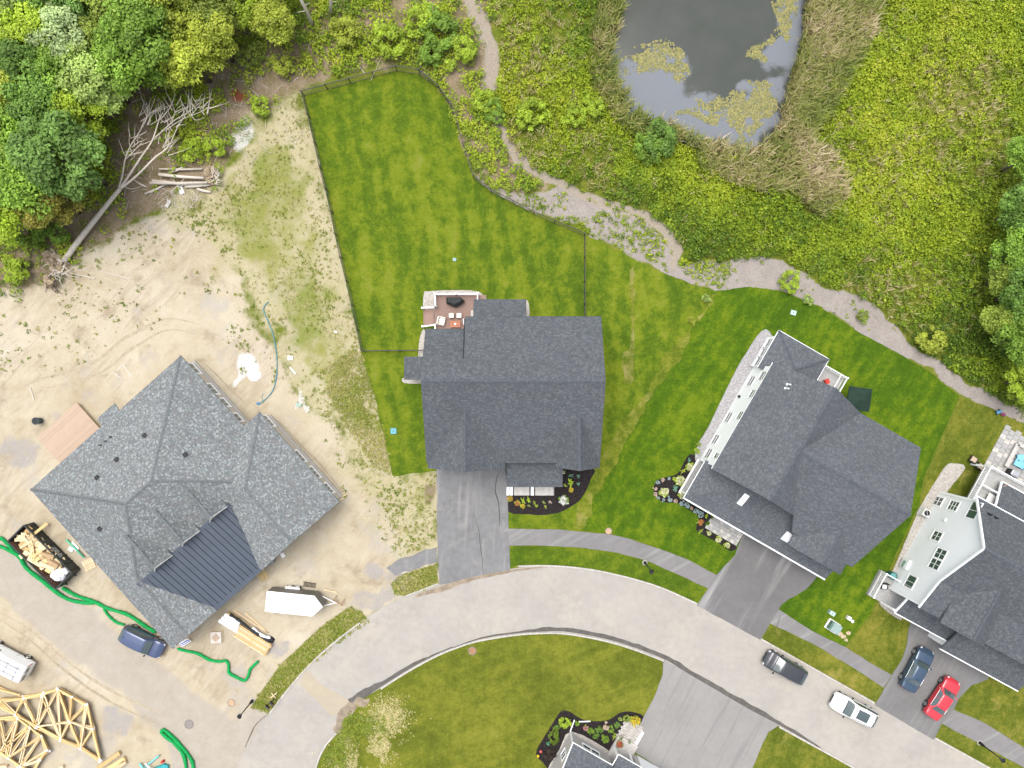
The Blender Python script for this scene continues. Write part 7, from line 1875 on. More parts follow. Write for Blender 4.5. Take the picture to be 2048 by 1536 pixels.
pole((290, 1527), (305, 1542), .07, MAT['white'], 'white pipe crossing the turquoise ones', 'pipe', 'pipe', .45, .4)
q = W(322, 1540); m = MB().prism([(-.9, -.7), (.8, -.8), (.9, .6), (.4, .75), (-.7, .3)], 0.02, .35).build('tarp_bundle', plain('teal tarp', (.03, .26, .28), .6, .2), None, bevel=.05); m.location = (q.x, q.y, 0); tag(m, 'teal tarp bundle at the bottom edge', 'tarp')
q = W(327, 1521); o = thing('fuel_can', 'red fuel can beside the teal tarp', 'fuel can', (q.x, q.y, 0), .5); MB().box((0, 0, .18), (.32, .22, .34)).build('can', MAT['red'], o, bevel=.04); MB().tube([(.1, 0, .34), (.2, 0, .44)], .03, 6).build('spout', MAT['dark'], o); MB().bar((-.1, 0, .40), (.06, 0, .40), .03, .03).build('handle', MAT['red'], o)

# ---------------------------------------------------------------- pallets and lumber
def pallet(px, py, rz, label, mat='lumber_tan', w=1.2, n=8):
    q = W(px, py, .12); o = thing('pallet', label, 'pallet', (q.x, q.y, 0), R(rz))
    for i in range(n): MB().box((0, -.5 + 1.0 * i / (n - 1), .125), (w, .085, .022)).build('slat', MAT[mat], o)
    for x in (-w / 2 + .06, 0, w / 2 - .06): MB().box((x, 0, .06), (.09, 1.05, .1)).build('stringer', MAT[mat], o)
pallet(177.5, 1129, 27, 'pale wooden pallet between dumpster and unfinished house', 'lumber_pale', 1.15, 9)
pallet(524.5, 1151, 32, 'orange wooden pallet at the corner of the metal roof', 'lumber', .9, 6)
# stacked boards beside the trailer
c0, c1 = W(474, 1262, .5), W(536, 1301, .5)
ab = math.atan2((c1 - c0).y, (c1 - c0).x); cc = (c0 + c1) / 2
lb = thing('lumber_bundle', 'strapped bundle of long pine boards below the trailer', 'lumber', (cc.x, cc.y, 0), ab)
Lb = (c1 - c0).length
for lay in range(3):
    for i in range(8):
        MB().box((random.uniform(-.05, .05), -.62 + .176 * i, .12 + .15 * lay), (Lb + .1, .13, .14)).build('board', MAT[('lumber', 'lumber_tan', 'lumber_pale')[(i + lay) % 3]], lb)
for x in (-.1, Lb / 2 - .1): MB().box((x, 0, .56), (.12, 1.35, .05)).build('batten', MAT['lumber'], lb)
c0, c1 = W(441, 1234, .6), W(478, 1256, .6); ab2 = math.atan2((c1 - c0).y, (c1 - c0).x); cc = (c0 + c1) / 2
wb_ = thing('trim_boards', 'stack of white trim boards at the end of the pine bundle', 'lumber', (cc.x, cc.y, 0), ab2)
for i in range(3): MB().box((0, -.42 + .4 * i, .3), (2.2 - .2 * i, .36, .5)).build('board', MAT['white'], wb_)
c0, c1 = W(455, 1230, .5), W(470, 1240, .5); cc = (c0 + c1) / 2
ob = thing('pine_blocks', 'orange pine boards beside the white trim stack', 'lumber', (cc.x, cc.y, 0), ab2)
for i in range(3): MB().box((0, -.18 + .17 * i, .28), (1.0, .14, .5)).build('board', MAT['lumber'], ob)
tp = MB(); L = smooth_line([W(460, 1229, .45), W(480, 1242, .5), W(500, 1258, .55), W(520, 1272, .5), W(540, 1283, .35)], 5)
tp.tube(L, [.1 + .09 * random.random() for _ in L], 8); o = tp.build('tarp_roll', MAT['cover']); tag(o, 'crumpled black tarp along the pine bundle', 'tarp')
tp = MB(); L = smooth_line([W(505, 1256, .35), W(518, 1268, .38), W(530, 1274, .35), W(540, 1276, .2)], 5)
tp.tube(L, [.14 + .1 * random.random() for _ in L], 8); o = tp.build('plastic_sheet', MAT['plastic_wrap']); tag(o, 'white plastic sheet beside the black tarp', 'plastic sheet')
q = W(538, 1281, .3); m = MB().dome((q.x, q.y, 0), .5, .42, .45, 10, 4, .2).build('tarp_bundle', MAT['cover']); tag(m, 'black tarp bundle at the lower end of the pine boards', 'tarp')
for i, (a, b) in enumerate((((466, 1219), (536, 1266)), ((470, 1230), (525, 1268)), ((490, 1225), (537, 1266)))):
    pa, pb = W(*a, .06), W(*b, .06); m = MB().bar(pa, pb, .13, .05).build('plank', MAT['lumber_tan']); tag(m, ('tan plank on the sand, nearest the trailer', 'tan plank on the sand, nearest the tarp', 'tan plank on the sand, the middle one')[i], 'plank')
q = W(432, 1275, .4); o = thing('shingle_pallet', 'square pallet with shrink wrapped brown pack', 'pallet', (q.x, q.y, 0), R(2))
MB().box((0, 0, .07), (1.2, 1.25, .14)).build('pallet', MAT['lumber_pale'], o); MB().box((0, 0, .3), (1.12, 1.18, .34)).build('wrap', plain('cloudy wrap', (.50, .45, .40), .35, .15, 3), o, bevel=.05); MB().box((0, 0, .49), (.62, .62, .06), R(42)).build('pack', MAT['deck_tan'], o)
# sawhorses and steel near the trailer nose
q = W(676, 1204, .5); o = thing('sawhorse', 'rust red sawhorse in front of the trailer coupling', 'sawhorse', (q.x, q.y, 0), R(-25))
MB().bar((-.55, 0, .7), (.55, 0, .7), .08, .09).build('beam', MAT['rust'], o)
for sx in (-.45, .45):
    for sy in (-1, 1): MB().bar((sx, 0, .68), (sx, sy * .38, .02), .06, .05).build('leg', MAT['rust'], o)
for i, (a, b) in enumerate((((645, 1177), (676, 1187)), ((648, 1180), (672, 1184)))):
    m = MB().bar(W(*a, .08 + .05 * i), W(*b, .08 + .05 * i), .10, .05).build('plank', MAT['lumber_pale']); tag(m, ('long pale plank by the trailer nose', 'short pale plank by the trailer nose')[i], 'plank')
o = thing('steel_grate', 'rusty slatted grate leaning beside the trailer wheels', 'grate', W(619, 1169, 0), R(-8))
for i in range(10): MB().box((-.55 + .13 * i, 0, .12), (.05, .5, .04)).build('bar', MAT['bark'], o)
for y in (-.22, .22): MB().box((0, y, .07), (1.35, .05, .04)).build('side_bar', MAT['bark'], o)
# planks by the house corner
for i, (a, b) in enumerate((((656, 1001), (690, 986)), ((660, 1006), (694, 988)), ((670, 1004), (688, 996)))):
    m = MB().bar(W(*a, .10 + .05 * i), W(*b, .10 + .05 * i), .12, .05).build('plank', MAT['lumber_pale']); tag(m, ('pale plank at the right corner of the unfinished house, the outer', 'pale plank at the right corner of the unfinished house, the longest', 'short pale plank at the right corner of the unfinished house')[i], 'plank')
for i, (a, b) in enumerate((((150, 548), (191, 557)), ((205, 543), (262, 558)), ((60, 775), (68, 800)))):
    m = MB().bar(W(*a, .06), W(*b, .06), .12, .05).build('plank', MAT['deadwood']); tag(m, ('grey board on the sand below the root plate', 'longer grey board on the sand in the upper left', 'weathered board half buried at the left')[i], 'plank')
o = thing('string_frame', 'thin white batter board lines on the sand behind the unfinished house', 'marker lines', W(236, 750, 0))
for a, b in (((214, 756), (227, 745)), ((227, 745), (240, 756)), ((232, 742), (246, 730)), ((246, 730), (262, 752))): MB().bar(W(*a, .03), W(*b, .03), .035, .02).build('batten', MAT['offwhite'], o, world=True)
# lime pile under a white bag, blocks, foam
q = W(508, 750); m = MB().dome((q.x, q.y, 0), .72, .68, .35, 16, 5, .06).build('lime_bag', MAT['white'], None, smooth=True); tag(m, 'round white bag on the sand right of the lime spill', 'bag')
for i, (px, py, sx, sy, mt, lab) in enumerate(((581, 716, .5, .45, 'white', 'white foam block in the thin grass right of the hose'), (586, 741, .16, .9, 'white', 'narrow white strip below the foam block'), (598, 810, .35, .6, 'palegreen', 'pale green scrap sheet on the sand'), (566, 1110, .5, .4, 'white', 'white sack at the front corner of the metal roof'), (672, 664, .3, .18, 'white', 'small white scrap in the grass by the fence'), (363, 380, .5, .9, 'offwhite', 'pale slab beside the log pile'), (337, 408, .8, .4, 'concrete', 'pale boulder below the log pile'))):
    q = W(px, py); m = MB().box((0, 0, .08), (sx, sy, .16)).build('debris', MAT[mt], None, bevel=.04); m.location = (q.x, q.y, 0); m.rotation_euler = (0, 0, i * .7); tag(m, lab, 'debris')
q = W(371, 1284, .4); o = thing('site_sign', 'blue and white builder sign at the front corner of the unfinished house', 'sign', (q.x, q.y, 0), R(30))
MB().box((0, 0, .55), (1.1, .04, .6), 0, Matrix.Rotation(R(-55), 3, 'X')).build('panel', MAT['white'], o); MB().box((0, -.02, .57), (.95, .05, .35), 0, Matrix.Rotation(R(-55), 3, 'X')).build('emblem', plain('sign blue', (.06, .10, .36), .5, .2, 6), o)
for i in range(4): MB().box((-.33 + .22 * i, -.04, .60), (.12, .05, .22), 0, Matrix.Rotation(R(-55), 3, 'X')).build('letter', MAT['white'], o)
for s in (-.4, .4): MB().box((s, 0, .25), (.04, .04, .5)).build('leg', MAT['steel'], o)
q = W(542, 1126, .3); o = thing('stone_steps', 'small stack of grey blocks at the edge of the metal roof', 'block stack', (q.x, q.y, 0), R(35))
for i in range(3): MB().box((.12 * i, 0, .1 + .18 * i), (.6 - .12 * i, .4, .17)).build('block', MAT['paver'], o)

# ---------------------------------------------------------------- roof trusses lying in two stacks
def truss(nodes, chords, webs, z, label, jit, group, seed):
    rs = random.Random(seed)
    N = {k_: W(a + rs.uniform(-jit, jit), b + rs.uniform(-jit, jit), z) for k_, (a, b) in nodes.items()}
    o = thing('roof_truss', label, 'truss', W(*nodes[list(nodes)[0]], 0), 0, group)
    for a, b in chords: MB().bar(N[a], N[b], .15, .085).build('chord', MAT['lumber'], o, world=True)
    for a, b in webs: MB().bar(N[a] - Vector((0, 0, .004)), N[b] - Vector((0, 0, .004)), .10, .075).build('web', MAT[rs.choice(('lumber', 'lumber_pale'))], o, world=True)
    for k_, p in N.items():
        if 0 < nodes[k_][0]: MB().box(p + Vector((0, 0, .046)), (.24, .17, .006), rs.uniform(0, 3)).build('gusset_plate', MAT['plate'], o, world=True)
T1 = {'L': (-60, 1420), 'a': (0, 1401), 'b': (48, 1396), 'c': (87, 1388), 'P': (116, 1379), 'd': (144, 1393), 'e': (174, 1409), 'f': (184, 1458), 'T': (199, 1519), 'g': (160, 1497), 'h': (122, 1477), 'i': (75, 1452), 'j': (30, 1429), 'k': (-10, 1408), 'm': (140, 1444)}
C1 = [('L', 'a'), ('a', 'b'), ('b', 'c'), ('c', 'P'), ('P', 'd'), ('d', 'e'), ('e', 'f'), ('f', 'T'), ('T', 'g'), ('g', 'h'), ('h', 'i'), ('i', 'j'), ('j', 'k'), ('k', 'L'), ('P', 'm'), ('m', 'g')]
W1 = [('a', 'j'), ('b', 'j'), ('b', 'i'), ('c', 'i'), ('P', 'i'), ('c', 'h'), ('m', 'i'), ('m', 'h'), ('d', 'm'), ('e', 'm'), ('e', 'g'), ('f', 'g'), ('f', 'm'), ('P', 'h')]
ordn = ('bottom', 'second', 'third', 'fourth', 'fifth', 'sixth', 'top')
for i in range(7):
    truss(T1, C1, W1, .12 + .095 * i, f'pine roof truss of the upper stack at the lower left, {ordn[i]} from the ground' if i not in (0, 6) else f'pine roof truss at the {ordn[i]} of the upper stack at the lower left', 0.0 if i == 0 else (4.5 if i < 6 else .8), 'stacked roof trusses', 20 + i)
T2 = {'L': (-50, 1448), 'a': (0, 1438), 'b': (36, 1437), 'c': (60, 1455), 'P': (84, 1473), 'e': (95, 1500), 'f': (80, 1520), 'g': (66, 1545), 'h': (40, 1532), 'i': (18, 1516), 'j': (0, 1504), 'k': (-40, 1478)}
C2 = [('L', 'a'), ('a', 'b'), ('b', 'c'), ('c', 'P'), ('P', 'e'), ('e', 'f'), ('f', 'g'), ('g', 'h'), ('h', 'i'), ('i', 'j'), ('j', 'k'), ('k', 'L')]
W2 = [('a', 'j'), ('b', 'j'), ('a', 'i'), ('b', 'i'), ('c', 'i'), ('c', 'h'), ('P', 'h'), ('P', 'i'), ('e', 'h'), ('c', 'j'), ('f', 'h')]
for i in range(7):
    truss(T2, C2, W2, .12 + .095 * i, f'pine roof truss of the lower stack in the bottom left corner, {ordn[i]} from the ground' if i not in (0, 6) else f'pine roof truss at the {ordn[i]} of the lower stack in the bottom left corner', 0.0 if i == 0 else (4.5 if i < 6 else .8), 'stacked roof trusses', 40 + i)
for i, (a, b) in enumerate((((-20, 1366), (32, 1388)), ((-20, 1374), (40, 1390)))):
    m = MB().bar(W(*a, .3 + .2 * i), W(*b, .3 + .2 * i), .15, .1).build('beam', MAT['lumber']); tag(m, ('pine beam behind the upper truss stack, the lower one', 'pine beam behind the upper truss stack, the upper one')[i], 'beam')
for i, (a, b, mt) in enumerate((((196, 1536), (240, 1505), 'lumber'), ((212, 1540), (250, 1516), 'lumber'), ((222, 1545), (252, 1522), 'lumber_tan'), ((118, 1538), (127, 1532), 'lumber_pale'), ((-4, 1533), (15, 1532), 'lumber_pale'))):
    m = MB().bar(W(*a, .22), W(*b, .22), .42 if i < 3 else .25, .3).build('beam', MAT[mt]); tag(m, ('laminated beam right of the trusses, the upper one', 'laminated beam right of the trusses, the middle one', 'laminated beam right of the trusses, the lower one', 'short block below the trusses', 'pale board at the bottom left corner')[i], 'beam')

# ---------------------------------------------------------------- fallen tree, logs, bare trunks
ft = thing('fallen_tree', 'bare fallen tree with grey trunk lying across the wood rim', 'fallen tree', W(128, 520, 0))
def limb(pts, r0, r1, name='branch', mat='deadwood', n=7):
    L = smooth_line([W(a, b, z) for a, b, z in pts], 4); rad = np.linspace(r0, r1, len(L))
    return MB().tube(L, list(rad), n).build(name, MAT[mat], ft, smooth=True, world=True)
limb([(128, 522, .5), (160, 478, .6), (190, 440, .75), (220, 402, .9), (240, 378, 1.1)], .30, .20, 'trunk', 'palebark', 10)
for pts, r in (([(236, 382, 1.0), (245, 350, 1.4), (250, 320, 1.9), (262, 290, 2.2), (280, 262, 2.5), (290, 235, 2.8)], .11), ([(238, 380, 1.0), (262, 345, 1.4), (285, 310, 1.8), (305, 280, 2.1), (318, 240, 2.4), (326, 225, 2.6)], .13), ([(240, 378, 1.0), (275, 350, 1.2), (310, 315, 1.5), (330, 300, 1.7), (342, 285, 1.8)], .12),
              ([(305, 280, 2.0), (325, 262, 2.3), (350, 240, 2.6), (380, 222, 2.8), (400, 205, 3.0)], .07), ([(320, 240, 2.3), (340, 215, 2.7), (350, 190, 3.0)], .05), ([(285, 255, 2.5), (295, 225, 2.8), (283, 195, 3.1), (278, 172, 3.3)], .045), ([(290, 245, 2.6), (303, 215, 2.9), (312, 190, 3.1)], .04),
              ([(342, 285, 1.8), (355, 255, 2.2), (375, 225, 2.5), (398, 200, 2.8)], .05), ([(330, 262, 2.2), (362, 240, 2.6), (405, 222, 2.9), (420, 212, 3.0)], .045), ([(250, 320, 1.8), (270, 300, 2.0), (285, 283, 2.2)], .05), ([(262, 290, 2.1), (275, 275, 2.3), (288, 280, 2.3)], .035), ([(318, 240, 2.4), (322, 215, 2.7), (318, 195, 2.9)], .035), ([(310, 315, 1.5), (335, 298, 1.6), (360, 275, 1.9)], .04), ([(245, 370, 1.1), (262, 378, .9), (285, 372, .8)], .05), ([(380, 222, 2.8), (390, 240, 2.7), (410, 235, 2.7)], .03), ([(350, 190, 3.0), (345, 175, 3.1)], .025)):
    limb(pts, r, r * .3)
rs = random.Random(5)
tw = MB()
for (bx, by, bz) in ((290, 240, 2.6), (318, 235, 2.4), (345, 215, 2.7), (375, 225, 2.6), (395, 212, 2.8), (350, 250, 2.3), (300, 225, 2.7), (325, 285, 1.8), (270, 285, 2.1), (340, 300, 1.6), (260, 310, 1.9), (410, 222, 2.8)):
    for k_ in range(7):
        a = R(rs.uniform(10, 125)); L = rs.uniform(.8, 2.6); c = W(bx + rs.uniform(-12, 12), by + rs.uniform(-12, 12), bz)
        e = c + Vector((math.cos(a) * L, math.sin(a) * L, rs.uniform(-.2, .7)))
        tw.tube([c, c.lerp(e, .5) + Vector((rs.uniform(-.15, .15), rs.uniform(-.15, .15), 0)), e], [.035, .024, .009], 4)
tag(tw.build('twigs', MAT['deadwood'], ft, world=True), kind='stuff')
rp = MB()
rs = random.Random(3)
for i in range(46):
    a = rs.uniform(0, 6.28); L = rs.uniform(.5, 1.6)
    c = W(118 + rs.uniform(-14, 14), 530 + rs.uniform(-22, 22), rs.uniform(.1, 1.0))
    rp.tube([c, c + Vector((math.cos(a) * L * .5, math.sin(a) * L * .5, rs.uniform(-.1, .3))), c + Vector((math.cos(a + .3) * L, math.sin(a + .3) * L, rs.uniform(-.4, .3)))], [.07, .045, .015], 5)
tag(rp.build('roots', MAT['deadwood'], ft, world=True), kind='stuff')
rb = MB().dome((*W(118, 528)[:2], 0), .95, 1.2, 1.0, 14, 6, .22).build('root_soil', MAT['rootsoil'], ft, world=True)
o = thing('root_heap', 'heap of dug out roots and soil at the left of the sand', 'root heap', W(100, 520, 0))
MB().dome((*W(98, 515)[:2], 0), .9, .75, .55, 12, 5, .25).build('soil', MAT['rootsoil'], o, world=True)
MB().dome((*W(104, 560)[:2], 0), .75, .9, .5, 12, 5, .28).build('soil', MAT['rootsoil'], o, world=True)
rp = MB()
for i in range(30):
    a = rs.uniform(0, 6.28); L = rs.uniform(.4, 1.2); c = W(104 + rs.uniform(-12, 16), 565 + rs.uniform(-16, 16), rs.uniform(.1, .6))
    rp.tube([c, c + Vector((math.cos(a) * L * .5, math.sin(a) * L * .5, .1)), c + Vector((math.cos(a + .4) * L, math.sin(a + .4) * L, -.1))], [.06, .04, .012], 5)
tag(rp.build('roots', MAT['bark'], o, world=True), kind='stuff')
# log pile with its root plate
logs = [((305, 362), (412, 371), .17, .25), ((318, 349), (408, 356), .16, .5), ((300, 366), (415, 365), .15, .55), ((318, 338), (405, 338), .11, .3), ((370, 374), (430, 368), .12, .2), ((395, 378), (422, 384), .14, .15), ((268, 360), (293, 374), .10, .12), ((290, 388), (340, 364), .12, .15), ((340, 345), (366, 335), .13, .25), ((300, 385), (330, 368), .10, .2), ((340, 385), (368, 358), .05, .5)]
for i, (a, b, r_, z) in enumerate(logs):
    m = MB().tube([W(*a, z), W((a[0] + b[0]) / 2, (a[1] + b[1]) / 2 + 1, z + .03), W(*b, z)], [r_, r_ * .95, r_ * .85], 9).build('log', MAT['palebark'], None, smooth=True)
    tag(m, ('long grey log in the pile, lowest', 'long grey log at the back of the pile', 'long grey log across the middle of the pile', 'thin log at the upper rim of the pile', 'log lying in front of the root plate', 'short stub of log apart from the pile', 'short thin log left of the pile', 'slanting log at the lower left of the pile', 'short log standing out at the top of the pile', 'second slanting log at the lower left of the pile', 'thin pole leaning over the pile')[i], 'log', 'logs in the pile')
o = thing('root_plate', 'upturned root plate at the right end of the log pile', 'root plate', W(428, 352, 0))
MB().dome((*W(426, 352)[:2], 0), .75, .95, 1.0, 14, 6, .22).build('soil', MAT['rootsoil'], o, world=True)
rp = MB()
for i in range(40):
    a = rs.uniform(-1.5, 1.5); L = rs.uniform(.4, 1.0); c = W(428 + rs.uniform(-8, 8), 352 + rs.uniform(-16, 16), rs.uniform(.2, 1.0))
    rp.tube([c, c + Vector((math.cos(a) * L * .5, math.sin(a) * L * .5, .1)), c + Vector((math.cos(a + .3) * L, math.sin(a + .3) * L, rs.uniform(-.2, .2)))], [.05, .035, .01], 5)
tag(rp.build('roots', MAT['deadwood'], o, world=True), kind='stuff')
# bare trunks at the top edge: they lean away from the clearing
for i, (b, t_, h_, r_, lab) in enumerate((((625, 52), (596, -12), 7.0, .17, 'pale bare trunk at the top edge, the left of two'), ((661, 30), (658, -22), 6.0, .15, 'pale bare trunk at the top edge, the right of two'))):
    o = thing('bare_trunk', lab, 'tree trunk', W(*b, 0), 0, 'bare trunks at the clearing'); tp_ = W(*t_, h_)
    MB().tube([W(*b, 0), (W(*b, 0) + tp_) / 2 + Vector((.1, 0, 0)), tp_], [r_ * 1.3, r_, r_ * .7], 9).build('trunk', MAT['palebark'], o, smooth=True, world=True)
    for k_ in range(3):
        c = W(*b, 0).lerp(tp_, .5 + .15 * k_); a = rs.uniform(0, 6.28); MB().tube([c, c + Vector((math.cos(a) * .8, math.sin(a) * .8, .5))], [.05, .015], 5).build('branch', MAT['palebark'], o, world=True)
# litter of sticks: too many and too small to pick apart
st = MB()
for i in range(260):
    while True:
        px, py = rs.uniform(150, 760), rs.uniform(60, 420)
        if 40 < 0.55 * (px - 150) + (py - 60) < 460 and not (px > 600 and py > 150) and px + py > 330 and (px - py) < 640: break
    c = W(px, py, .08); a = rs.uniform(0, 3.14); L = rs.uniform(.3, 1.5); d = Vector((math.cos(a), math.sin(a), 0)) * L / 2
    st.tube([c - d, c + d + Vector((0, 0, rs.uniform(0, .2)))], [rs.uniform(.015, .04), .012], 4)
for i in range(60):
    c = W(rs.uniform(320, 400), rs.uniform(380, 415), .08); a = rs.uniform(0, 3.14); d = Vector((math.cos(a), math.sin(a), 0)) * rs.uniform(.2, .7)
    st.tube([c - d, c + d], [.02, .012], 4)
tag(st.build('sticks', MAT['palebark']), 'grey sticks strewn over the wood rim', kind='stuff')

# ---------------------------------------------------------------- patio at the right edge
pt_ = thing('stone_patio', 'grey stone patio with low wall at the right edge', 'patio', W(2020, 950, 0), FD.a)
fP = Frame(pt_.location.x, pt_.location.y, -118.5)
n_ = 0
for i in range(-8, 9):
    for j in range(-4, 8):
        MB().box((i * .52 + (.26 if j % 2 else 0), j * .62 - .1, .06), (.49, .59, .06)).build('paving_stone', MAT[('paver', 'concrete')[(i * 5 + j * 3) % 3 == 0]], pt_)
pa, pb, pc_ = W(2036, 888, .4), W(2012, 933, .4), W(1994, 985, .4)
for a, b in ((pa, pb), (pa, W(2090, 910, .4))): MB().bar(Vector((a.x, a.y, .2)), Vector((b.x, b.y, .2)), .32, .4).build('wall_stone', MAT['paver'], pt_, world=True); MB().bar(Vector((a.x, a.y, .43)), Vector((b.x, b.y, .43)), .4, .06).build('wall_cap', MAT['concrete'], pt_, world=True)
q = W(2017, 968, .6); o = thing('fire_pit', 'round black covered fire bowl on the patio', 'fire pit', (q.x, q.y, .09)); MB().cyl((0, 0, 0), .45, .5, 8, .62).cyl((0, 0, .5), .62, .18, 8, .25).build('cover', MAT['cover'], o); MB().cyl((0, 0, 0), .5, .05, 12).build('base', MAT['dark'], o)
q = W(2027, 947, .7); o = thing('gas_grill', 'grey grill beside the black fire bowl on the patio', 'grill', (q.x, q.y, .09), FD.a); MB().box((0, 0, .4), (.6, .9, .7)).build('cabinet', MAT['dark'], o); MB().box((0, 0, .85), (.55, .85, .2)).build('hood', MAT['steel'], o, bevel=.06); MB().bar((.32, -.35, .9), (.32, .35, .9), .03, .03).build('handle', MAT['steel'], o)
for i, (px, py, lab) in enumerate(((2040, 928, 'blue cushioned lounge chair on the patio, the lower'), (2046, 916, 'blue cushioned lounge chair on the patio, the upper'))):
    q = W(px, py, .5); o = thing('lounge_chair', lab, 'chair', (q.x, q.y, .09), FD.a + .5 * i); ml = plain('light blue fabric', (.18, .42, .58), .8, .08); MB().box((0, 0, .32), (.7, 1.1, .16)).build('seat', ml, o, bevel=.04); MB().box((0, .6, .6), (.7, .14, .6)).build('backrest', ml, o, bevel=.04)
    for sx in (-.3, .3): MB().box((sx, 0, .12), (.06, 1.0, .24)).build('leg', MAT['steel'], o)
for i, (px, py, rz, lab) in enumerate(((1947, 919.5, -35, 'tan cushioned chair on the dry lawn, the upper left of two'), (1961, 933.5, -35, 'tan cushioned chair on the dry lawn, beside the deck'))):
    q = W(px, py, .45); o = thing('garden_chair', lab, 'chair', (q.x, q.y, .03), R(rz), 'garden chairs by the grey house')
    MB().box((0, 0, .4), (.62, .6, .14)).build('cushion', MAT['deck_tan'], o, bevel=.03); MB().box((0, 0, .3), (.66, .64, .06)).build('seat_frame', MAT['dark'], o)
    for s in (-1, 1): MB().box((s * .34, 0, .5), (.06, .64, .05)).build('armrest', MAT['dark'], o)
    MB().box((0, -.34, .6), (.66, .06, .5)).build('backrest', MAT['dark'], o)
    for sx in (-.3, .3):
        for sy in (-.28, .28): MB().box((sx, sy, .14), (.05, .05, .28)).build('leg', MAT['dark'], o)
q = W(1998, 824, .3); o = thing('wheeled_toy', 'dark blue wheeled toy on the chip path end', 'toy', (q.x, q.y, .02), .4); MB().box((0, 0, .25), (.5, .3, .2)).build('body', MAT['blue'], o, bevel=.04)
for x in (-.18, .18):
    for s in (-1, 1): MB().cyl((x, s * .17 - .02, .12), .12, .05, 14, axis='Y').build('wheel', MAT['rubber'], o)
q = W(2006, 829, .2); o = thing('flower_pot', 'pink flower pot beside the wheeled toy', 'flower pot', (q.x, q.y, .02)); MB().cyl((0, 0, 0), .12, .25, 14, .17).build('pot', MAT['pink'], o); c = link_mesh('foliage', SHRUBS[0], o, (0, 0, .15), scale=(.2, .2, .2)); c.color = (.5, .12, .35, 1)
q = W(1833, 677, .4); o = thing('marker_post', 'small white topped post by the yellow shrub', 'post', (q.x, q.y, .02)); MB().cyl((0, 0, 0), .05, .5, 8).build('post', MAT['dark'], o); MB().cyl((0, 0, .5), .09, .08, 8).build('cap', MAT['white'], o)

# ---------------------------------------------------------------- planted beds
FLOW = [crown_mesh('blooms', 700 + i, 1.0, .75, .55, 30, 14, .13, None, 0.0, .85) for i in range(2)]
def bloom(o, s, col, z=0.0):
    c = link_mesh('blooms', random.choice(FLOW), o, (0, 0, .06 + z), scale=(s, s, s)); c.color = (*col, 1)
def star_mesh(seed, n=18, L=1.0, w=.16, h=.5):
    V, Fq, tv = proto_blades(seed, n, .15, h, w, 1.6); return quads_mesh('leaves', V, Fq, .6 + tv, MAT['leaf'])
STARS = [star_mesh(800 + i) for i in range(3)]
def plant(px, py, rpx, kind, col, label, name='garden_plant', cat='plant', fl=None):
    s = rpx * .0515; q = W(px, py, .25); o = thing(name, label, cat, (q.x, q.y, .035), random.uniform(0, 6.28))
    if kind == 'star': c = link_mesh('leaves', random.choice(STARS), o, scale=(s * 1.15, s * 1.15, s * .9))
    else: c = link_mesh('foliage', random.choice(SHRUBS), o, scale=(s, s, s * .8))
    g_ = GREENS[col] if isinstance(col, str) else col
    c.color = (g_[0] * 2.2, g_[1] * 2.2, g_[2] * 2.2, 1)
    link_mesh('stem', STEMS[0], o, scale=(s * .7, s * .7, s * .7))
    if fl: bloom(o, s * .95, fl)
    return o
WHITE_F, CREAM_F, ORG, YEL, PNK = (.95, .95, .90), (.85, .85, .50), (.75, .30, .10), (.80, .62, .06), (.75, .35, .40)
TEALP = (.090, .200, .130); BLUEP = (.20, .26, .26); TANP = (.36, .28, .22)
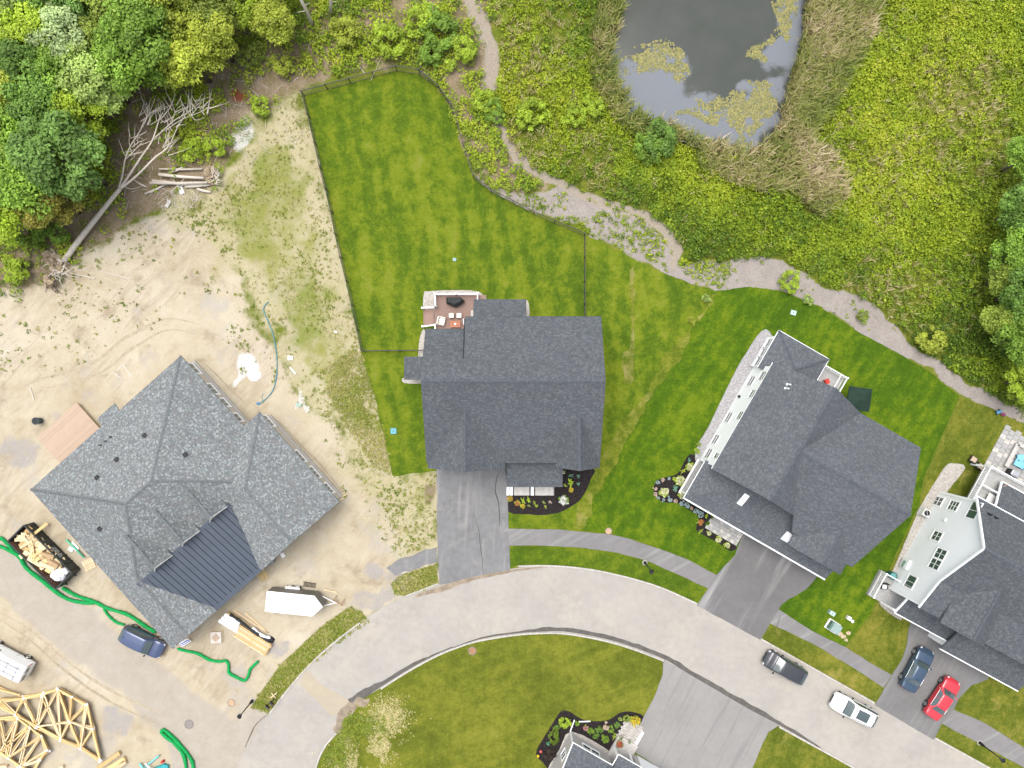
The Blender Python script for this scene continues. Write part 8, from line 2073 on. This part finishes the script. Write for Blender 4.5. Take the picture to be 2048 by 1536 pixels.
GP = [
 (1141, 951, 5, 'star', TEALP, 'blue green hosta in the front bed, upper left of three', None), (1158, 952, 5, 'star', TEALP, 'blue green hosta in the front bed, upper right of three', None), (1157.5, 969, 5, 'star', TEALP, 'blue green hosta in the front bed, lowest of three', None),
 (1141, 966, 9, 'star', 'lime', 'big lime daylily clump in the front bed', None), (1142, 979, 6, 'star', 'yellow', 'yellow flowering daylily below the big lime clump', YEL), (1131, 972, 4, 'star', 'yellow', 'small yellow plant left of the big lime clump', None),
 (1127, 1000, 10, 'round', 'green', 'white flowering hydrangea in the front bed', WHITE_F), (1034.5, 1006, 6, 'round', 'yellow', 'orange flowering plant at the left of the front bed', ORG), (1046, 1003, 6, 'star', 'lime', 'lime plant right of the orange flowering one', None), (1045.5, 1012, 5, 'round', 'yellow', 'yellow flowering plant below the lime plant', YEL), (1057, 1000, 6, 'star', 'lime', 'tall lime plant in the middle of the front bed', None),
 (1069, 1005, 4, 'star', 'olive', 'thin olive plant in the front bed', None), (1073, 1013, 4.5, 'star', 'lime', 'small lime plant at the front of the bed', None), (1058, 1012, 3.5, 'star', 'olive', 'tiny olive plant at the front of the bed', None), (1088, 1006, 3.5, 'star', 'pale', 'pale small plant in the front bed', None), (1091, 1014, 4, 'star', 'yellow', 'small yellow green plant at the bed rim', None), (1101, 1005, 3.5, 'round', TANP, 'pink tinged seedling left of the hydrangea', None),
 # corner bed of the white house
 (1329, 983, 10, 'round', 'lime', 'cream hydrangea standing alone in the corner bed', CREAM_F), (1358.5, 961, 11, 'round', 'lime', 'cream hydrangea against the porch edge', CREAM_F), (1364, 990, 8, 'round', 'lime', 'cream hydrangea at the porch corner', CREAM_F), (1379, 933, 8, 'round', 'lime', 'cream hydrangea by the gravel strip', CREAM_F), (1350, 974, 6.5, 'star', TEALP, 'blue green hosta between the cream hydrangeas', None), (1352, 981, 6, 'star', TEALP, 'second blue green hosta below the first', None), (1379, 921, 5, 'star', TEALP, 'blue green hosta at the gravel end', None),
 (1326, 960, 4, 'round', TANP, 'tan grass tuft at the top of the corner bed', None), (1339.5, 958, 3.5, 'round', BLUEP, 'grey tuft at the top right of the corner bed', None), (1316.5, 965, 4.5, 'round', BLUEP, 'blue grey tuft at the upper left of the corner bed', None), (1310.5, 977.5, 4.5, 'round', TANP, 'tan tuft at the left of the corner bed', None), (1311.5, 989, 4.5, 'round', TANP, 'tan tuft at the lower left of the corner bed', None), (1317.5, 996, 3.5, 'round', BLUEP, 'grey tuft at the bottom left of the corner bed', None), (1327, 1001, 4, 'round', BLUEP, 'blue grey tuft at the bottom of the corner bed', None), (1339.5, 998, 6, 'round', BLUEP, 'large blue grey tuft below the lone hydrangea', None), (1352, 1002, 3.8, 'round', TANP, 'tan tuft at the bottom right of the corner bed', None), (1364.5, 1006, 6, 'round', BLUEP, 'blue grey tuft under the porch eave, first', None), (1375, 1011, 6, 'round', BLUEP, 'blue grey tuft under the porch eave, second', None), (1384, 1017, 3.5, 'round', TANP, 'tan tuft under the porch eave', None), (1393.5, 1022, 6, 'round', BLUEP, 'blue grey tuft under the porch eave, third', None), (1402.5, 1029, 6, 'round', BLUEP, 'blue grey tuft near the stone walk', None),
 (1377, 1004, 4, 'star', 'green', 'green plant under the porch gutter', None), (1414, 1032, 5.5, 'star', 'lime', 'lime plant beside the stone walk corner', None), (1401, 1045, 7, 'star', 'olive', 'olive plant with rusty tips left of the stone walk', ORG), (1402, 1063, 6, 'star', 'olive', 'olive plant at the lower left of the stone walk', None), (1418, 1067, 5, 'round', 'lime', 'round lime hydrangea below the stone walk, first', CREAM_F), (1436, 1079, 7, 'round', 'lime', 'round lime hydrangea below the stone walk, second', CREAM_F), (1454.5, 1090, 6, 'round', 'lime', 'round lime hydrangea below the stone walk, third', CREAM_F),
 (1399, 888, 5, 'round', 'olive', 'olive plant against the white wall, upper', None), (1394, 902, 6, 'round', 'lime', 'lime plant against the white wall, lower', None), (1368, 942, 6, 'star', 'yellow', 'yellow grass by the porch edge', None),
 # bed at the bottom house
 (1130.5, 1444, 12, 'round', 'lime', 'large lime shrub at the corner of the bottom bed', None), (1115.5, 1455, 6, 'round', 'dark', 'dark shrub left of the large lime one', None), (1155, 1449, 8, 'star', 'green', 'spiky green plant at the white downspout', None), (1095, 1488, 6, 'star', (.06, .17, .09), 'teal green plant at the left of the bottom bed', None), (1172, 1456, 6, 'round', 'olive', 'reddish olive plant in the bottom bed', PNK), (1182, 1462, 7.5, 'round', 'green', 'bright green plant right of the reddish one', None), (1198, 1460, 8, 'round', 'dark', 'dark green plant in the middle of the bottom bed', None), (1192, 1472, 7, 'round', 'dark', 'dark plant nearest the bottom house wall', None), (1212, 1452, 8, 'round', TANP, 'tan feathery shrub in the bottom bed', None), (1220.5, 1459, 7, 'round', 'green', 'green shrub beside the tan one', None), (1233.5, 1449, 7, 'round', 'blue', 'grey green round shrub right of the tan one', None), (1241, 1439.5, 4, 'round', 'pale', 'small pale plant at the right of the bottom bed', None), (1254, 1437, 8, 'round', 'olive', 'olive shrub left of the yellow one', None), (1271, 1440, 11, 'round', 'yellow', 'golden yellow shrub at the drive corner', YEL), (1229, 1473, 7, 'star', 'olive', 'grassy tuft left of the white porch', None), (1210.5, 1478, 8, 'round', 'green', 'green round shrub near the wall window', None)]
for (px, py, r_, kd, col_, lab, fl) in GP: plant(px, py, r_, kd, col_, lab, 'hydrangea' if 'hydrangea' in lab else 'garden_plant', 'plant', fl)
# leaf shaped topiary and pots
q = W(1108.5, 1475, .4); o = thing('weeping_shrub', 'leaf shaped dark green shrub in the bottom bed', 'shrub', (q.x, q.y, .03), R(95)); c = link_mesh('foliage', SHRUBS[2], o, scale=(.85, .48, .5)); c.color = (.20, .30, .03, 1); link_mesh('stem', STEMS[1], o, scale=(.4, .4, .4))
for i, (px, py, mt, lab) in enumerate(((1081.5, 1502, 'pink', 'pink glass ball at the left end of the bottom bed'), (1076, 1511, 'yellow', 'yellow glass ball at the left end of the bottom bed'))):
    q = W(px, py, .2); o = thing('garden_ball', lab, 'ornament', (q.x, q.y, .03)); MB().cyl((0, 0, 0), .05, .2, 8).build('stand', MAT['dark'], o); bm_ = MB().dome((0, 0, .3), .14, .14, .14, 14, 6).dome((0, 0, .3), .14, .14, -.14, 14, 6).build('ball', MAT[mt], o, smooth=True)
for i, (px, py, r_, col_, lab) in enumerate(((1242.5, 1477, .16, 'dark', 'small clipped plant in a pot on the white porch, left'), (1260, 1486, .15, 'dark', 'small clipped plant in a pot on the white porch, right'), (1239, 1488.5, .35, (.22, .16, .05), 'red and yellow flower pot at the porch edge'), (1020.3, 998, .30, 'orange', 'orange round planter at the drive corner of the front bed'), (1127.5, 944.5, .18, 'white', 'small white round planter by the right gable'))):
    z_ = .34 if i < 3 else .04
    q = W(px, py, z_ + .4); o = thing('planter', lab, 'planter', (q.x, q.y, z_)); MB().cyl((0, 0, 0), r_ * .7, .3, 16, r_).build('pot', MAT[{3: 'orange', 4: 'white'}.get(i, 'concrete')], o)
    c = link_mesh('foliage', SHRUBS[i % 5], o, (0, 0, .22), scale=(r_ * 1.05, r_ * 1.05, r_ * .9)); g_ = GREENS.get(col_, (.2, .22, .03)) if isinstance(col_, str) else col_; c.color = (g_[0] * 2, g_[1] * 2, g_[2] * 2, 1)
    if i == 2: bloom(o, r_ * .9, (.8, .12, .08), .2)
    if i == 3: bloom(o, r_ * .8, (.75, .4, .08), .15)
q = W(1100, 1510, .2); o = thing('dark_shrub', 'dark purple brown shrub in the corner of the bottom bed', 'shrub', (q.x, q.y, .03)); c = link_mesh('foliage', SHRUBS[3], o, scale=(.75, .6, .4)); c.color = (.06, .045, .03, 1); link_mesh('stem', STEMS[1], o, scale=(.4, .4, .4))
# drain grille, hose at the white house
sock([(1456, 779), (1459, 785), (1452, 795), (1444, 810), (1432, 830), (1420, 852)], .02, MAT['dark'], 'thin black hose along the gravel strip', 'hose', 'hose', 6)
